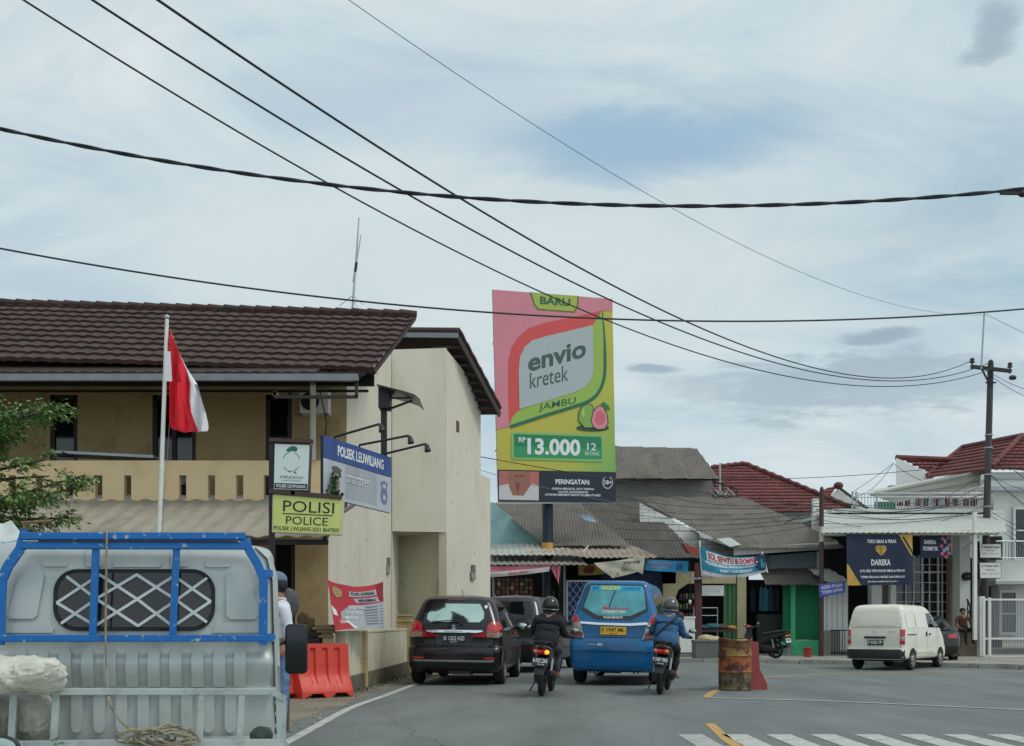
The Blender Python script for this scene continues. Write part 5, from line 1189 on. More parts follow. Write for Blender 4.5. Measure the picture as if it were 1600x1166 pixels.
mb.use(greyb); mb.patch([(.34, .14), (.86, .12), (.86, .24), (.34, .26)], f, .06, .005); mb.patch([(.42, .30), (.86, .28), (.9, .4), (.46, .40)], f, .06, .005); mb.use(mat('pattern_red', C(140, 40, 50), .75, var=.3, scale=30)); mb.patch([(.87, .02), (.995, .02), (.995, .40), (.9, .36)], f, .06, .006); mb.build('cloth', bn, smooth=70)
mb = MB(mat('crest_gold', C(168, 142, 92), .7, var=.3, scale=30)); mb.patch([(.06, .14), (.14, .08), (.22, .15), (.21, .28), (.13, .32), (.07, .27)], f, .05, .007); mb.build('crest', bn)
mb = MB(ink_black); letters(mb, 'POLSEK LEUWILIANG', .38, .15, .82, .22, f, .01, bold=.02); letters(mb, 'MENGHIMBAU', .5, .31, .84, .38, f, .01, bold=.02)
mb.use(ink_white); letters(mb, 'KEPADA WARGA', .30, .47, .62, .55, f, .01, bold=.03); letters(mb, 'UNTUK TIDAK', .23, .59, .55, .67, f, .01, bold=.03); letters(mb, 'MEROKOK', .2, .71, .46, .78, f, .01, bold=.03); letters(mb, 'YANG', .1, .8, .25, .87, f, .014, bold=.03)
mb.build('lettering', bn); mb = MB(gry)
for k in range(7): mb.patch([(.6, .5 + k * .065), (.95, .49 + k * .065), (.95, .505 + k * .065), (.6, .515 + k * .065)], f, .1, .006)
mb.build('print_pattern', bn)

# ------------------------------------------------------------------ red plastic barriers
plastic_red = mat('barrier_red', C(208, 62, 46), 0.45, var=0.08, scale=3, dirt=C(150, 56, 48), dirt_amt=.5, dscale=3)
def barrier(label, L_=0.86, H=0.82, m=plastic_red):
    mb = MB(m); hw = lambda z: .24 if z < .10 else (.24 - (z - .10) / .26 * .13 if z < .36 else .11 - (z - .36) / .46 * .025)
    zs = [0.0, .09, .11, .2, .3, .36, .45, .6, .72, .76, H]; xs = []
    gro = [L_ * .28, L_ * .52, L_ * .76]
    base = sorted({0, .04, L_ - .04, L_, L_ * .2, L_ * .4, L_ * .64, L_ * .86} | {round(g + e, 4) for g in gro for e in (-.05, -.028, .028, .05)})
    ft = lambda x: .07 if (L_ * .2 <= x <= L_ * .4 or L_ * .64 <= x <= L_ * .86) else 0
    rings = []
    for x in base:
        gi = min(abs(x - g) for g in gro) < .03; rg = []
        e = 0.012 if x in (0, L_) else 0
        for sgn in (-1, 1):
            for z in (zs if sgn < 0 else zs[::-1]):
                d = .035 if gi and .24 < z < .75 else 0
                rg.append(V((x - L_ / 2, sgn * (hw(z) - d - e), max(z, ft(x)))))
        rings.append(rg)
    mb.loft(rings); o = mb.build('traffic_barrier', smooth=30, base=(0, 0, 0)); tag(o, label, 'barrier', 'red plastic traffic barriers'); return o
b1 = barrier('bright red plastic barrier with three slots standing before the gate pier'); put(b1, -2.93, 15.72, 0.008, -38)
b2 = b1.copy(); COL.objects.link(b2); tag(b2, 'red plastic barrier half hidden behind the pickup mirror', 'barrier', 'red plastic traffic barriers'); put(b2, -3.62, 15.4, 0.008, -45)
# oil drum and the dark red barrier behind it
rust = mat('drum_rust', C(122, 84, 54), 0.8, .1, var=.3, scale=6, bump=.4, bscale=40, dirt=C(88, 44, 40), dirt_amt=1, dscale=5)
drum_y = mat('drum_yellow', C(146, 116, 58), 0.75, .1, var=.25, scale=6, dirt=C(82, 48, 38), dirt_amt=1, dscale=6)
drum_o = mat('drum_orange', C(164, 96, 46), 0.75, .1, var=.2, scale=5, dirt=C(84, 42, 44), dirt_amt=1, dscale=5)
drum_b = mat('drum_olive', C(112, 102, 74), 0.8, .1, var=.2, scale=5, dirt=C(64, 52, 42), dirt_amt=1, dscale=6)
for m_ in (rust, drum_y, drum_o, drum_b):
    el_ = [n for n in m_.node_tree.nodes if n.type == 'VALTORGB'][-1].color_ramp.elements; el_[0].position = .46; el_[1].position = .56
dp = G(1154, 1080)
dr = thing('oil_drum', 'rusty oil drum painted in worn yellow and orange bands', 'drum', (dp.x, dp.y + .28, 0)); q = (dp.x, dp.y + .28, 0)
def dent(p): return p
mb = MB(drum_b); mb.lathe([(.27, 0), (.285, .01), (.285, .03), (.275, .04), (.275, .17), (.278, .18), (.275, .19), (.278, .22), (.275, .23), (.278, .27), (.275, .28), (.28, .30)], q, 'Z', 40)
mb.use(drum_o); mb.lathe([(.28, .30), (.29, .315), (.28, .33), (.278, .34), (.278, .57), (.28, .58)], q, 'Z', 40); mb.use(drum_y); mb.lathe([(.28, .58), (.29, .595), (.28, .61), (.277, .62), (.275, .72)], q, 'Z', 40)
mb.use(rust); mb.lathe([(.275, .72), (.277, .83), (.285, .85), (.285, .87), (.275, .875), (.268, .86), (.265, .5)], q, 'Z', 40)
for v in mb.v:
    if v.z > .55: v.z += .022 * math.sin(math.atan2(v.y - q[1], v.x - q[0]) * 2 + 1) * (v.z - .55) * 3
    a = math.atan2(v.y - q[1], v.x - q[0]); s = 1 + .018 * noise.noise(V((math.cos(a) * 1.5, math.sin(a) * 1.5, v.z * 4))); v.x = q[0] + (v.x - q[0]) * s; v.y = q[1] + (v.y - q[1]) * s
mb.build('shell', dr, smooth=40)
mb = MB(mat('cardboard', C(160, 140, 112), .9, var=.15)); mb.prism([V((q[0] - .16, q[1] - .1, .80)), V((q[0] + .2, q[1] - .16, .82)), V((q[0] + .22, q[1] + .1, .86)), V((q[0] - .1, q[1] + .12, .84))], (0, 0, .012)); o = mb.build('cardboard_sheet'); tag(o, 'piece of cardboard lying in the top of the rusty drum', 'cardboard')
b3 = barrier('faded dark red barrier standing end-on behind the rusty drum', m=mat('barrier_faded', C(146, 60, 58), .6, var=.12, scale=3)); put(b3, 4.12, 18.0, 0, 85)
# ------------------------------------------------------------------ tall advertising board on a post
BQ = [P(769, 452, 34.6), P(955.5, 467, 35.6), P(962, 786, 35.6), P(777, 787.5, 34.6)]
BP = [(769, 452), (955.5, 467), (962, 786), (777, 787.5)]
def inv_quad(x, y):
    u = v = .5
    for _ in range(8):
        q = lambda u, v: ((BP[0][0] * (1 - u) + BP[1][0] * u) * (1 - v) + (BP[3][0] * (1 - u) + BP[2][0] * u) * v, (BP[0][1] * (1 - u) + BP[1][1] * u) * (1 - v) + (BP[3][1] * (1 - u) + BP[2][1] * u) * v)
        p = q(u, v); du = ((q(u + 1e-3, v)[0] - p[0]) * 1e3, (q(u + 1e-3, v)[1] - p[1]) * 1e3); dv = ((q(u, v + 1e-3)[0] - p[0]) * 1e3, (q(u, v + 1e-3)[1] - p[1]) * 1e3)
        det = du[0] * dv[1] - du[1] * dv[0]; ex, ey = x - p[0], y - p[1]
        u += (ex * dv[1] - ey * dv[0]) / det; v += (du[0] * ey - du[1] * ex) / det
    return u, v
bbn = (BQ[3] - BQ[0]).cross(BQ[1] - BQ[0]).normalized()
if bbn.y > 0: bbn = -bbn
def bb(zx, zy, off=0.0):
    """drawing units of the poster (777 x 1166 sheet) -> board"""
    u, v = inv_quad(740 + zx / 2.988, 430 + zy / 2.988); A, B, D, E = BQ
    # the vinyl hangs with slight ripples between its lacing points
    rp = 0.012 * math.sin(v * 21 + u * 3) * math.exp(-min(u, 1 - u) * 9)
    return (A * (1 - u) + B * u) * (1 - v) + (E * (1 - u) + D * u) * v + bbn * (off + rp)
pc = P(856, 850, 35.4)
bbd = thing('billboard', 'tall pink and lime billboard advertising guava kretek above the tin roofs', 'billboard', (pc.x, 35.6, 0))
mb = MB(mat('post_navy', C(40, 52, 66), .5, .3, var=.15)); mb.tube([(pc.x, 35.6, 0), (pc.x, 35.6, P(0, 775, 35.6).z)], .19, 16); mb.use(mat('post_band', C(196, 146, 66), .6, var=.2, scale=8)); mb.lathe([(.2, 0), (.2, .4)], (pc.x, 35.6, P(0, 866, 35.4).z), 'Z', 16)
mb.build('post', bbd, smooth=50)
mb = MB(grey_steel)
off_ = -bbn
for a, b in ((0, 1), (1, 2), (2, 3), (3, 0)): ctr = sum(BQ, V()) / 4; mb.bar(BQ[a].lerp(ctr, .06) + off_ * .10, BQ[b].lerp(ctr, .06) + off_ * .10, .09)
for t in (.25, .5, .75): mb.bar(BQ[0].lerp(BQ[3], t) + off_ * .1, BQ[1].lerp(BQ[2], t) + off_ * .1, .06); mb.bar(BQ[0].lerp(BQ[1], t) + off_ * .1, BQ[3].lerp(BQ[2], t) + off_ * .1, .06)
mb.bar(BQ[3] + off_ * .2 + V((.2, 0, .2)), BQ[2] + off_ * .2 + V((-.2, 0, .2)), .14); mb.build('frame', bbd)
pk = lambda n, c, **k: mat('print_' + n, C(*c), .55, var=.03, **k)
pb = MB(mat('vinyl_back', C(186, 188, 186), .7, var=.03))
pb.patch([(86, 66), (645, 111), (663, 1064), (113, 1069)], bb, 60, -.02)
lime_g = gradient_mat('print_lime', C(190, 178, 68), C(178, 180, 72), C(92, 172, 92), -4.2, -0.7, (1, 0, -0.5))
pb.use(lime_g); pb.patch([(88, 68), (648, 112), (663, 920), (112, 910)], bb, 60, 0)
pb.use(pk('pink', (208, 128, 140))); pb.patch([(88, 68), (648, 112), (649, 165), (600, 166), (380, 225), (170, 500), (172, 706), (140, 712), (106, 722)], bb, 60, .014)
pb.use(pk('coral', (208, 76, 74))); pb.patch([(598, 165), (470, 195), (330, 222), (255, 248), (210, 285), (175, 335), (160, 400), (158, 480), (163, 695), (215, 640), (230, 620), (230, 450), (236, 385), (258, 338), (300, 300), (380, 285), (570, 240)], bb, 60, .018)
outer = smooth_curve([(599, 165), (609, 300), (611, 440), (602, 500), (578, 552), (535, 588), (470, 612), (330, 655), (170, 708)], 5)
pb.use(pk('leaf', (150, 178, 78))); pb.patch([(553, 236), (598, 165)] + [tuple(p) for p in outer[1:]] + [(168, 695), (180, 660), (212, 630), (330, 590), (460, 550), (520, 520), (548, 480)], bb, 60, .022)
pb.use(pk('forest', (22, 104, 76)))
ws = [3 + 11 * min(1, i / 8) for i in range(len(outer))]
L_ = []; R_ = []
for i, p in enumerate(outer):
    t = (outer[min(i + 1, len(outer) - 1)] - outer[max(i - 1, 0)]).normalized(); n = V((-t.y, t.x)) * ws[i] / 2; L_.append(tuple(p + n)); R_.append(tuple(p - n))
pb.patch(L_ + R_[::-1], bb, 80, .027)
pb.use(pk('panel', (170, 178, 178))); pb.patch([(211, 627), (207, 450), (212, 385), (235, 335), (270, 305), (330, 287), (553, 234), (557, 440), (545, 490), (515, 525), (460, 550)], bb, 60, .030)
pb.use(pk('tab_edge', (92, 112, 58))); pb.patch([(258, 80), (489, 99), (484, 150), (468, 177), (296, 164), (276, 140)], bb, None, .018); pb.use(pk('tab', (164, 178, 74))); pb.patch([(266, 82), (481, 98), (476, 148), (463, 170), (300, 158), (283, 138)], bb, None, .022)
dk = pk('dark', (40, 74, 66))
pb.use(pk('shade', (46, 74, 54))); pb.patch(ellp(553, 714, 78, 16, 28), bb, None, .020)
pb.use(dk); pb.patch([(484, 680), (486, 640), (500, 612), (528, 600), (552, 606), (560, 640), (556, 716), (512, 716)], bb, None, .031); pb.use(pk('guava', (132, 168, 76))); pb.patch([(488, 680), (490, 642), (503, 616), (528, 604), (549, 610), (556, 640), (552, 712), (514, 712)], bb, None, .034)
pb.use(pk('guava_light', (176, 198, 120))); pb.patch(ellp(508, 645, 6, 20, 12), bb, None, .037)
pb.use(dk); pb.patch([(542, 680), (552, 636), (575, 610), (600, 612), (622, 650), (628, 690), (612, 722), (575, 724), (552, 712)], bb, None, .036); pb.use(pk('flesh', (222, 136, 142))); pb.patch([(547, 680), (556, 640), (577, 615), (598, 616), (618, 652), (623, 690), (609, 717), (577, 719), (556, 708)], bb, None, .039); pb.use(pk('seed', (206, 104, 116))); pb.patch(ellp(586, 668, 24, 34, 20), bb, None, .041)
pb.use(pk('leaf_dark', (48, 116, 70))); pb.patch([(590, 604), (605, 592), (628, 612), (634, 632), (612, 628)], bb, None, .042)
pb.use(pk('price_rim', (132, 182, 110))); pb.patch([(180, 732), (600, 746), (606, 756), (606, 864), (598, 873), (182, 861), (174, 852), (174, 742)], bb, 80, .020); pb.use(pk('price', (26, 126, 82))); pb.patch([(186, 742), (594, 756), (597, 860), (186, 850)], bb, 80, .024); pb.use(pk('price_mid', (48, 146, 92))); pb.patch([(188, 800), (596, 812), (597, 860), (186, 850)], bb, 80, .026)
pb.use(pk('navy', (24, 34, 48))); pb.patch([(112, 908), (664, 921), (664, 1062), (115, 1056)], bb, 80, .014)
pb.use(pk('photo_red', (178, 104, 96))); pb.patch([(118, 914), (301, 918), (300, 1052), (118, 1049)], bb, None, .018); pb.use(pk('photo_white', (196, 192, 192))); pb.patch([(118, 985), (160, 975), (200, 1000), (250, 1000), (270, 972), (300, 985), (300, 1052), (118, 1049)], bb, None, .021); pb.use(pk('photo_skin', (156, 98, 84))); pb.patch([(158, 916), (258, 918), (256, 990), (230, 1030), (180, 1030), (164, 990)], bb, None, .024); pb.use(pk('photo_dark', (122, 70, 62))); pb.patch([(184, 935), (236, 936), (232, 944), (188, 943)], bb, None, .027); pb.patch([(190, 960), (214, 975), (206, 1020), (196, 1000)], bb, None, .027)
pb.build('printed_sheet', bbd, smooth=30)
tb = MB(pk('text_green', (32, 96, 74))); letters(tb, 'BARU', 306, 100, 447, 136, bb, .027, bold=.03, slope=11)
tb.use(pk('text_slate', (58, 88, 78))); letters(tb, 'envio', 250, 372, 521, 455, bb, .036, bold=.028, slope=-72); letters(tb, 'kretek', 259, 458, 437, 531, bb, .036, bold=0, slope=-38)
tb.use(pk('text_green', (32, 96, 74))); letters(tb, 'JAMBU', 298, 603, 470, 643, bb, .028, bold=.005, slope=-34, shear=.02)
tb.use(ink_white); letters(tb, 'RP', 207, 757, 239, 781, bb, .034, bold=.02, slope=1); letters(tb, '13.000', 247, 760, 494, 838, bb, .034, bold=.035, slope=8); letters(tb, '12', 526, 784, 569, 818, bb, .034, bold=.01, slope=2); letters(tb, 'BATANG', 516, 824, 583, 842, bb, .034, bold=0, slope=2)
letters(tb, 'PERINGATAN:', 378, 953, 539, 976, bb, .02, bold=.025, slope=3); letters(tb, 'KARENA MEROKOK, SAYA TERKENA', 362, 992, 560, 1003, bb, .02, bold=.02, slope=3); letters(tb, 'KANKER TENGGOROKAN', 392, 1007, 531, 1017, bb, .02, bold=.02, slope=2); letters(tb, 'LAYANAN BERHENTI MEROKOK 0800-177-6565', 330, 1019, 590, 1030, bb, .02, bold=.02, slope=4)
letters(tb, '18+', 609, 958, 642, 978, bb, .02, bold=.02)
for q in stroke([(624 + 23 * math.cos(R(a)), 968 + 28 * math.sin(R(a))) for a in range(-60, 241, 15)], 3): tb.patch(q, bb, None, .02)
tb.build('lettering', bbd)

# ------------------------------------------------------------------ helpers for the street of shops
def proof(mb, px, d, y, deg, m=None, k=0.0, **kw):
    """roof sheet whose outline is seen at the given photo pixels, on the plane through the eave (row y, distance d)"""
    p0, n = slope_plane(d, y, deg, k); pts = [ray(a, b, p0, n) for a, b in px]
    if m: mb.use(m)
    roof_poly(mb, pts, kw.pop('e', (1, 0, 0)), n=n, **kw); return pts
def awn(name, label, px, d, y, deg, m, pitch=.18, amp=.025, rows=None, k=0.0, cat='roof', **kw):
    mb = MB(); pts = proof(mb, px, d, y, deg, m, k, pitch=pitch, amp=amp, rows=rows, **kw); o = mb.build(name, smooth=45); tag(o, label, cat)
    return o, pts
def hang(name, label, quad, m, sag=(.05, .05), rip=.03, nx=3, seed=0., cat='banner', cell=.06, poly=None):
    f = cloth(*[P(*q) for q in quad], sag[0], sag[1], rip, nx, seed); o = thing(name, label, cat, P(*quad[3]))
    mb = MB(m); mb.patch(poly or [(0, 0), (1, 0), (1, 1), (0, 1)], f, cell); mb.build('cloth', o, smooth=70); return o, f

# ---- first shop: snack kiosk behind the two people carriers, low rusty roofs
k1 = thing('snack_kiosk', 'dark open snack kiosk under rusty tin sheets beside the police station', 'kiosk', P(820, 1020, 37))
mb = MB(mat('blue_gable', C(168, 208, 212), .85, var=.08, dirt=C(100, 128, 132), dirt_amt=.5)); mb.slab([(752, 785), (770, 785), (852, 848), (852, 860), (752, 860)], 38.2, .2); mb.build('gable', k1)
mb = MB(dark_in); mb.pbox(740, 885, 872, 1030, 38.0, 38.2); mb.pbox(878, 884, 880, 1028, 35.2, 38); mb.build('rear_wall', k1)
mb = MB(grey_steel)
for x in (771, 882): a = P(x, 1025, 34.6); mb.tube([(a.x, 34.6, .08), P(x, 880, 34.6)], .04, 8)
mb.build('roof_post', k1)
sach = [mat('sachet_%s' % n, C(*c), .4, var=.3, scale=30) for n, c in (('maroon', (96, 34, 38)), ('rust', (122, 66, 44)), ('plum', (74, 40, 60)), ('olive', (92, 90, 48)), ('cream', (150, 140, 118)))]
for i in range(9):
    mb = MB(); x = 772 + i * 7.2
    for j in range(8):
        mb.use(sach[(i * 3 + j) % 5 if j % 3 else i % 4]); a = P(x + rnd.uniform(-.6, .6), 904 + j * 6.2, 35.3); M = Matrix.Translation(a) @ Matrix.Rotation(rnd.uniform(-.4, .4), 4, 'Z')
        mb.box((-.06, -.012, -.115), (.06, .012, 0), .008, M)
    o = mb.build('sachet_strip'); tag(o, 'hanging strip of maroon and brown snack sachets in the dark kiosk', 'snack strip', 'strips of snack sachets in the kiosk')
mb = MB(mat('water_blue', C(44, 84, 150), .3, var=.1)); a = P(858, 940, 36); mb.lathe([(.02, .0), (.16, .0), (.165, .1), (.155, .12), (.165, .2), (.165, .32), (.06, .42), (.05, .46)], (a.x, 36, P(0, 950, 36).z), 'Z', 20); mb.use(mat('cap_yellow', C(226, 182, 44), .5)); mb.lathe([(.2, .44), (.2, .62), (.001, .64)], (a.x, 36, P(0, 950, 36).z), 'Z', 20)
o = mb.build('water_bottle', smooth=40); tag(o, 'blue water bottle with a yellow cover on top in the kiosk', 'bottle')
mb = MB(wood_dark); mb.pbox(772, 880, 952, 1020, 35.6, 36.6, .02); mb.pbox(768, 884, 947, 953, 35.5, 36.7, .01); o = mb.build('counter'); tag(o, 'dark wooden counter of the snack kiosk', 'counter')
# roofs
awn('corrugated_roof', 'weathered grey corrugated roof behind the billboard post', [(766, 786), (905, 786), (985, 853), (852, 853)], 35.6, 853, 25, asbestos, .11, .016, 1.5, seam=1.05)
awn('corrugated_roof', 'darker corrugated roof running down to the blue shop banner', [(880, 786), (1004, 784), (1096, 872), (985, 872)], 35.3, 872, 27, asbestos_dark, .11, .016, 1.5, seam=1.05)
awn('tin_awning', 'rusty flaking tin sheet beside the cream bay, upper of two', [(760, 850), (885, 850), (893, 866), (760, 867)], 34.4, 866, 14, mat('tin_flaking', C(170, 172, 160), .6, .2, var=.2, scale=3, dirt=C(150, 86, 46), dirt_amt=.95, dscale=1.2), .2, .018, 2, cat='awning')
awn('tin_awning', 'grey tin sheet over the pink banner, lowest of the kiosk roofs', [(760, 867), (905, 867), (917, 881), (760, 882)], 33.9, 881, 12, tin, .2, .018, 2, cat='awning')
awn('tin_awning', 'brown streaked tin sheet sagging over the white torn cloth', [(868, 852), (985, 851), (1024, 868), (915, 871), (880, 866)], 34.1, 870, 14, mat('tin_brown', C(150, 138, 124), .6, .2, var=.2, scale=3, dirt=C(110, 72, 48), dirt_amt=.8, dscale=1.0), .2, .018, 2, cat='awning')
mb = MB(white_tin); mb.bar(P(911, 863, 34.0), P(919, 853, 34.3), .06, .02); o = mb.build('loose_lath'); tag(o, 'pale lath lying on the brown streaked tin sheet', 'lath')
mb = MB(mat('blue_sheet', C(150, 176, 190), .6, var=.2)); mb.prism([P(905, 806, 35.9), P(922, 806, 35.9), P(932, 817, 35.6), P(912, 812, 35.6)], (0, 0, .03)); o = mb.build('loose_sheet'); tag(o, 'pale patch sheet lying on the weathered corrugated roof', 'sheet')
# banners over the kiosk
pink = mat('banner_pink', C(190, 108, 124), .8, var=.12, scale=3); pale = mat('banner_pale', C(200, 190, 190), .8, var=.08, scale=3)
o, f = hang('cloth_banner', 'pink and white cloth banner drooping along the kiosk roof', [(766, 885, 33.8), (860, 880, 33.8), (858, 893, 33.8), (766, 902, 33.8)], pink, (.02, .02), .04, 2, 1.)
mb = MB(pale); mb.patch([(0, .55), (.4, .5), (1, .45), (1, 1), (0, 1)], f, .06, .012); mb.build('white_band', o, smooth=70)
mb = MB(mat('banner_red2', C(176, 48, 56), .8)); letters(mb, 'GALERI', .3, .62, .62, .9, f, .02, bold=.02); mb.build('lettering', o)
o, f = hang('cloth_banner', 'torn pink triangle of cloth hanging at the kiosk corner', [(855, 882, 33.85), (876, 884, 33.85), (874, 914, 33.85), (868, 914, 33.85)], pink, (0, 0), .05, 2, 3., poly=[(0, 0), (1, 0), (1, .4), (.8, 1), (.4, .6)])
o, f = hang('cloth_banner', 'yellow and maroon cloth banner behind the torn white cloth', [(903, 884, 35.2), (948, 878, 35.2), (946, 897, 35.2), (904, 899, 35.2)], mat('banner_yellow', C(160, 138, 70), .8, var=.2, scale=4), (.0, .02), .03, 2, 5.)
mb = MB(mat('banner_maroon', C(122, 52, 56), .8, var=.2)); mb.patch(ellp(.38, .5, .22, .36, 20), f, .08, .01); mb.build('printed_badge', o)
o, f = hang('cloth_banner', 'torn white cloth banner with a pointed hanging corner', [(928, 880, 33.9), (1008, 868, 33.9), (1004, 903, 33.9), (935, 903, 33.9)], mat('banner_dirty', C(186, 180, 162), .85, var=.15, scale=3, dirt=C(140, 122, 88), dirt_amt=.6, dscale=2), (.0, 0), .06, 2, 8., poly=[(0, 0), (.5, .06), (1, 0), (1.0, .85), (.88, .72), (.5, .3), (.32, 1.02), (.16, .62), (.05, .28)])
mb = MB(ink_black); letters(mb, 'Warung', .55, .14, .9, .34, f, .02, bold=.01, shear=.05); mb.build('lettering', o)
o, f = hang('shop_banner', 'sky blue shop banner with white print under the dark corrugated roof', [(1009, 874, 34.6), (1076, 877, 34.6), (1075, 895, 34.6), (1008, 891, 34.6)], mat('banner_sky', C(46, 140, 184), .7, var=.12, scale=3), (.01, .01), .02, 2, 2.)
mb = MB(mat('banner_faint', C(168, 150, 176), .7)); letters(mb, 'PULSA ELEKTRIK', .06, .18, .62, .42, f, .012, bold=.03); letters(mb, 'PAKET DATA', .1, .52, .55, .76, f, .012, bold=.03); mb.use(mat('banner_deep', C(26, 92, 140), .7)); mb.patch([(.72, .2), (.86, .2), (.86, .8), (.72, .8)], f, .1, .01); mb.build('lettering', o)

# ---- second shop: dark stall with a blue lattice gate and an ochre doorway
k2 = thing('shop', 'dim ochre walled shop behind the blue minibus with a dark arched opening', 'shop', P(1000, 1020, 37))
mb = MB(mat('ochre_wall', C(180, 168, 134), .9, var=.1, dirt=C(126, 114, 88), dirt_amt=.6)); mb.pbox(1036, 1056, 893, 1022, 36.2, 36.5); mb.pbox(1036, 1150, 893, 912, 36.2, 36.5); mb.pbox(1152, 1166, 900, 1012, 36.2, 38); mb.slab([(1056, 912), (1075, 912), (1060, 922), (1056, 932)], 36.2, .25); mb.build('front_wall', k2)
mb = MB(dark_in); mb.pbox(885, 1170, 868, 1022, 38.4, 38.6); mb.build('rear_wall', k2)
mb = MB(mat('navy_board', C(34, 52, 84), .7, var=.15)); mb.pbox(940, 1036, 896, 1024, 36.4, 36.6); mb.build('boarding', k2)
mb = MB(mat('green_door', C(66, 112, 70), .6, var=.12, stretch=(14, 14, .4), scale=2)); 
for i in range(6): mb.pbox(1131 + i * 3.7, 1134.4 + i * 3.7, 912, 1012, 36.25 + .05 * (i % 2), 36.4)
mb.build('folding_door', k2)
mb = MB(galv); g0, g1 = P(886, 908, 35.0), P(938, 1010, 35.0)
for x in (886, 938): mb.bar((P(x, 0, 35).x, 35, .08), P(x, 908, 35), .05)
mb.bar(P(886, 908, 35), P(938, 908, 35), .05); mb.bar(P(886, 1008, 35), P(938, 1008, 35), .05); mb.use(mat('lattice_white', C(150, 164, 190), .6))
z0, z1 = P(0, 1008, 35).z, P(0, 908, 35).z
def clipbar(xa, za, xb, zb):
    pts = []
    for t in [i / 60 for i in range(61)]:
        x = xa + (xb - xa) * t; z = za + (zb - za) * t
        if g0.x <= x <= g1.x and z0 <= z <= z1: pts.append((x, z))
    return (pts[0], pts[-1]) if len(pts) > 1 else None
for i in range(-9, 10):
    for sg in (1, -1):
        c_ = (g0.x + g1.x) / 2 + i * .24; h = (z1 - z0) / 2; q = clipbar(c_ - sg * h * .75, z0, c_ + sg * h * .75, z1)
        if q: mb.bar((q[0][0], 35.0, q[0][1]), (q[1][0], 35.0, q[1][1]), .018)
o = mb.build('lattice_gate'); tag(o, 'blue backed folding lattice gate behind the minibus', 'gate')
mb = MB(mat('gate_blue', C(26, 44, 92), .7, var=.2)); mb.pbox(887, 937, 909, 1008, 35.05, 35.09); mb.build('backing_sheet', o)
mb = MB(black_plastic); b = P(1078, 938, 35.2); mb.tube([P(1078, 880, 35.2), b], .012, 5); mb.use(mat('bulb_glass', C(226, 230, 226), .15, var=0)); mb.ell(b + V((0, 0, -.06)), (.055, .055, .08), 12, 8)
o = mb.build('light_bulb', smooth=60); tag(o, 'bare white light bulb hanging on a wire in the dark opening', 'light bulb')
mb = MB(plate_white); mb.pbox(1092, 1131, 915, 931, 35.9, 35.93); o = mb.build('price_board'); tag(o, 'small white list board hanging behind the red post', 'sign')
mb = MB(gry); f = quadmap(P(1092, 915, 35.9), P(1131, 915, 35.9), P(1131, 931, 35.9), P(1092, 931, 35.9), 0, 0, 1, 1)
for i, t in enumerate(('MENERIMA JAHITAN', 'PERMAK JEANS', 'GANTI SLETING', 'DLL')): letters(mb, t, .1, .1 + i * .22, (.92, .8, .85, .4)[i], .22 + i * .22, f, .004)
mb.build('lettering', o)
rp = mat('red_post', C(84, 36, 42), .6, var=.2); a = P(1091, 1025, 33.6)
mb = MB(rp); mb.box((a.x - .11, 33.5, .08), (a.x + .11, 33.72, P(0, 880, 33.6).z), .02); o = mb.build('red_post'); tag(o, 'dark red square post holding the blue banner in front of the ochre shop', 'post')
mb = MB(mat('red_tile', C(150, 70, 62), .7, var=.2)); mb.prism([P(1068, 850, 34), P(1095, 857, 34), P(1095, 868, 34), P(1078, 866, 34)], (0, .8, .1)); o = mb.build('red_roof_sheet'); tag(o, 'small dull red roof sheet beside the white block wall', 'roof')
mb = MB(tin); roof_poly(mb, [P(1075, 905, 33.2), P(1112, 903, 33.2), P(1116, 899, 34), P(1080, 899, 34)], (1, 0, 0), .2, .02); mb.bar(P(1076, 905, 33.2), P(1112, 903, 33.2), .05); o = mb.build('tin_ledge'); tag(o, 'narrow pale tin ledge crossing the red post', 'awning')
# stall goods
def crate(name, label, x0, x1, y0, y1, d0, d1, m, cat, bev=.02, lid=None):
    o = thing(name, label, cat, P((x0 + x1) / 2, y1, (d0 + d1) / 2)); mb = MB(m); mb.pbox(x0, x1, y0, y1, d0, d1, bev); mb.build('body', o)
    a, b = P(x0, y1, d0), P(x1, y0, d0); e = .02
    mb = MB(lid or m); mb.box((a.x - e, d0 - e, b.z - .01), (b.x + e, d1 + e, b.z + .05), .012); mb.build('lid', o); return o
crate('ice_chest', 'white chest cabinet standing beside the denim rider', 1062, 1086, 966, 1020, 33.4, 34.2, white_paint, 'cabinet')
crate('concrete_tub', 'grey concrete tub at the foot of the red post', 1087, 1127, 1003, 1029, 31.2, 31.9, mat('tub_grey', C(104, 106, 106), .9, var=.15, dirt=C(70, 70, 68), dirt_amt=.5), 'tub')
mb = MB(mat('sack', C(176, 160, 122), .9, var=.2, scale=8)); a = P(1106, 1003, 31.6)
mb.ell((a.x, 31.55, a.z + .08), (.34, .22, .14), 18, 10, fn=lambda p: p * (1 + .35 * noise.noise(p * 7))); o = mb.build('sack', smooth=60); tag(o, 'crumpled tan sack lying on the grey concrete tub', 'sack')
tbm = MB(wood_dark); tbm.pbox(1090, 1148, 984, 988, 34.3, 35.0)
for x in (1093, 1144):
    for d in (34.35, 34.95): a = P(x, 988, d); tbm.box((a.x - .03, d - .03, .09), (a.x + .03, d + .03, a.z))
o = tbm.build('stall_table'); tag(o, 'dark wooden stall table loaded with clothes', 'table')
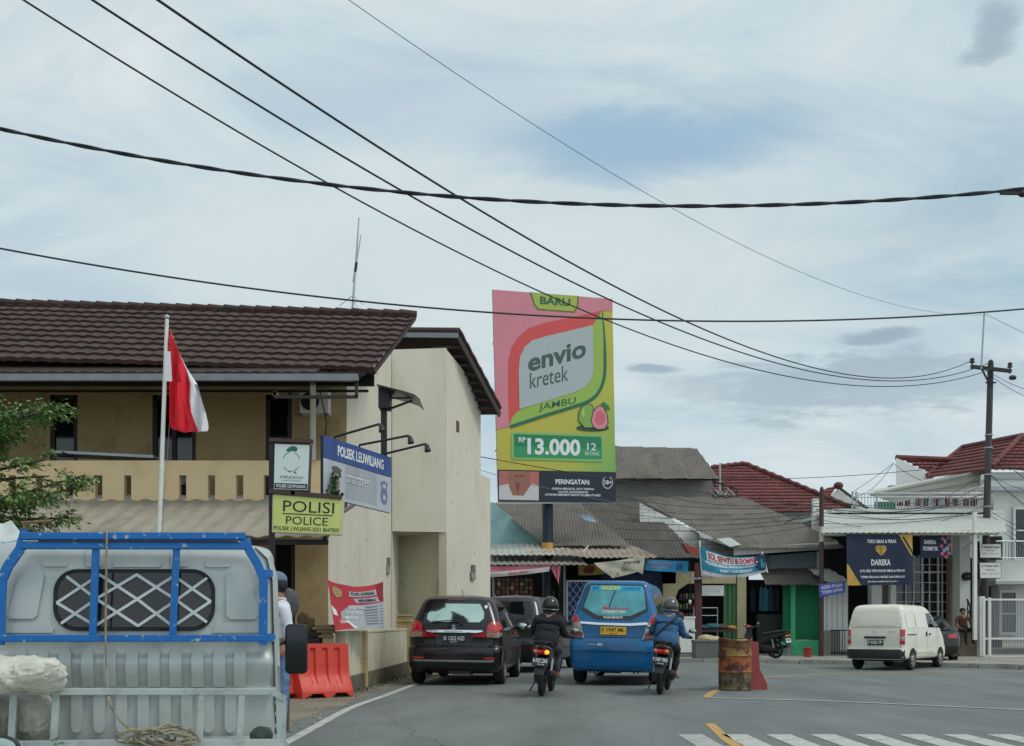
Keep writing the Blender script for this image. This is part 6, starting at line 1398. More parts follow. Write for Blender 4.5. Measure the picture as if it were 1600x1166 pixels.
for i, (x, c, l, w) in enumerate(((1098, (46, 70, 96), 'navy bundle of cloth on the stall table beside the red post', .2), (1112, (44, 96, 100), 'teal bundle of cloth in the middle of the stall table', .27), (1127, (84, 60, 48), 'brown bundle of cloth on the stall table', .22), (1142, (168, 124, 44), 'yellow bundle of cloth at the end of the stall table', .17))):
    mb = MB(mat('bundle%d' % i, C(*c), .9, var=.3, scale=9)); a = P(x, 984, 34.65); mb.ell((a.x, 34.65, a.z + w * .4), (w * .95, .24, w * .45), 16, 10, fn=lambda p: p * (1 + .4 * noise.noise(p * 6 + V((i, 0, 0)))))
    o = mb.build('cloth_bundle', smooth=60); tag(o, l, 'cloth', 'cloth bundles on the stall table')
mb = MB(galv); 
for x in (1084, 1121): mb.tube([P(x, 1000, 35.3), P(x, 950, 35.3)], .018, 6)
for y in (950, 962): mb.tube([P(1084, y, 35.3), P(1121, y, 35.3)], .018, 6)
o = mb.build('display_rack'); tag(o, 'thin metal display rack inside the ochre shop', 'rack')

# ---- third shop: long corrugated roof, green shutters
k3 = thing('shop', 'green fronted shop row under the long grey corrugated roof', 'shop', P(1220, 1022, 37.5))
green = mat('shutter_green', C(18, 126, 80), .6, var=.06, scale=2); lgreen = mat('mint_paint', C(76, 186, 130), .7, var=.06, scale=2, dirt=C(52, 130, 94), dirt_amt=.4)
mb = MB(white_wall); bz = brick_mat('white_block', C(226, 224, 216), C(214, 212, 204), C(170, 168, 160), .45, .24)
mb = MB(bz); mb.slab([(1000, 786), (1092, 833), (1100, 852), (1088, 862), (1000, 862)], 38.3, .2); mb.build('gable', k3)
mb = MB(brick_mat('grey_block', C(134, 136, 134), C(118, 120, 118), C(90, 90, 88), .5, .2)); mb.slab([(1092, 838), (1150, 858), (1203, 868), (1203, 893), (1095, 893)], 37.4, .2); mb.build('upper_front', k3)
mb = MB(mat('plank_grey', C(132, 144, 150), .85, var=.15, scale=2, stretch=(.3, 1, 9))); mb.slab([(1203, 868), (1280, 862), (1280, 893), (1203, 893)], 37.4, .2); mb.use(white_paint); mb.pbox(1277, 1283, 862, 1022, 37.3, 37.5); mb.build('plank_front', k3)
mb = MB(white_paint); p = [P(1147, 857, 36.4), P(1309, 846, 36.4), P(1309, 857, 36.4), P(1147, 868, 36.4)]; mb.prism(p, (0, .06, 0)); mb.build('fascia', k3)
mb = MB(); proof(mb, [(991, 777), (1162, 777), (1309, 846), (1147, 857), (1090, 830)], 36.4, 852, 23, asbestos, pitch=.11, amp=.016, rows=1.6, seam=1.05); rr_ = mb.build('roof', k3, smooth=45)
mb = MB(mat('skylight', C(170, 176, 172), .5, var=.1)); p0, n0 = slope_plane(36.4, 852, 23); mb.prism([ray(a, b, p0 + V((0, 0, .06)), n0) for a, b in ((1118, 842), (1140, 840), (1158, 852), (1140, 855))], (0, 0, .02)); mb.build('skylight', rr_)
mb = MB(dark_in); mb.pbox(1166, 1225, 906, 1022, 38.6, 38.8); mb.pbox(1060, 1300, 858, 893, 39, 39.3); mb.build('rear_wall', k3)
mb = MB(mat('counter_grey', C(62, 66, 66), .8, var=.1)); mb.pbox(1183, 1222, 960, 1016, 37.2, 37.5); mb.build('counter_front', k3)
mb = MB(green)
for x0, x1, y1 in ((1224, 1237, 1004), (1243, 1279, 1000)):
    n = int((x1 - x0) / 1.6)
    for i in range(n): a = x0 + (x1 - x0) * i / n; mb.pbox(a, a + (x1 - x0) / n * .86, 908, y1, 36.2 + .02 * (i % 2), 36.34)
    mb.pbox(x0, x1, 905, y1, 36.27, 36.36)
mb.build('shutter', k3)
mb = MB(lgreen); mb.pbox(1236, 1243, 912, 1003, 36.05, 36.3, .01); mb.pbox(1221, 1236, 1003, 1025, 35.95, 36.3, .02); mb.pbox(1236, 1281, 1001, 1026, 35.75, 36.32, .02); mb.build('plinth', k3)
awn('corrugated_roof', 'dark lower corrugated awning over the green shutters', [(1185, 890), (1284, 888), (1296, 913), (1196, 914)], 35.4, 914, 22, asbestos_dark, .11, .018, 1.2, seam=1.05, cat='awning')
awn('corrugated_roof', 'pale corrugated sheet over the white metal kiosk', [(1262, 889), (1296, 889), (1327, 907), (1290, 909)], 35.0, 908, 22, mat('pale_sheet', C(160, 158, 146), .8, var=.12), .12, .018, 1.2, cat='awning')
# clothes hanging in the dark shop
for i, (x, c) in enumerate(((1176, (60, 72, 84)), (1190, (84, 150, 170)), (1196, (120, 160, 176)), (1204, (70, 120, 150)), (1213, (86, 80, 92)))):
    mb = MB(mat('garment%d' % i, C(*c), .9, var=.2, scale=6)); a, b = P(x - 4, 918, 37.9), P(x + 4, 918, 37.9); c_ = P(x + 4.5, 955, 37.9); d_ = P(x - 4.5, 955, 37.9)
    f = cloth(a, b, c_, d_, 0, 0, .04, 2, i); mb.patch([(0.3, 0), (.7, 0), (1, .15), (.95, 1), (.05, 1), (0, .15)], f, .1); mb.tube([P(x, 912, 37.9), P(x, 919, 37.9)], .012, 5)
    o = mb.build('garment', smooth=70); tag(o, 'garment on a hanger in the dark clothes shop beside the green shutters', 'clothes', 'garments hanging in the dark clothes shop')
o, f = hang('street_banner', 'blue banner with red and white lettering sagging between two sticks', [(1094, 854, 33.4), (1194, 866, 33.4), (1197, 893, 33.4), (1098, 897, 33.4)], mat('banner_blue', C(44, 136, 166), .7, var=.25, scale=2), (.2, .17), .075, 2.5, 4.)
mb = MB(mat('banner_navy', C(22, 62, 92), .7, var=.2)); mb.patch([(.85, .0), (1, .0), (1, .9), (.92, .9), (.82, .5)], f, .08, .006); mb.use(pale); mb.patch([(.0, .86), (1, .86), (1, 1), (0, 1)], f, .08, .008); mb.build('printed_edge', o, smooth=70)
mb = MB(ink_white); mb.patch([(.09, .06), (.90, .06), (.90, .40), (.09, .40)], f, .05, .006); mb.patch([(.09, .55), (.84, .5), (.84, .53), (.09, .58)], f, .06, .006); letters(mb, 'MENERIMA SERVICE, SEPATU, DAN PESANAN', .06, .44, .86, .56, f, .012, bold=.03); letters(mb, 'ALAMAT: PASAR LEUWILIANG', .28, .64, .80, .78, f, .012, bold=.03)
mb.use(mat('banner_crimson', C(184, 54, 70), .7)); letters(mb, 'SOL SEPATU & DOMPET', .11, .09, .89, .36, f, .018, bold=.035); mb.build('lettering', o)
mb = MB(white_paint); mb.tube([P(1093, 845, 33.5), P(1097, 900, 33.5)], .03, 6); mb.tube([P(1190, 862, 33.5), P(1199, 895, 33.5)], .03, 6); mb.build('stick', o)
# white metal kiosk with purple banner
k4 = thing('metal_kiosk', 'narrow white sheet metal kiosk between the green shop and the jewellery shop', 'kiosk', P(1303, 1022, 36))
mb = MB(white_paint)
for i in range(5): a = 1284 + i * 8.2; mb.pbox(a, a + 7.6, 908, 1016, 35.9, 36.0, .01)
mb.pbox(1284, 1325, 905, 1016, 36.0, 37.5); mb.build('panel', k4)
mb = MB(concrete); mb.pbox(1286, 1312, 985, 1026, 35.4, 35.8); mb.build('step_block', k4)
mb = MB(dark_steel)
for x in range(1300, 1324, 4): mb.tube([P(x, 985, 35.2), P(x, 1024, 35.2)], .015, 5)
mb.tube([P(1298, 985, 35.2), P(1324, 985, 35.2)], .02, 5); mb.tube([P(1298, 1020, 35.2), P(1324, 1020, 35.2)], .02, 5); o = mb.build('railing'); tag(o, 'low dark iron railing in front of the white metal kiosk', 'railing')
o, f = hang('shop_banner', 'small purple and blue banner on the white metal kiosk', [(1279, 913, 33.7), (1320, 908, 33.7), (1321, 926, 33.7), (1281, 934, 33.7)], mat('banner_purple', C(74, 84, 152), .7, var=.25, scale=4), (0, 0), .02, 2, 1.)
mb = MB(mat('banner_lilac', C(190, 186, 220), .7)); letters(mb, 'AGEN PULSA', .08, .15, .9, .42, f, .01, bold=.03); letters(mb, 'TOKEN LISTRIK', .08, .55, .9, .8, f, .01, bold=.03); mb.build('lettering', o)

# ---- buildings behind: grey upper storey and red hipped roof
k5 = thing('house', 'grey rendered upper storey with corrugated roof behind the long roof', 'house', P(1050, 800, 44))
mb = MB(mat('grey_render', C(146, 144, 140), .9, var=.1, dirt=C(104, 102, 98), dirt_amt=.5)); mb.slab([(930, 746), (1112, 748), (1116, 790), (930, 790)], 43, 5); mb.build('wall', k5)
mb = MB(); proof(mb, [(930, 697), (1088, 701), (1124, 748), (930, 744)], 42.2, 746, 32, asbestos, pitch=.11, amp=.016, rows=3.2, seam=1.05); mb.build('roof', k5, smooth=45)
mb = MB(dark_steel); mb.bar(P(930, 746, 42.3), P(1124, 750, 42.3), .07); mb.bar(P(1113, 752, 42.6), P(1150, 764, 42.6), .06); mb.bar(P(1113, 775, 42.6), P(1158, 778, 42.6), .06)
for x in (1116, 1128, 1140, 1150): mb.bar(P(x, 752 + (x - 1113) * .3, 42.6), P(x + 3, 778, 42.6), .05)
mb.build('side_frame', k5)
mb = MB(tin)
for i in range(8): a = P(1120 + i * 4, 777 - rnd.random() * 4, 41.9); mb.bar(a, a + V((rnd.uniform(-.3, .3), .6, rnd.uniform(.1, .5))), .05)
o = mb.build('scrap_wood'); tag(o, 'jumble of grey battens lying on the long corrugated roof', 'scrap')
k6 = thing('house', 'house with dark red hipped tile roof beyond the long corrugated roof', 'house', P(1210, 830, 52))
mb = MB(white_wall); mb.slab([(1120, 797), (1326, 797), (1326, 840), (1120, 840)], 50.6, 8); mb.build('wall', k6)
mb = MB(); pts = proof(mb, [(1112, 733), (1164, 727), (1334, 797), (1110, 800)], 50, 799, 33, tile_red, pitch=.25, amp=.014, rows=.36, step=.06, sub=5, thick=.05)
p0, n0 = slope_plane(50, 799, 33); a = ray(1164, 727, p0, n0); e = ray(1334, 797, p0, n0); e2 = e + V((0.2, 9, 0)); roof_poly(mb, [a, e, e2, a + V((0, 1, 0))], (0, 1, 0), .25, .014, .36, .06, 5, .05)
mb.build('roof', k6, smooth=35)
mb = MB(tile_red); mb.tube([a + (e - a) * (k / 26) + V((0, 0, .08 + .05 * (k % 2))) for k in range(27)], .11, 8); q = ray(1112, 733, p0, n0); mb.tube([q + (a - q) * (k / 10) + V((0, 0, .08 + .05 * (k % 2))) for k in range(11)], .11, 8); mb.build('hip_tiles', k6, smooth=50)
mb = MB(galv); mb.tube([P(1125, 800, 49.5), P(1125, 724, 49.5)], .05, 6); o = mb.build('vent_pipe'); tag(o, 'thin upright pipe in front of the red hipped roof', 'pipe')
k7 = thing('house', 'small white gable end with red ridge tile between the two red roofs', 'house', P(1330, 800, 56))
mb = MB(white_wall); mb.prism([P(x, y, 55) for x, y in ((1309, 764), (1368, 806), (1368, 812), (1276, 812), (1290, 782))], (.1, .25, 0)); mb.build('wall', k7)
mb = MB(); proof(mb, [(1282, 767), (1308, 759), (1296, 778), (1282, 784)], 54.5, 784, 35, tile_red, pitch=.25, amp=.014, rows=.36, step=.05); mb.use(wood_dark); mb.bar(P(1308, 760, 54.6), P(1370, 806, 54.6), .12, .12); mb.use(tile_red); mb.ell(P(1310, 759, 54.6), (.26, .26, .2), 12, 8); mb.build('roof', k7)

# ---- jewellery shop: white house with canopy, terrace and banners
k8 = thing('jewellery_shop', 'white house with glazed shop front under a long white canopy', 'shop', P(1430, 1010, 36))
mb = MB(white_wall); mb.pbox(1500, 1516, 832, 1010, 35.2, 35.8); mb.pbox(1392, 1400, 880, 1010, 36.2, 36.6); mb.pbox(1486, 1497, 832, 1010, 36.4, 36.8); mb.pbox(1290, 1545, 800, 872, 37.5, 38); mb.pbox(1362, 1378, 872, 1010, 36.2, 36.6); mb.build('wall', k8)
mb = MB(mat('door_beige', C(128, 116, 100), .8, var=.1)); mb.pbox(1484, 1500, 868, 1008, 36.0, 36.3); mb.build('door_reveal', k8); mb = MB(mat('door_beige', C(128, 116, 100), .8)); mb.pbox(1378, 1394, 872, 1010, 36.5, 36.8); mb.build('door_reveal', k8)
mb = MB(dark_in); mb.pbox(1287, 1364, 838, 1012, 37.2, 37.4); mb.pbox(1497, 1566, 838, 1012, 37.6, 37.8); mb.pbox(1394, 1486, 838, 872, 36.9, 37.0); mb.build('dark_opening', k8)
mb = MB(glass_dark); mb.pbox(1400, 1486, 868, 1008, 36.55, 36.58); mb.build('shop_window', k8); 
mb = MB(white_paint)
for x in (1400, 1416, 1428, 1441, 1453, 1466, 1473, 1486): mb.pbox(x - 1, x + (1.6 if x in (1441, 1466) else .4), 868, 1008, 36.48, 36.55)
for y in (882, 893, 910, 925, 940, 955, 970, 985): mb.pbox(1400, 1486, y, y + (2.5 if y == 893 else 1.0), 36.485, 36.545)
mb.build('window_bars', k8)
mb = MB(); proof(mb, [(1286, 797), (1568, 797), (1573, 832), (1284, 832)], 33.6, 832, 17, mat('canopy_white', C(180, 181, 174), .6, var=.05, dirt=C(160, 156, 142), dirt_amt=.4), pitch=.2, amp=.006, rows=3.2); mb.use(white_paint); mb.bar(P(1286, 835, 33.7), P(1560, 835, 33.7), .06); cn = mb.build('canopy', k8, smooth=45); mb = MB(white_tin); p0, n0 = slope_plane(33.5, 831, 17); roof_poly(mb, [ray(x, y, p0, n0) for x, y in ((1284, 828), (1573, 828), (1573, 832), (1284, 832))], (1, 0, 0), .2, .014, n=n0); mb.build('canopy_edge', k8, smooth=45)
mb = MB(white_paint); mb.pbox(1521.5, 1527, 800, 1000, 33.5, 33.62, .01); mb.bar(P(1505, 858, 34.6), P(1530, 838, 33.7), .06); mb.build('canopy_post', k8)
mb = MB(mat('terrace_slab', C(200, 200, 194), .8, var=.05)); mb.pbox(1300, 1545, 795, 801, 36.6, 46); mb.build('terrace_floor', k8)
mb = MB(galv)
for i in range(44): x = 1332 + i * 4.8; mb.tube([P(x, 771, 37.0), P(x, 796, 37.0)], .012, 4)
for y in (771, 777, 796): mb.tube([P(1332, y, 37.0), P(1540, y, 37.0)], .022, 5)
for x in (1332, 1338, 1370, 1453, 1540): mb.tube([P(x, 768, 37), P(x, 800, 37)], .035, 6)
o = mb.build('terrace_railing'); tag(o, 'thin metal railing along the white roof terrace', 'railing')
k9 = thing('house', 'white upper house behind the terrace with sloping white awning', 'house', P(1460, 800, 43))
mb = MB(white_wall); mb.prism([P(x, y, 44) for x, y in ((1400, 716), (1402, 716), (1459, 744), (1459, 800), (1400, 800))], (.1, .25, 0)); mb.prism([P(x, y, 44.06) for x, y in ((1401, 750), (1556, 750), (1556, 800), (1401, 800))], (2.6, 6, 0)); mb.build('wall', k9)
mb = MB(); proof(mb, [(1400, 714), (1496, 718), (1480, 728), (1458, 741), (1440, 734)], 44.3, 741, 30, tile_red, pitch=.25, amp=.014, rows=.36, step=.06); mb.use(tile_red); mb.tube([P(1400, 715, 44.6), P(1500, 719, 44.6)], .12, 8); mb.build('roof', k9, smooth=40)
mb = MB(white_tin); mb.prism([P(1358, 773, 40), P(1538, 736, 39), P(1540, 757, 39), P(1400, 786, 40)], (0, .05, 0)); mb.prism([P(1358, 773, 40), P(1538, 736, 39), P(1538, 735, 42), P(1362, 768, 42)], (0, 0, .06)); mb.use(grey_steel); mb.bar(P(1360, 775, 39.95), P(1538, 740, 38.95), .04); mb.bar(P(1380, 781, 39.95), P(1538, 750, 38.95), .04); mb.build('awning', k9)
mb = MB(dark_steel); 
for i in range(3): mb.ell(P(1392 + i * 5, 763, 42), (.17, .2, .12), 10, 7)
o = mb.build('pot_plants'); tag(o, 'dark pots on the edge of the sloping white awning', 'pot')
mb = MB(mat('wet_green', C(52, 110, 84), .7, var=.2)); mb.pbox(1368, 1400, 784, 797, 40, 40.1); o = mb.build('green_panel'); tag(o, 'green panel behind the terrace railing', 'panel')
for i in range(9):
    x = 1404 + i * 15 + rnd.uniform(-3, 3); c = ((176, 70, 66), (150, 60, 60), (190, 110, 96), (120, 120, 120), (186, 80, 66))[i % 5]; w = rnd.uniform(4, 6)
    mb = MB(mat('wash%d' % (i % 5), C(*c), .9, var=.15)); f = cloth(P(x - w, 779, 41), P(x + w, 779, 41), P(x + w, 791, 41), P(x - w, 791, 41), 0, 0, .05, 2, i); mb.patch([(0, 0), (1, 0), (.95, 1), (.05, 1)], f, .15); o = mb.build('laundry', smooth=70); tag(o, 'piece of red or grey washing hung under the white terrace awning', 'laundry', 'washing hung on the roof terrace')
k10 = thing('house', 'white two-storey house with red tiled hip roof behind the power pole', 'house', P(1590, 1000, 37))
mb = MB(white_wall); mb.prism([P(x, y, 38) for x, y in ((1552, 740), (1720, 740), (1720, 1000), (1552, 1000))], (4.2, 8, 0)); mb.pbox(1546, 1720, 738, 760, 37.5, 38.2); mb.pbox(1556, 1720, 875, 912, 36.0, 38.1); mb.pbox(1560, 1720, 905, 1000, 37.0, 38); mb.build('wall', k10)
mb = MB(mat('cornice_grey', C(176, 178, 178), .8, var=.05)); mb.pbox(1546, 1720, 760, 766, 37.4, 38.3); mb.pbox(1546, 1720, 746, 749, 37.42, 38.2); mb.build('cornice', k10); mb = MB(mat('cornice_grey', C(176, 178, 178), .8)); mb.pbox(1556, 1720, 908, 913, 35.9, 38); mb.build('balcony_edge', k10)
for wx0, wx1, wy0, wy1, wd_ in ((1584, 1612, 792, 875, 37.9), (1562, 1590, 922, 992, 36.9)):
    mb = MB(white_paint)
    for q in ((wx0, wx1, wy0, wy0 + 4), (wx0, wx1, wy1 - 4, wy1), (wx0, wx0 + 3, wy0 + 4, wy1 - 4), (wx1 - 3, wx1, wy0 + 4, wy1 - 4), (wx0 + 3, wx1 - 3, wy0 + 36, wy0 + 38)): mb.pbox(*q, wd_ - .05, wd_ + .04)
    wn_ = mb.build('window', k10); mb = MB(glass_dark); mb.pbox(wx0 + 3, wx1 - 3, wy0 + 4, wy1 - 4, wd_, wd_ + .03); mb.build('pane', wn_)
mb = MB(); pr = dict(pitch=.25, amp=.014, rows=.36, step=.06, thick=.05)
p0, n0 = slope_plane(37.2, 733, 30); a = ray(1598, 683, p0, n0); e = ray(1549, 733, p0, n0); proof(mb, [(1549, 733), (1598, 683), (1720, 683), (1720, 733)], 37.2, 733, 30, tile_red, **pr)
e2 = e + V((-1.35, 7, -.02)); e2 = P(1447, 746, 44); roof_poly(mb, [a, e, e2, a + (e2 - e) * .9], (e2 - e), .25, .014, .36, .06, 5, .05); mb.build('roof', k10, smooth=35)
mb = MB(tile_red); mb.tube([a + (e - a) * (k / 24) + V((0, 0, .07 + .05 * (k % 2))) for k in range(25)], .1, 8); b = a + (e2 - e) * .9; mb.tube([a + (b - a) * (k / 16) + V((0, 0, .07)) for k in range(17)], .1, 8); mb.tube([b + (e2 - b) * (k / 10) + V((0, 0, .07)) for k in range(11)], .1, 8); mb.build('hip_tiles', k10, smooth=50)
mb = MB(galv)
for i in range(14): x = 1558 + i * 4.5; mb.tube([P(x, 846, 35.9), P(x, 875, 35.9)], .012, 4)
mb.tube([P(1556, 846, 35.9), P(1640, 846, 35.9)], .025, 5); mb.tube([P(1556, 872, 35.9), P(1640, 872, 35.9)], .02, 5)
o = mb.build('balcony_railing'); tag(o, 'white balcony railing of the house behind the gate', 'railing')
# banners on the canopy
navy = mat('banner_ink', C(34, 42, 66), .75, var=.1, scale=2); gold = mat('banner_gold', C(196, 154, 70), .7, var=.15, scale=6)
o, f = hang('shop_banner', 'large navy banner lettered DAREKA with a gold gem', [(1322, 835, 33.5), (1425, 835, 33.5), (1428, 914, 33.5), (1324, 915, 33.5)], navy, (.01, .0), .03, 3, 2.)
mb = MB(gold); mb.patch([(0, .58), (.03, .6), (.2, 1), (0, 1)], f, .1, .008); mb.patch([(.80, 0), (1, 0), (1, .42), (.97, .42)], f, .1, .008)
mb.build('ornament', o); mb = MB(gold); mb.patch([(.44, .25), (.47, .215), (.57, .215), (.60, .25), (.60, .31), (.52, .43), (.44, .31)], f, .05, .008); mb.use(navy)
for q in stroke([(.44, .285), (.60, .285)], .008) + stroke([(.52, .215), (.52, .42)], .008) + stroke([(.46, .25), (.52, .23), (.58, .25)], .008): mb.patch(q, f, None, .012)
mb.build('gem_emblem', o); mb = MB(navy); mb.patch([(.83, -.0), (.86, 0), (1.0, .34), (1.0, .42)], f, .1, .011); mb.build('ornament', o)
mb = MB(ink_white); letters(mb, 'TOKO EMAS & PERAK', .31, .10, .76, .17, f, .012, bold=.02); letters(mb, 'DAREKA', .37, .49, .66, .61, f, .012, bold=.03); letters(mb, 'JUAL BELI PERHIASAN EMAS & PERAK', .19, .69, .87, .755, f, .012, bold=.02); letters(mb, 'TERIMA PESANAN, MODEL DAN REPARASI', .20, .815, .86, .865, f, .012, bold=.02); letters(mb, 'Jalan Raya Leuwiliang Pasar Lama No 1', .31, .91, .76, .95, f, .012, bold=.02); mb.build('lettering', o)
o, f = hang('shop_banner', 'small navy cosmetics banner with pink flowers under the canopy', [(1437, 834, 33.8), (1485, 835, 33.8), (1486, 872, 33.8), (1438, 872, 33.8)], navy, (.01, .0), .02, 2, 6.)
mb = MB(ink_white); letters(mb, 'DAREKA', .13, .25, .52, .42, f, .012, bold=.03); letters(mb, 'KOSMETIK', .09, .52, .58, .69, f, .012, bold=.03); mb.build('lettering', o)
mb = MB(mat('flower_pink', C(190, 96, 116), .7, var=.2)); fw = [(.74, .18), (.92, .14), (.7, .5), (.95, .45), (.72, .82), (.93, .8), (.84, .95)]
for x, y in fw: mb.patch(ellp(x, y, .06, .08, 9), f, None, .010)
mb.use(mat('flower_grey', C(150, 150, 166), .7, var=.3, scale=30))
for x, y in ((.82, .3), (.85, .62), (.78, .68), (.9, .6)): mb.patch(ellp(x, y, .05, .1, 9), f, None, .012)
mb.build('flowers', o)
for i, (y0, y1, t) in enumerate(((850, 872, 'dr. Wulandari Susanti'), (879, 904, 'dr. Therapy Anak S.'))):
    o, m = boxsign('light_box_sign', ('upper' if i == 0 else 'lower') + ' of the two small white signs beside the power pole', [(1530, y0, 34.2), (1564, y0, 34.2), (1565, y1, 34.2), (1531, y1, 34.2)], (0, 0, 1, 1), plate_white, mat('navy_rim', C(34, 44, 70), .6), .35)
    mb = MB(ink_black); letters(mb, t, .08, .14, .92, .3, m, .009, bold=.02); mb.use(mat('ink_red', C(170, 70, 60), .6)); letters(mb, 'PRAKTEK UMUM', .3, .42, .7, .52, m, .009); letters(mb, 'SENIN - JUMAT 16.00', .1, .66, .86, .76, m, .009); mb.build('lettering', o)
mb = MB(mat('sign_pole', C(42, 50, 66), .6)); a = P(1528, 0, 34.4); mb.bar((a.x, 34.4, .1), (a.x, 34.4, P(0, 846, 34.4).z), .09); o = mb.build('sign_pole'); tag(o, 'navy pole carrying the two small white signs', 'post')
# steps, planter wall and hand rail
mb = MB(mat('planter_stone', C(122, 110, 94), .9, var=.15)); mb.pbox(1502, 1536, 985, 1012, 34.2, 34.6); mb.pbox(1500, 1536, 1012, 1034, 34.1, 34.7); o = mb.build('planter_wall'); tag(o, 'low brown stone wall between the black saloon and the white gate', 'wall')
mb = MB(dark_steel)
for i in range(5): t = i / 4; x = 1512 + 14 * t; mb.tube([P(x, 938 + 34 * t, 35), P(x, 970 + 22 * t, 35)], .02, 5)
mb.tube([P(1511, 936, 35), P(1528, 978, 35)], .03, 6); mb.tube([P(1511, 950, 35), P(1528, 988, 35)], .02, 6); o = mb.build('stair_rail'); tag(o, 'dark iron stair rail by the white column', 'railing')
mb = MB(black_plastic); mb.lathe([(.02, -.2), (.14, -.18), (.15, 0)], P(1509, 901, 35.15), 'Y', 16); o = mb.build('wall_lamp', smooth=40); tag(o, 'round black fitting on the white column', 'lamp')
# sliding gate
gt = thing('sliding_gate', 'white barred steel sliding gate in front of the house', 'gate', P(1570, 1030, 34))
mb = MB(white_paint); gd = 33.6
for y, h in ((937, .06), (998, .06), (1026, .07)): a, b = P(1537, y, gd), P(1700, y, gd); mb.bar(a, b, .05, h)
for x in (1537, 1546): a = P(x, 937, gd); mb.box((a.x - .04, gd - .04, .1), (a.x + .04, gd + .04, P(0, 934, gd).z), .008)
mb.build('frame', gt)
mb = MB(mat('bar_grey', C(150, 148, 152), .5, var=.05))
for i in range(64): x = 1549 + i * 2.4; mb.tube([P(x, 939, gd), P(x, 1025, gd)], .012, 4)
mb.build('bars', gt)
mb = MB(white_paint); a = P(1533, 935, gd + .1); mb.box((a.x - .08, gd, .1), (a.x + .08, gd + .25, P(0, 932, gd).z), .01); mb.build('gate_post', gt)

# goods on show in the dark fronts
gcol = [(150, 60, 50), (70, 96, 140), (176, 150, 80), (80, 120, 80), (160, 150, 140), (110, 70, 90)]
for r_, y_ in enumerate((935, 950, 966)):
    mb = MB(wood_dark); mb.pbox(1060, 1090, y_ + 1, y_ + 3, 37.0, 37.6); o = mb.build('goods_shelf'); tag(o, ('top', 'middle', 'bottom')[r_] + ' dark shelf of goods inside the arched shop opening', 'shelf')
    for i in range(6):
        x = 1062 + i * 4.8; h = rnd.uniform(5, 9); mb = MB(mat('goods%d' % ((i + r_ * 2) % 6), C(*gcol[(i + r_ * 2) % 6]), .7, var=.3, scale=12)); mb.pbox(x, x + 3.6, y_ - h, y_ + 1, 37.1, 37.4, .02); o = mb.build('goods_packet'); tag(o, 'coloured packet on a shelf inside the arched shop opening', 'packet', 'packets on the shop shelves')
for i, (x, y, c_, l) in enumerate(((1232, 1024, (150, 152, 148), 'pale plastic bucket by the mint green plinth'), (1262, 1027, (176, 60, 48), 'small red plastic bucket on the pavement by the green shutter'))):
    q = G(x, y, .09); mb = MB(mat('bucket%d' % i, C(*c_), .5, var=.1)); mb.lathe([(.11, 0), (.15, .3), (.16, .31), (.14, .3), (.1, .02)], (q.x, q.y, .09), 'Z', 18); o = mb.build('bucket', smooth=40); tag(o, l, 'bucket')
# ------------------------------------------------------------------ the pickup truck
TD = 5.9; TX = (208.0 - CX) * TD / F; TH = R(13.5); tk = TD / F
tc_, ts_ = math.cos(TH), math.sin(TH)
TM = Matrix.Translation((TX, TD, 0)) @ Matrix.Rotation(TH, 4, 'Z')
def tl(x, y, yo=0.0):
    """photo pixel -> the truck's own frame, on the upright plane yo metres ahead of the cab's back"""
    u = (x - CX) / F; qx, qy = TX - ts_ * yo, TD + tc_ * yo
    a = (u * qy - qx) / (tc_ - u * ts_); return V((a, yo, CH + (HY - y) / F * (qy + a * ts_)))
def tq(x, y): p = tl(x, y); return p.x, p.z
truck = thing('pickup_truck', 'grey pickup truck seen from behind with blue steel rack round its cab window', 'truck')
tpaint = mat('truck_grey', C(174, 179, 175), 0.38, 0.25, var=0.05, scale=1.5, coat=0.3, dirt=C(132, 136, 130), dirt_amt=.5, dscale=2.2)
tblue = mat('rack_blue', C(0, 98, 170), 0.45, var=0.08, scale=3, dirt=C(168, 176, 180), dirt_amt=0.0)
# chipped blue paint
nt_ = tblue.node_tree; cr_ = [n for n in nt_.nodes if n.type == 'VALTORGB'][-1]; tn_ = [n for n in nt_.nodes if n.type == 'TEX_NOISE'][-1]
tn_.inputs['Scale'].default_value = 22; cr_.color_ramp.elements[0].position = .60; cr_.color_ramp.elements[1].position = .625; cr_.color_ramp.elements[1].color = (.9, .9, .9, 1)
cab = Body([(0.30, 0.76, 0.03, 1.55), (0.36, 0.80, 0.02, 1.6), (0.742, 0.81, 0.02, 1.6), (0.80, 0.81, -0.005, 1.58), (0.885, 0.806, -0.025, 1.55), (0.96, 0.80, 0.0, 1.5), (1.02, 0.797, 0.0, 1.45), (1.40, 0.795, 0.03, 1.1), (1.50, 0.79, 0.05, 0.98), (1.555, 0.77, 0.08, 0.92), (1.585, 0.71, 0.14, 0.86), (1.6, 0.52, 0.26, 0.8), (1.605, 0.05, 0.5, 0.6)], r=0.07, bow=0.02, bowf=0.1)
mb = MB(tpaint); cab.mesh(mb, 6)
cabo = mb.build('cab', truck, smooth=38)
def tr(x, y, off=0.0): a, z = tq(x, y); return cab.rear(a, z, off)
def tpart(name, polys, m, off=.006, skirt=.012, cell=25, parent=None):
    mb = MB(m)
    for q in polys: mb.patch(q, tr, cell, off, skirt)
    return mb.build(name, parent or truck, smooth=30)
tpart('window_seal', [rrect(83, 889, 336, 986, 36, 8)], rubber, .016, .03)
win = tpart('rear_window', [rrect(90, 895, 330, 980, 32, 8)], mat('cab_glass', C(38, 30, 30), .08, var=.5, scale=2.2, spec=.6), .018, .004)
ND = dict(a=(104, 901), b=(156, 898), c=(213.5, 898), d=(272, 900), e=(323, 903.5), f=(89.5, 942), g=(151, 936), h=(215, 936.5), i=(276, 938), j=(329, 940), k=(97, 974), l=(150, 978), m=(216.5, 978), n=(271, 979), o=(323, 972))
lat = []
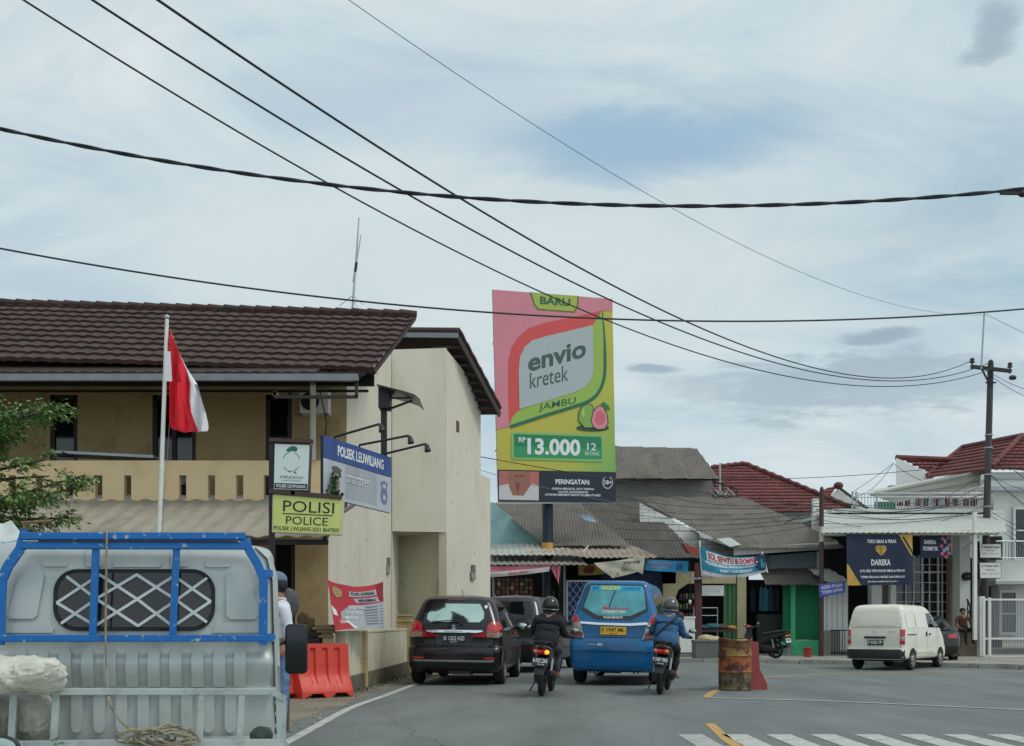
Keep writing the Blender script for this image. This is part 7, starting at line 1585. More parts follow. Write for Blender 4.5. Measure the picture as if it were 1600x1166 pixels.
for pq in ('bf', 'bh', 'cg', 'ci', 'dh', 'dj', 'ag', 'ei', 'fl', 'gk', 'gm', 'hl', 'hn', 'im', 'io', 'jn'): lat += stroke([ND[pq[0]], ND[pq[1]]], 4.4)
tpart('window_lattice', lat, mat('lattice_strip', C(190, 196, 196), .5, .2, var=.08), .030, .008, 40)
emb = []
tpart('pressed_panel', [[(36, 894), (64, 893), (68, 900), (58, 962), (52, 967), (16, 967), (12, 962), (28, 900)]], tpaint, .022, .026, 20)
tpart('pressed_panel', [[(358, 893), (384, 893), (391, 900), (404, 960), (399, 968), (360, 968), (354, 962), (353, 898)]], tpaint, .022, .026, 20)
for q in (rrect(64, 874, 104, 885, 4), rrect(175, 874, 252, 886, 4), rrect(320, 874, 360, 886, 4), rrect(132, 852, 160, 885, 5), rrect(266, 852, 295, 885, 5)): tpart('pressed_panel', [q], tpaint, .012, .014, 20)
for q in ([(4, 973), (78, 973), (85, 983), (82, 989), (4, 989)], [(334, 983), (338, 973), (404, 973), (404, 989), (332, 989)]): tpart('pressed_panel', [q], tpaint, .018, .02, 25)
tpart('rear_rib', [[(x - 9.5, 1074), (x - 9.5, 1020), (x - 7, 1014), (x, 1012), (x + 7, 1014), (x + 9.5, 1020), (x + 9.5, 1074)] for x in (34, 68, 103, 138, 173, 207, 241, 275, 309, 343, 375)], tpaint, .024, .026, 14)
tpart('rear_rib', [[(x - 9, 1082), (x + 9, 1082), (x + 9, 1136), (x + 6, 1143), (x, 1146), (x - 6, 1143), (x - 9, 1136)] for x in (50, 85, 120, 155, 190, 224, 258, 292, 326, 360)], tpaint, .024, .026, 14)
mb = MB(tpaint); zz = tl(208, 1080).z; mb.box((-.8, -.025, zz - .012), (.8, .03, zz + .012), .008); mb.build('panel_seam', truck)
tpart('drip_edge', [[(398, 853), (412, 856), (424, 866), (434, 900), (441, 1166), (433, 1166), (426, 905), (418, 872), (408, 862)]], tpaint, .03, .05, 30)
for x, y in ((420, 896), (424, 996)): tpart('rack_bolt', [ellp(x, y, 7, 6.5, 16)], tblue, .05, .05, None); tpart('bolt_head', [ellp(x, y, 3.2, 3.2, 10)], galv, .065, .02, None)
# blue rack
bk_ = MB(tblue); by = -.075
def tw(x, y, dy=0.0): return tl(x, y, by + dy)
bk_.bar(tw(32, 838), tw(384, 838), .05, .042, bev=.006); bk_.bar(tw(34, 852), tw(384, 853), .05, .044, bev=.006); bk_.bar(tw(40, 845), tw(380, 846), .02, .05)
for pts in ([(384, 842), (388, 858), (402, 880), (412, 905), (411, 1007)], [(36, 842), (32, 858), (14, 882), (3, 905), (-1, 1007)]):
    for i in range(len(pts) - 1): bk_.bar(tw(*pts[i]), tw(pts[i + 1][0], pts[i + 1][1] + 1), .05, .042, up=(0, 1, 0), bev=.005)
bk_.bar(tw(-6, 997.5), tw(415, 997.5), .05, .040, bev=.006)
for x0, x1 in ((150, 145), (276, 270)): bk_.bar(tw(x0, 856), tw(x1, 992), .04, .03, up=(0, 1, 0), bev=.005)
bk_.tube([tw(36, 848, .03), tw(42, 826, .03), tw(34, 826, .03), tw(27, 858, .03)], .008, 6); bk_.tube([tw(386, 846, .03), tw(388, 838, .03), tw(391, 862, .03)], .006, 6)
bk_.bar(tw(411, 896), tw(422, 896, .04), .045, .04); bk_.bar(tw(411, 996), tw(424, 996, .04), .045, .04)
bk_.build('cab_rack', truck)
mb = MB(tpaint); mb.bar(tw(36, 845.3, -.028), tw(376, 846.6, -.028), .004, .006)
mb.use(dark_steel); mb.bar(tw(60, 845.6, -.03), tw(372, 846.8, -.03), .004, .008); mb.build('rack_gap', truck)
# grey side gate standing against the cab
rk = MB(mat('gate_grey', C(170, 178, 174), .5, .2, var=.1, scale=5, dirt=C(96, 92, 84), dirt_amt=.7, dscale=6)); gd_ = 5.42
pg = lambda x, y, d=-.48: tl(x, y, d)
rk.bar(pg(-40, 1080.5), pg(426, 1081), .04, .036, bev=.004); rk.bar(pg(424, 1081), pg(446, 1092), .04, .03); rk.bar(pg(-40, 1163), pg(438, 1160), .04, .036, bev=.004)
for x in (22, 88, 315, 378): rk.bar(pg(x, 1085), pg(x - 4, 1160), .035, .035, up=(0, 1, 0), bev=.004)
rk.bar(pg(-8, 1085), pg(-8, 1160), .035, .035, up=(0, 1, 0)); rk.bar(pg(440, 1090), pg(440, 1185), .05, .03, up=(0, 1, 0))
for y in (1098, 1115, 1134, 1150): rk.bar(pg(430, y), pg(440, y), .02)
rk.build('side_gate', truck)
bed = MB(tpaint); xl, xr = -.84, .84
bed.box((xl, -2.2, .38), (xr, -.03, .455), .01); bed.box((xl - .03, -2.2, .08), (xl, -.1, .42)); bed.box((xr, -2.2, .08), (xr + .03, -.1, .42)); bed.box((xl, -2.24, .08), (xr, -2.2, .42)); bed.build('load_bed', truck)
mb = MB(dark_steel); mb.bar((-.35, -2.1, .32), (-.35, 1.4, .32), .1); mb.bar((.35, -2.1, .32), (.35, 1.4, .32), .1); mb.build('chassis', truck)
def twheel(x, y):
    mb = MB(tyre_m); mb.lathe([(.16, -.08), (.24, -.085), (.27, -.05), (.27, .05), (.24, .085), (.16, .08)], (x, y, .27), 'X', 28); w = mb.build('wheel', truck, smooth=40)
    mb = MB(steel_rim); mb.lathe([(.001, .0), (.06, .02), (.1, -.02), (.16, .03)], (x, y, .27), 'X', 24); mb.build('rim', w, smooth=40)
for y in (-1.4, .85): twheel(-.68, y); twheel(.68, y)
mb = MB(black_plastic); md = 1.0; c0 = tl(463, 1014, md); w_ = (tl(480.5, 1014, md) - c0).x; h_ = tl(463, 975, md).z - c0.z
mb.loft([[V((c0.x + x, md + dy, c0.z + z)) for x, z in rrect(-w_ + e_, -h_ + e_, w_ - e_, h_ - e_, .035)] for dy, e_ in ((-.03, .008), (-.02, 0), (.03, .004), (.06, .03))]); mb.tube([(c0.x - w_ + .02, md + .02, c0.z + .05), (.76, md - .05, c0.z + .02)], .014, 8)
mm_ = mb.build('wing_mirror', truck, smooth=40)
mb = MB(mat('mirror_dark', C(60, 64, 68), .06, .9, var=0)); mb.box((c0.x - w_ + .012, md - .034, c0.z - h_ + .012), (c0.x + w_ - .012, md - .031, c0.z + h_ - .012)); mb.build('mirror_glass', mm_)
truck.matrix_basis = TM
# rope over the cab and its coil
rope = mat('rope', C(150, 140, 116), .95, var=.25, scale=40, bump=.5, bscale=200)
TP = lambda x, y, yo: TM @ tl(x, y, yo)
mb = MB(rope); pts = [TP(168, 828, -.015), TP(167, 832, -.105), TP(166, 900, -.11), TP(165, 985, -.115), TP(167, 1060, -.14)] + [TP(x, y, -.53) for x, y in ((170, 1092), (178, 1112), (190, 1128), (205, 1140), (222, 1146))]
mb.tube(smooth_curve(pts, 6), .006, 6)
for k in range(9):
    cx, cy = 232 + rnd.uniform(-12, 40), 1150 + rnd.uniform(-5, 6); rx, ry = rnd.uniform(26, 52), rnd.uniform(7, 16); a0 = rnd.uniform(0, 6.28); lp = []
    for i in range(15):
        a = a0 + i * .42; lp.append(TP(cx + rx * math.cos(a), cy + ry * math.sin(a) + rnd.uniform(-2, 2), -.58 + .06 * math.sin(a + k) + rnd.uniform(-.015, .015)))
    mb.tube(smooth_curve(lp, 4), .0065, 6)
o = mb.build('rope', smooth=60); tag(o, 'tan rope hanging over the blue rack into a tangled coil on the bed', 'rope')
# sacks
plas = mat('plastic_sack', C(198, 194, 180), .45, var=.10, scale=5, bump=.5, bscale=12, dirt=C(120, 112, 92), dirt_amt=.6, dscale=4)
def crump(k, s=1.0):
    def f(p):
        q = p * (7 * s) + V((k, k * .7, 0)); a = noise.noise(q); b_ = 1 - abs(noise.noise(V((q.x * 1.9, q.y * 2.3, q.z * 1.2)) + V((5, 1, 2)))) * 2; c_ = 1 - abs(noise.noise(q * 4.3)) * 2
        return p * (1 + .26 * a + .13 * b_ + .07 * c_)
    return f
sm_ = 22
mb = MB(plas); c = TP(20, 1053, -.57); mb.ell(c, (.22, .12, .085), 90, 60, fn=crump(1)); c2 = TP(64, 1064, -.53); mb.ell(c2, (.10, .09, .055), 60, 40, fn=crump(4)); o = mb.build('plastic_sack', smooth=sm_); tag(o, 'pale plastic sack slumped over the top rail of the truck gate', 'sack')
mb = MB(mat('plastic_dull', C(158, 156, 142), .5, var=.18, scale=6, bump=.5, bscale=14)); c = TP(52, 1120, -.36); mb.ell(c, (.12, .09, .12), 80, 56, fn=crump(7)); c = TP(0, 1125, -.36); mb.ell(c, (.1, .09, .12), 70, 48, fn=crump(9)); o = mb.build('plastic_sack', smooth=sm_); tag(o, 'dull crumpled plastic sack wedged behind the rails of the truck gate', 'sack')
mb = MB(mat('rag_green', C(78, 88, 76), .9, var=.3, scale=12)); c = TP(408, 1148, -.38); mb.ell(c, (.06, .05, .045), 40, 26, fn=crump(3)); o = mb.build('rag', smooth=sm_); tag(o, 'dark green rag crumpled in the corner of the truck bed', 'rag')
mb = MB(mat('twine_green', C(40, 110, 90), .8)); mb.tube([TP(80, 1158, -.52), TP(92, 1152, -.54), TP(84, 1164, -.54), TP(100, 1160, -.54)], .004, 5); o = mb.build('twine'); tag(o, 'green twine knotted round the gate rail', 'twine')
# printed tarpaulin on poles and a stick, beyond the truck
tp = thing('tarpaulin', 'pale printed tarpaulin stretched on poles behind the pickup cab', 'tarpaulin', P(-20, 900, 8.4))
a, b, c, d = P(-60, 806, 8.2), P(18, 815, 8.2), P(48, 854, 7.9), P(-60, 850, 7.9); f = cloth(a, b, c, d, .02, .02, .02, 2, 1); mb = MB(mat('tarp_pale', C(190, 196, 190), .7, var=.12, scale=4, dirt=C(170, 110, 110), dirt_amt=.4, dscale=5)); mb.patch([(0, 0), (1, 0), (1, 1), (0, 1)], f, .06); mb.use(mat('tarp_cyan', C(70, 150, 180), .7)); mb.patch([(.6, .8), (.95, .8), (.97, .98), (.62, .98)], f, .1, .01); mb.build('sheet', tp, smooth=60)
mb = MB(wood_brown)
for p in (a, b, c, d): mb.tube([(p.x, p.y, 0.01), p], .02, 6)
mb.build('pole', tp)
mb = MB(wood_brown); mb.tube([P(34, 817, 9.0), P(80, 815, 9.0)], .014, 6); mb.tube([P(38, 817, 9.0), (P(38, 817, 9.0).x, 9.0, 0.01)], .014, 6); o = mb.build('bamboo_stick'); tag(o, 'short bamboo stick sticking out beside the printed tarpaulin', 'stick')

# ------------------------------------------------------------------ people on foot
def figure(name, label, J, Eg, mats, group_of, root_j, hands, extra=None):
    root = thing(name, label, 'person', (J[root_j][0][0], J[root_j][0][1], 0))
    vs, fs = skin(J, Eg, root_j, 3); vs = [p + noise.noise_vector(V((p.x * 10, p.y * 10, p.z * 18))) * .008 for p in vs]; segs = [(V(J[a][0]), V(J[b][0]), group_of(a, b)) for a, b in Eg]
    mb = MB(); mb.use(mats['top']); mb.v += vs
    for f in fs:
        c = sum((vs[i] for i in f), V()) / len(f); k = min(segs, key=lambda s: seg_dist(c, s[0], s[1]))[2]; mb.use(mats[k]); mb.f.append(f); mb.fm.append(mb.cur)
    for w, g, ax, s, curl in hands: hand_parts(mb, w, g, ax, s, skin_m, .008, curl)
    mb.build('body', root, smooth=60); return root
wx, wy = -2.25, 10.0
J = {'pelvis': ((wx, wy, .86), (.15, .11)), 'waist': ((wx + .01, wy, 1.0), (.14, .10)), 'chest': ((wx, wy - .01, 1.17), (.16, .11)), 'upper': ((wx - .01, wy - .01, 1.28), (.12, .085)), 'neck': ((wx - .03, wy, 1.36), .05), 'head': ((wx - .05, wy, 1.47), (.085, .08)), 'crown': ((wx - .045, wy, 1.53), .075),
     'shn': ((wx + .07, wy - .15, 1.25), .058), 'eln': ((wx + .12, wy - .19, .99), .046), 'wrn': ((wx + .04, wy - .25, .80), .03), 'shf': ((wx - .06, wy + .15, 1.25), .058), 'elf': ((wx - .04, wy + .2, 1.0), .045), 'wrf': ((wx - .18, wy + .08, .86), .03),
     'hipn': ((wx + .02, wy - .08, .82), .09), 'knn': ((wx + .03, wy - .09, .47), .065), 'ann': ((wx + .02, wy - .09, .09), .045), 'ton': ((wx - .12, wy - .1, .045), .038), 'hipf': ((wx - .02, wy + .08, .82), .09), 'knf': ((wx - .1, wy + .08, .47), .065), 'anf': ((wx - .08, wy + .09, .09), .045), 'tof': ((wx - .22, wy + .09, .045), .038)}
Eg = [('pelvis', 'waist'), ('waist', 'chest'), ('chest', 'upper'), ('upper', 'neck'), ('neck', 'head'), ('head', 'crown'), ('upper', 'shn'), ('shn', 'eln'), ('eln', 'wrn'), ('upper', 'shf'), ('shf', 'elf'), ('elf', 'wrf'), ('pelvis', 'hipn'), ('hipn', 'knn'), ('knn', 'ann'), ('ann', 'ton'), ('pelvis', 'hipf'), ('hipf', 'knf'), ('knf', 'anf'), ('anf', 'tof')]
gof = lambda a, b: 'skin' if b in ('neck', 'head', 'crown', 'wrn', 'wrf') else 'foot' if b[:2] == 'to' else 'leg' if b[:2] in ('hi', 'kn', 'an') else 'top'
w = figure('person', 'person in white shirt and blue jeans holding papers, half hidden behind the truck mirror', J, Eg, {'top': white_cloth, 'skin': skin_m, 'leg': denim, 'foot': black_plastic}, gof, 'pelvis', [((wx + .04, wy - .25, .80), (wx - .05, wy - .26, .76), (0, .3, 1), 1, True), ((wx - .18, wy + .08, .86), (wx - .26, wy + .0, .84), (0, .3, 1), -1, True)])
hd = V((wx - .05, wy, 1.49)); mb = MB(hair_m); mb.ell(hd + V((.012, 0, .012)), (.097, .09, .1), 20, 14, fn=lambda p: V((p.x if p.x > -.045 else -.045, p.y, p.z if p.z > -.045 or p.x > 0 else -.045))); mb.build('hair', w, smooth=60)
mb = MB(skin_m); mb.ell(hd + V((-.002, -.086, -.025)), (.017, .01, .03), 10, 8); mb.ell(hd + V((-.002, .086, -.025)), (.017, .01, .03), 10, 8); mb.loft([ring((hd.x - .092, hd.y, hd.z - .03 + e), .012 * s, .012 * s, 8) for e, s in ((-.02, .6), (0, 1.2), (.035, .5))]); mb.build('ear', w, smooth=60)
mb = MB(ink_black); 
for g in (-.032, .032): mb.ell(hd + V((-.083, g, .0)), (.006, .012, .007), 8, 6)
mb.use(mat('lips', C(126, 74, 66), .6)); mb.ell(hd + V((-.083, 0, -.06)), (.008, .024, .008), 8, 6); mb.build('face', w, smooth=60)
mb = MB(mat('cap_blue', C(96, 116, 136), .85, var=.15)); mb.ell(hd + V((.0, 0, .06)), (.106, .1, .085), 20, 12, fn=lambda p: V((p.x, p.y, max(p.z, -.01)))); mb.loft([ring((hd.x - .09, hd.y, hd.z + .055), .05, .006, 12), ring((hd.x - .1, hd.y, hd.z + .055), .06, .006, 12)]); mb.build('cap', w, smooth=60)
mb = MB(white_cloth); mb.lathe([(.062, 1.325), (.078, 1.34), (.066, 1.375)], (wx - .025, wy, 0), 'Z', 18); mb.build('collar', w, smooth=50)
mb = MB(mat('paper', C(196, 214, 226), .8, var=.12, scale=14)); mb.box((-.11, -.006, -.14), (.08, .006, .12), .004, Matrix.Translation((wx - .10, wy - .27, .80)) @ Matrix.Rotation(R(14), 4, 'Y')); o = mb.build('papers'); tag(o, 'sheaf of pale blue papers held by the person in the white shirt', 'papers')
mb = MB(mat('bag_grey', C(78, 80, 80), .85, var=.25, scale=8)); mb.ell((-2.30, wy + .55, 1.33), (.085, .10, .13), 40, 26, fn=crump(5, .7)); mb.tube([(-2.30, wy + .55, 1.25), (-2.32, wy + .55, .01)], .025, 8); o = mb.build('covered_post', smooth=60); tag(o, 'grey wrapped bundle on a post behind the person in the white shirt', 'bundle')
# someone sitting on the low wall beyond the white van
q = P(1502, 987, 34.4); sx_, sy_, sz_ = q.x, 34.25, q.z
J = {'pelvis': ((sx_, sy_, sz_ + .08), (.15, .12)), 'waist': ((sx_ - .02, sy_ - .02, sz_ + .22), (.14, .11)), 'chest': ((sx_ - .03, sy_ - .05, sz_ + .38), (.17, .12)), 'upper': ((sx_ - .04, sy_ - .06, sz_ + .48), (.12, .09)), 'neck': ((sx_ - .05, sy_ - .08, sz_ + .56), .05), 'head': ((sx_ - .06, sy_ - .1, sz_ + .66), .085), 'crown': ((sx_ - .06, sy_ - .1, sz_ + .72), .075),
     'shr': ((sx_ + .16, sy_ - .06, sz_ + .45), .06), 'elr': ((sx_ + .26, sy_ - .12, sz_ + .22), .045), 'wrr': ((sx_ + .22, sy_ - .3, sz_ + .08), .03), 'shl': ((sx_ - .24, sy_ - .06, sz_ + .45), .06), 'ell': ((sx_ - .3, sy_ - .14, sz_ + .22), .045), 'wrl': ((sx_ - .2, sy_ - .32, sz_ + .1), .03),
     'hipr': ((sx_ + .09, sy_ - .04, sz_ + .06), .09), 'knr': ((sx_ + .12, sy_ - .46, sz_ + .06), .065), 'anr': ((sx_ + .12, sy_ - .46, sz_ - .36), .045), 'hipl': ((sx_ - .09, sy_ - .04, sz_ + .06), .09), 'knl': ((sx_ - .12, sy_ - .46, sz_ + .06), .065), 'anl': ((sx_ - .12, sy_ - .46, sz_ - .36), .045), 'tor': ((sx_ + .12, sy_ - .62, sz_ - .4), .04), 'tol': ((sx_ - .12, sy_ - .62, sz_ - .4), .04)}
Eg = [('pelvis', 'waist'), ('waist', 'chest'), ('chest', 'upper'), ('upper', 'neck'), ('neck', 'head'), ('head', 'crown')] + [e for n in 'rl' for e in (('upper', 'sh' + n), ('sh' + n, 'el' + n), ('el' + n, 'wr' + n), ('pelvis', 'hip' + n), ('hip' + n, 'kn' + n), ('kn' + n, 'an' + n), ('an' + n, 'to' + n))]
gof2 = lambda a, b: 'skin' if b in ('neck', 'head', 'crown') or b[:2] == 'wr' else 'foot' if b[:2] == 'to' else 'leg' if b[:2] in ('hi', 'kn', 'an') else 'top'
w = figure('person', 'person in brown shirt sitting on the low stone wall by the stair rail', J, Eg, {'top': brown_cloth, 'skin': skin_m, 'leg': black_cloth, 'foot': black_plastic}, gof2, 'pelvis', [((sx_ + .22, sy_ - .3, sz_ + .08), (sx_ + .16, sy_ - .4, sz_ + .08), (1, .3, 0), 1, True), ((sx_ - .2, sy_ - .32, sz_ + .1), (sx_ - .14, sy_ - .42, sz_ + .1), (1, -.3, 0), -1, True)])
mb = MB(hair_m); mb.ell((sx_ - .06, sy_ - .09, sz_ + .70), (.095, .1, .095), 18, 12, fn=lambda p: V((p.x, max(p.y, -.06), p.z))); mb.build('hair', w, smooth=60)

# ------------------------------------------------------------------ poles
pole_m = mat('pole_weathered', C(74, 70, 68), .85, var=.18, scale=2, stretch=(6, 6, .6))
PD = 36.0; pb0 = V((P(1536, 0, PD).x, PD, .08)); pt0 = P(1548, 566, PD)
up = thing('power_pole', 'tall weathered power pole with crossarm, insulators and a thin mast', 'utility pole', pb0)
mb = MB(pole_m); mb.tube([pb0, pb0.lerp(pt0, .5), pt0], [.145, .12, .10], 14); mb.use(galv)
for y in (680, 700, 742, 792): t = (P(0, y, PD).z - pb0.z) / (pt0.z - pb0.z); c = pb0.lerp(pt0, t); mb.lathe([(.135, -.02), (.14, 0), (.135, .02)], c, 'Z', 16)
mb.build('shaft', up, smooth=40)
ca, cb_ = P(1517, 573, PD - .2), P(1580, 580, PD - .2)
mb = MB(dark_steel); mb.bar(ca, cb_, .10, .12); mb.bar(P(1533, 575, PD - .2), P(1545, 598, PD - .2), .05); mb.bar(P(1540, 598, PD - .2), P(1556, 598, PD - .2), .05); mb.build('crossarm', up)
INS = []
for x, y in ((1519, 560), (1548, 563), (1578, 567)):
    c = P(x, y + 8, PD - .2); mb = MB(mat('porcelain', C(66, 58, 58), .25, var=.1)); mb.lathe([(.03, -.2), (.03, 0), (.09, .02), (.09, .06), (.05, .09), (.08, .12), (.08, .16), (.03, .2), (.001, .21)], c + V((0, 0, 0)), 'Z', 14); mb.build('insulator', up, smooth=40); INS.append((x, y + 3))
mb = MB(dark_steel); c = P(1580, 583, PD - .2); mb.lathe([(.001, 0), (.07, .0), (.09, .1), (.07, .2), (.001, .2)], c + V((-.05, 0, -.16)), 'X', 12); mb.build('stay_insulator', up, smooth=40)
mb = MB(galv); mb.tube([P(1533, 577, PD - .3), P(1538, 490, PD - .3)], .03, 6); mb.build('mast', up)
P2 = 34.0; a = P(1283, 0, P2)
p2 = thing('wooden_pole', 'dark brown wooden pole carrying service cables in front of the white kiosk', 'utility pole', (a.x, P2, .09))
mb = MB(brown_steel); mb.tube([(a.x, P2, .09), P(1284, 766, P2)], [.088, .07], 12); mb.ell(P(1284, 766, P2), (.07, .07, .12), 10, 8); mb.use(white_tin); mb.lathe([(.085, -.25), (.085, .25)], P(1284, 835, P2), 'Z', 12); mb.build('shaft', p2, smooth=50)
# the pole stands in front of the kiosk apron
for o in [p2]: o.location.y = P2
mb = MB(white_paint); c = P(1274, 815, 38.6); mb.box((c.x - .12, 38.5, c.z - .6), (c.x + .12, 38.7, c.z + .85), .02); o = mb.build('concrete_post'); tag(o, 'short white concrete post behind the dark brown pole', 'post')

# ------------------------------------------------------------------ wires
wire_m = mat('cable_black', C(30, 38, 44), .6, var=.1); wire_g = mat('cable_grey', C(96, 104, 108), .6, var=.1)
def fit(A, B, mids, dlist=None):
    best = None
    for dA in (dlist or [A[2]]):
        a, b = P(A[0], A[1], dA), P(B[0], B[1], B[2])
        for k in range(0, 90):
            s = k * .05; e = 0
            for mx, my in mids:
                # parameter where the straight plan crosses the column mx
                u = (mx - CX) / F; den = (b.x - a.x) - u * (b.y - a.y)
                t = (u * a.y - a.x) / den if abs(den) > 1e-9 else .5
                d = a.y + (b.y - a.y) * t; z = a.z + (b.z - a.z) * t - 4 * s * t * (1 - t); e += (HY - (z - CH) * F / d - my) ** 2
            if best is None or e < best[0]: best = (e, a, b, s)
    return best[1:]
def wire(label, A, B, mids=(), r=.012, dlist=None, m=None, group=None, n=40, name='overhead_cable', twist=0, ext=(0.0, 0.0)):
    a, b, s = fit(A, B, mids, dlist) if mids else (P(*A[:3]), P(*B), A[3] if len(A) > 3 else .25)
    pts = []
    for i in range(n + 1):
        t = -ext[0] + (1 + ext[0] + ext[1]) * i / n; p = a + (b - a) * t; p.z -= 4 * s * t * (1 - t); pts.append(p)
    mb = MB(m or wire_m)
    if twist:
        d = (b - a).normalized(); x = d.cross(V((0, 0, 1))).normalized()
        for ph in (0, math.pi):
            mb.tube([p + (x * math.cos(i * twist + ph) + V((0, 0, 1)) * math.sin(i * twist + ph)) * r * .75 for i, p in enumerate(pts)], r, 6)
    else: mb.tube(pts, r, 5)
    o = mb.build(name, smooth=60); tag(o, label, 'cable', group); return o
DL = [8 + i for i in range(30)]
wire('heavy power line rising from the power pole, lowest of three', (-60, -62, 0), (INS[1][0], INS[1][1] + 12, PD - .2), [(38, 0), (510, 283), (800, 435), (1006, 525), (1330, 597), (1480, 600)], .0135, DL, n=90, ext=(.35, 0))
wire('heavy power line rising from the power pole, middle of three', (60, -55, 0), (INS[1][0], INS[1][1], PD - .2), [(145, 0), (620, 293), (800, 394), (1000, 493), (1330, 588)], .0135, DL, n=90, ext=(.35, 0))
wire('heavy power line rising from the power pole, highest of three', (180, -46, 0), (INS[0][0], INS[0][1], PD - .2), [(250, 0), (712, 305), (800, 355), (1100, 517), (1340, 584)], .0135, DL, n=90, ext=(.35, 0))
wire('thick twisted black cable sagging across the open sky', (-80, 183, 9), (1690, 285, 9), [(0, 201), (250, 251), (500, 281), (800, 313), (1160, 325), (1366, 320), (1600, 300)], .0105, [8, 9, 10, 11], n=320, twist=.55, ext=(.5, .5))
mb = MB(dark_steel); c = P(1582, 303, 9); mb.bar(P(1563, 302, 9), P(1620, 303, 9), .03, .02); mb.ell(P(1598, 303, 9), (.04, .03, .03), 10, 6); o = mb.build('cable_clamp'); tag(o, 'dark splice clamp on the thick twisted cable', 'clamp')
wire('single black cable crossing low in front of the billboard top', (-80, 373, 12), (1690, 474, 14), [(0, 387), (300, 437), (550, 469), (800, 490), (1108, 501), (1366, 497), (1600, 481)], .012, [10, 11, 12, 13, 14, 15, 16], n=100, ext=(.5, .5))
wire('hair-thin wire running from high in the sky to the thin mast', (480, -46, 0), (1538, 492, PD - .3), [(545, 0), (800, 174), (1047, 323), (1263, 432), (1469, 489)], .0055, DL, m=wire_g, n=80, ext=(.3, 0))
wire('hair-thin wire leaving the thin mast towards the red tiled house', (1538, 490, PD - .3), (1690, 565, 30), [(1600, 518)], .008, m=wire_g, ext=(0, 1))
wire('black cable running from the cream bay across the billboard foot', (751, 714, 27.3), (1283, 792, P2), [(887, 737)], .012)
wire('grey wire above the tan cream bay crossing behind the billboard', (751, 735, 27.4), (1283, 800, P2), [(1000, 790)], .008, m=wire_g)
wire('black cable running level past the red hipped roof to the power pole', (1124, 748, 44), (1545, 722, PD), [(1300, 743), (1470, 733)], .012)
g = 'service cables over the long corrugated roof'
for i, (y0, y1, s) in enumerate(((752, 780, .5), (776, 786, .3), (788, 790, .35), (800, 798, .3), (812, 806, .25), (826, 812, .2), (842, 818, .25))): wire('thin service cable strung low over the long corrugated roof', (962, y0, 36.5, s), (1284, y1, P2), (), .009, group=g)
g = 'service cables between the brown pole and the power pole'
for i, (y0, y1, s) in enumerate(((776, 770, .5), (779, 735, .9), (784, 760, .35), (790, 752, .8), (794, 778, .3), (800, 796, .3), (806, 800, .2), (812, 790, .5), (818, 801, .15))): wire('service cable sagging between the brown wooden pole and the power pole', (1284, y0, P2, s), (1541 - i * .3, y1, PD), (), .016 if i in (0, 4) else .009, group=g)
g = 'service cables beyond the power pole'
for i, (y0, x1, y1, s) in enumerate(((698, 1690, 790, .3), (724, 1690, 742, .1), (738, 1690, 835, .3), (740, 1690, 760, .4), (797, 1690, 850, .2), (803, 1690, 862, .2), (808, 1690, 880, .2), (810, 1690, 905, .2), (580, 1690, 618, .3), (584, 1690, 640, .3))): wire('service cable leaving the power pole past the white two-storey house', (1544, y0, PD, s), (x1, y1, 33), (), .014 if i < 3 else .009, group=g, ext=(0, 1))
for i, (x1, y1, m_) in enumerate(((1330, 770, (1360, 750)), (1318, 772, (1370, 757)), (1540, 735, (1450, 754)), (1540, 742, (1460, 756)))): wire('thin stay wire fanning out from the corner of the white gable', (1396, 724, 43.8), (x1, y1, 40 if i > 1 else 52), [m_], .012, m=wire_g, group='stay wires at the white gable')
wire('slanting stay from the white concrete post down to the long roof', (1274, 793, 38.6, .02), (1225, 818, 38.0), (), .02); wire('slanting stay from the white concrete post down to the white canopy', (1274, 795, 38.6, .05), (1380, 828, 34.2), (), .02)

# ------------------------------------------------------------------ tree at the edge
tr_ = thing('tree', 'small layered tree with feathery green leaves in front of the ochre balcony', 'tree', (-6.1, 10.6, 0))
bark = mat('bark', C(84, 74, 62), .95, var=.3, scale=8, bump=.8, bscale=30); lg = mat('leaf_green', C(74, 108, 54), .6, var=.35, scale=3.5); ly = mat('leaf_young', C(132, 156, 72), .6, var=.25, scale=5); ld = mat('leaf_deep', C(52, 84, 48), .6, var=.35, scale=4)
tk_ = MB(bark); T0 = V((-6.1, 10.6, 0)); trunk = [T0, T0 + V((.05, -.05, 1.2)), T0 + V((-.02, -.1, 2.4)), T0 + V((.05, -.05, 3.6)), T0 + V((0, 0, 4.6))]
tk_.tube(smooth_curve(trunk, 5), [.12 - .09 * i / 20 for i in range(21)], 10)
cl = MB(lg); mats3 = [lg, ly, ld]
def leaf(p, dirv, s, m):
    cl.use(m); d = dirv.normalized(); x = d.cross(V((rnd.gauss(0, .5), rnd.gauss(0, .5), 1))).normalized(); n = V((0, 0, -.25 * s))
    cl.add([p, p + d * s * .5 + x * s * .26, p + d * s + n, p + d * s * .5 - x * s * .26], [(0, 1, 2, 3)])
def twig(a, b, n, s, tone):
    for i in range(n):
        t = rnd.random() ** .8; p = a.lerp(b, t) + V((rnd.gauss(0, .05), rnd.gauss(0, .07), rnd.gauss(0, .024))); dv = (b - a).normalized() + V((rnd.gauss(0, .8), rnd.gauss(0, .8), rnd.gauss(-.1, .35)))
        leaf(p, dv, rnd.uniform(.6, 1.2) * s, mats3[min(2, max(0, int(rnd.gauss(tone, .7))))])
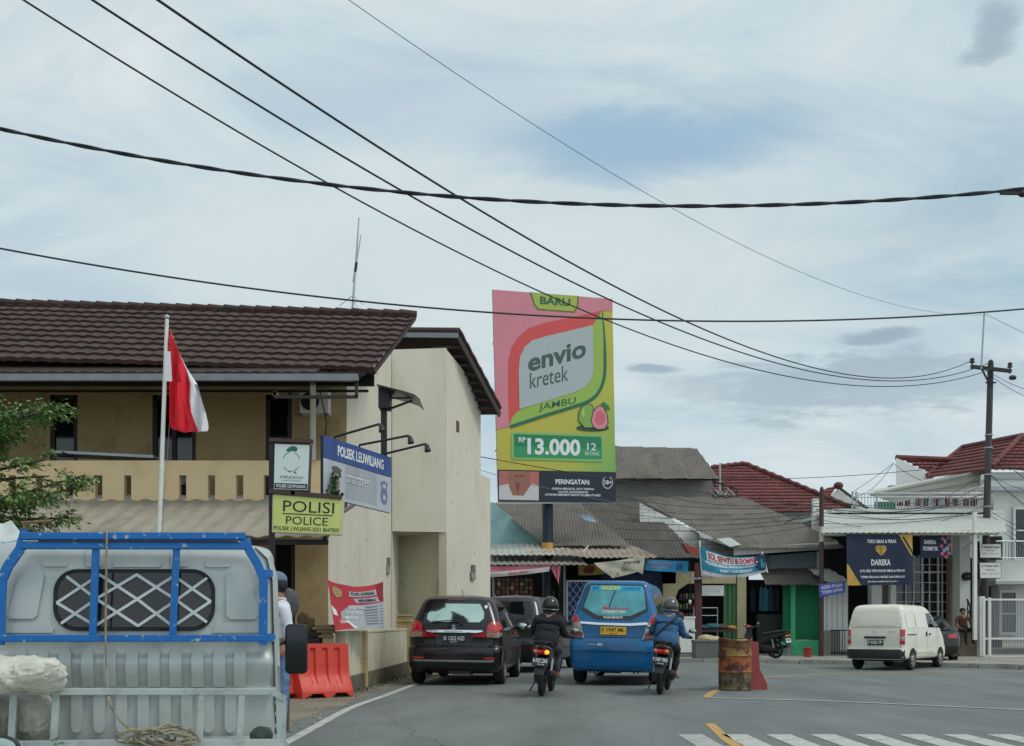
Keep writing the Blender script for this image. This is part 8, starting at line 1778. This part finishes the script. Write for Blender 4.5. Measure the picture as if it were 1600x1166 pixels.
def limb(z0, tip, spread, nt_w, s, tone, sag=.1):
    a = T0 + V((0, -.05, z0)); b = V(tip); mid = a.lerp(b, .5) + V((0, 0, sag)); pts = smooth_curve([a, mid, b], 8)
    tk_.tube(pts, [.035 - .028 * i / (len(pts) - 1) for i in range(len(pts))], 6)
    for k in range(nt_w):
        t = .25 + .75 * rnd.random(); c = pts[int(t * (len(pts) - 1))]; L_ = spread * (1.15 - t * .6)
        e = c + V((rnd.gauss(.28, .3), rnd.gauss(0, .8), rnd.gauss(.0, .11))).normalized() * L_ * rnd.uniform(.4, 1)
        tk_.tube([c, c.lerp(e, .5) + V((0, 0, .02)), e], [.008, .005, .003], 4); twig(c.lerp(e, .2), e, 34, s * .72, tone)
# upper tier, a sparse middle spray and the broad lower tier
for tip, n in (((-4.62, 10.3, 3.28), 22), ((-4.95, 10.9, 3.42), 26), ((-5.0, 9.7, 3.05), 26), ((-5.25, 10.2, 3.35), 30), ((-5.1, 10.3, 3.02), 24), ((-6.9, 10.4, 3.3), 14)): limb(2.7, tip, .55, n, .085, .55)
for tip, n in (((-4.55, 10.0, 2.72), 9), ((-4.7, 10.4, 2.62), 9), ((-5.1, 9.9, 2.72), 8)): limb(2.3, tip, .35, n, .10, .3)
for tip, n in (((-4.22, 10.2, 2.5), 30), ((-4.12, 9.9, 2.56), 12), ((-4.55, 10.6, 2.22), 28), ((-4.7, 9.7, 2.35), 28), ((-5.0, 10.1, 2.15), 34), ((-4.75, 10.1, 2.0), 26), ((-5.3, 10.4, 2.4), 26), ((-6.9, 10.0, 2.3), 12)): limb(1.9, tip, .5, n, .08, .9)
tk_.build('trunk', tr_, smooth=50); cl.build('crown', tr_)

s4 = copy_tree(s2); tag(s4, 'small scooter whose round mirror peeks up in front of the truck bed', 'motorcycle'); s4.scale = (.75, .75, .75); s4.location = (-1.57, 1.98, 0); s4.rotation_euler = (0, 0, 0)
# ------------------------------------------------------------------ camera, sky and sun
cam = bpy.data.cameras.new('camera'); co = bpy.data.objects.new('camera', cam); COL.objects.link(co)
co.location = (0, 0, CH); co.rotation_euler = (R(90), 0, 0)
cam.sensor_width = 36; cam.lens = 36 * F / 1600; cam.shift_y = (HY - 583) / 1600; cam.clip_end = 3000; cam.clip_start = 0.05
scene.camera = co
SUN_AZ, SUN_EL = 112, 54        # degrees to the right of straight ahead, above the horizon
sun = bpy.data.lights.new('sun', 'SUN'); so = bpy.data.objects.new('sun', sun); COL.objects.link(so)
sun.energy = 1.2; sun.angle = R(16); sun.color = (1, 0.95, 0.87)
so.rotation_euler = (R(90 - SUN_EL), 0, R(180 - SUN_AZ)); so.location = (10, 20, 40)
wd = bpy.data.worlds.new('World'); scene.world = wd; wd.use_nodes = True
nt = wd.node_tree; N = nt.nodes; L = nt.links
for n in list(N): N.remove(n)
def nd(t, **k):
    n = N.new(t)
    for a, b in k.items(): setattr(n, a, b)
    return n
def mth(op, a, b=None, c=None):
    n = nd('ShaderNodeMath', operation=op)
    for i, x in enumerate((a, b, c)):
        if x is None: continue
        if isinstance(x, (int, float)): n.inputs[i].default_value = x
        else: L.new(x, n.inputs[i])
    return n.outputs[0]
sky = nd('ShaderNodeTexSky', sky_type='NISHITA'); sky.sun_disc = False; sky.sun_elevation = R(SUN_EL); sky.sun_rotation = R(SUN_AZ); sky.dust_density = 3
bg1 = nd('ShaderNodeBackground'); bg1.inputs[1].default_value = 0.1; L.new(sky.outputs[0], bg1.inputs[0])
tc = nd('ShaderNodeTexCoord'); dr = tc.outputs['Generated']
sp = nd('ShaderNodeSeparateXYZ'); L.new(dr, sp.inputs[0]); X, Y, Z = sp.outputs
zc = mth('ADD', mth('MAXIMUM', Z, 0.0), 0.22)
cb = nd('ShaderNodeCombineXYZ'); L.new(mth('DIVIDE', X, zc), cb.inputs[0]); L.new(mth('DIVIDE', Y, zc), cb.inputs[1])
def cloud_noise(s, det, ro, sx=1, sy=1, off=0.0, dist=0.4):
    m = nd('ShaderNodeMapping'); m.inputs['Scale'].default_value = (sx, sy, 1); m.inputs['Location'].default_value = (off, off * 0.7, off); m.inputs['Rotation'].default_value = (0, 0, R(-18))
    L.new(cb.outputs[0], m.inputs[0]); n = nd('ShaderNodeTexNoise'); n.inputs['Scale'].default_value = s; n.inputs['Detail'].default_value = det; n.inputs['Roughness'].default_value = ro; n.inputs['Distortion'].default_value = dist
    L.new(m.outputs[0], n.inputs['Vector']); return n.outputs['Fac']
def ramp(x, stops):
    r = nd('ShaderNodeValToRGB'); e = r.color_ramp.elements
    e[0].position, e[0].color = stops[0]; e[1].position, e[1].color = stops[-1]
    for p, c in stops[1:-1]: k = e.new(p); k.color = c
    L.new(x, r.inputs[0]); return r.outputs[0]
def mix(f, a, b):
    m = nd('ShaderNodeMix', data_type='RGBA')
    if isinstance(f, (int, float)): m.inputs[0].default_value = f
    else: L.new(f, m.inputs[0])
    for s, x in ((6, a), (7, b)):
        if isinstance(x, tuple): m.inputs[s].default_value = x
        else: L.new(x, m.inputs[s])
    return m.outputs[2]
veil = ramp(cloud_noise(0.9, 7, 0.55, 0.7, 1.25), [(0.32, C(162, 194, 210)), (0.42, C(186, 210, 220)), (0.50, C(205, 223, 230)), (0.58, C(217, 230, 234)), (0.68, C(228, 237, 236))])
fine = ramp(cloud_noise(2.2, 10, 0.6, 0.85, 1.25, 13.0, 1.2), [(0.36, C(166, 192, 208)), (0.5, C(204, 220, 227)), (0.64, C(236, 241, 240))])
veil = mix(0.42, veil, fine)
az = mth('ARCTAN2', X, Y); el = mth('ARCSINE', Z)
wn = cloud_noise(2.2, 6, 0.6, 1, 1.6, 4.0); wn2 = cloud_noise(5.0, 6, 0.65, 1, 1.6, 9.0)
def blob(px, py, rx, ry, soft=1.0, warp=0.06):
    a0 = math.atan2(px - CX, F); e0 = math.atan((HY - py) / F * math.cos(a0))
    da = mth('DIVIDE', mth('SUBTRACT', mth('MULTIPLY_ADD', mth('SUBTRACT', wn, 0.5), warp * 2, az), a0), rx / F)
    de = mth('DIVIDE', mth('SUBTRACT', mth('MULTIPLY_ADD', mth('SUBTRACT', wn2, 0.5), warp, el), e0), ry / F)
    q = mth('ADD', mth('MULTIPLY', da, da), mth('MULTIPLY', de, de))
    m = nd('ShaderNodeMapRange', interpolation_type='SMOOTHSTEP'); m.inputs[1].default_value = 1 + soft; m.inputs[2].default_value = max(0.0, 1 - soft); L.new(q, m.inputs[0])
    return m.outputs[0]
c = veil
c = mix(mth('MULTIPLY', blob(780, 420, 520, 150, 1.0), 0.75), c, C(219, 230, 231))
c = mix(mth('MULTIPLY', blob(1010, 225, 230, 42, 1.0, 0.05), 0.8), c, C(150, 184, 212))
c = mix(mth('MULTIPLY', blob(640, 160, 220, 60, 1.0), 0.45), c, C(176, 200, 218))
c = mix(mth('MULTIPLY', blob(1330, 603, 270, 36, 0.8, 0.10), 0.85), c, C(162, 182, 195))
c = mix(mth('MULTIPLY', blob(1370, 528, 58, 11, 0.8, 0.035), 0.95), c, C(156, 175, 191))
c = mix(mth('MULTIPLY', blob(1018, 577, 42, 10, 0.8, 0.03), 0.95), c, C(156, 176, 192))
c = mix(mth('MULTIPLY', blob(1540, 62, 34, 22, 1.0, 0.07), 0.7), c, C(152, 174, 188))
c = mix(mth('MULTIPLY', blob(1460, 355, 120, 30, 1.0, 0.06), 0.35), c, C(190, 207, 214))
low = nd('ShaderNodeMapRange'); low.inputs[1].default_value = 0.30; low.inputs[2].default_value = 0.05; L.new(el, low.inputs[0])
c = mix(mth('MULTIPLY', low.outputs[0], 0.55), c, C(200, 217, 224))
# added boost: unseen clouds behind the viewer brightened to light surfaces facing the camera
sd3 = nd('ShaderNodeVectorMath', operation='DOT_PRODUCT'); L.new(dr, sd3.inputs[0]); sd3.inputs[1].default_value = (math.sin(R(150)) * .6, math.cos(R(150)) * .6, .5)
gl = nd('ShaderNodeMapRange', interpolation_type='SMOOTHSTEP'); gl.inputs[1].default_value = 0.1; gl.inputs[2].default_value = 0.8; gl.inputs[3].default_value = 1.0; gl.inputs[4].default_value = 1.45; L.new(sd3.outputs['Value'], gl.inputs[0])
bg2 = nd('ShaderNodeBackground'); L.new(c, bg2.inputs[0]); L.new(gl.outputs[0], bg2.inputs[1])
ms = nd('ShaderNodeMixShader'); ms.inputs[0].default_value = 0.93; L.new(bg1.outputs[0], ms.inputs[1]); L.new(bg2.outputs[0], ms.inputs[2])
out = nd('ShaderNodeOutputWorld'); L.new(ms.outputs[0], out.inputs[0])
scene.view_settings.view_transform = 'Standard'; scene.view_settings.look = 'None'; scene.view_settings.gamma = 1.0; scene.view_settings.exposure = 0.0
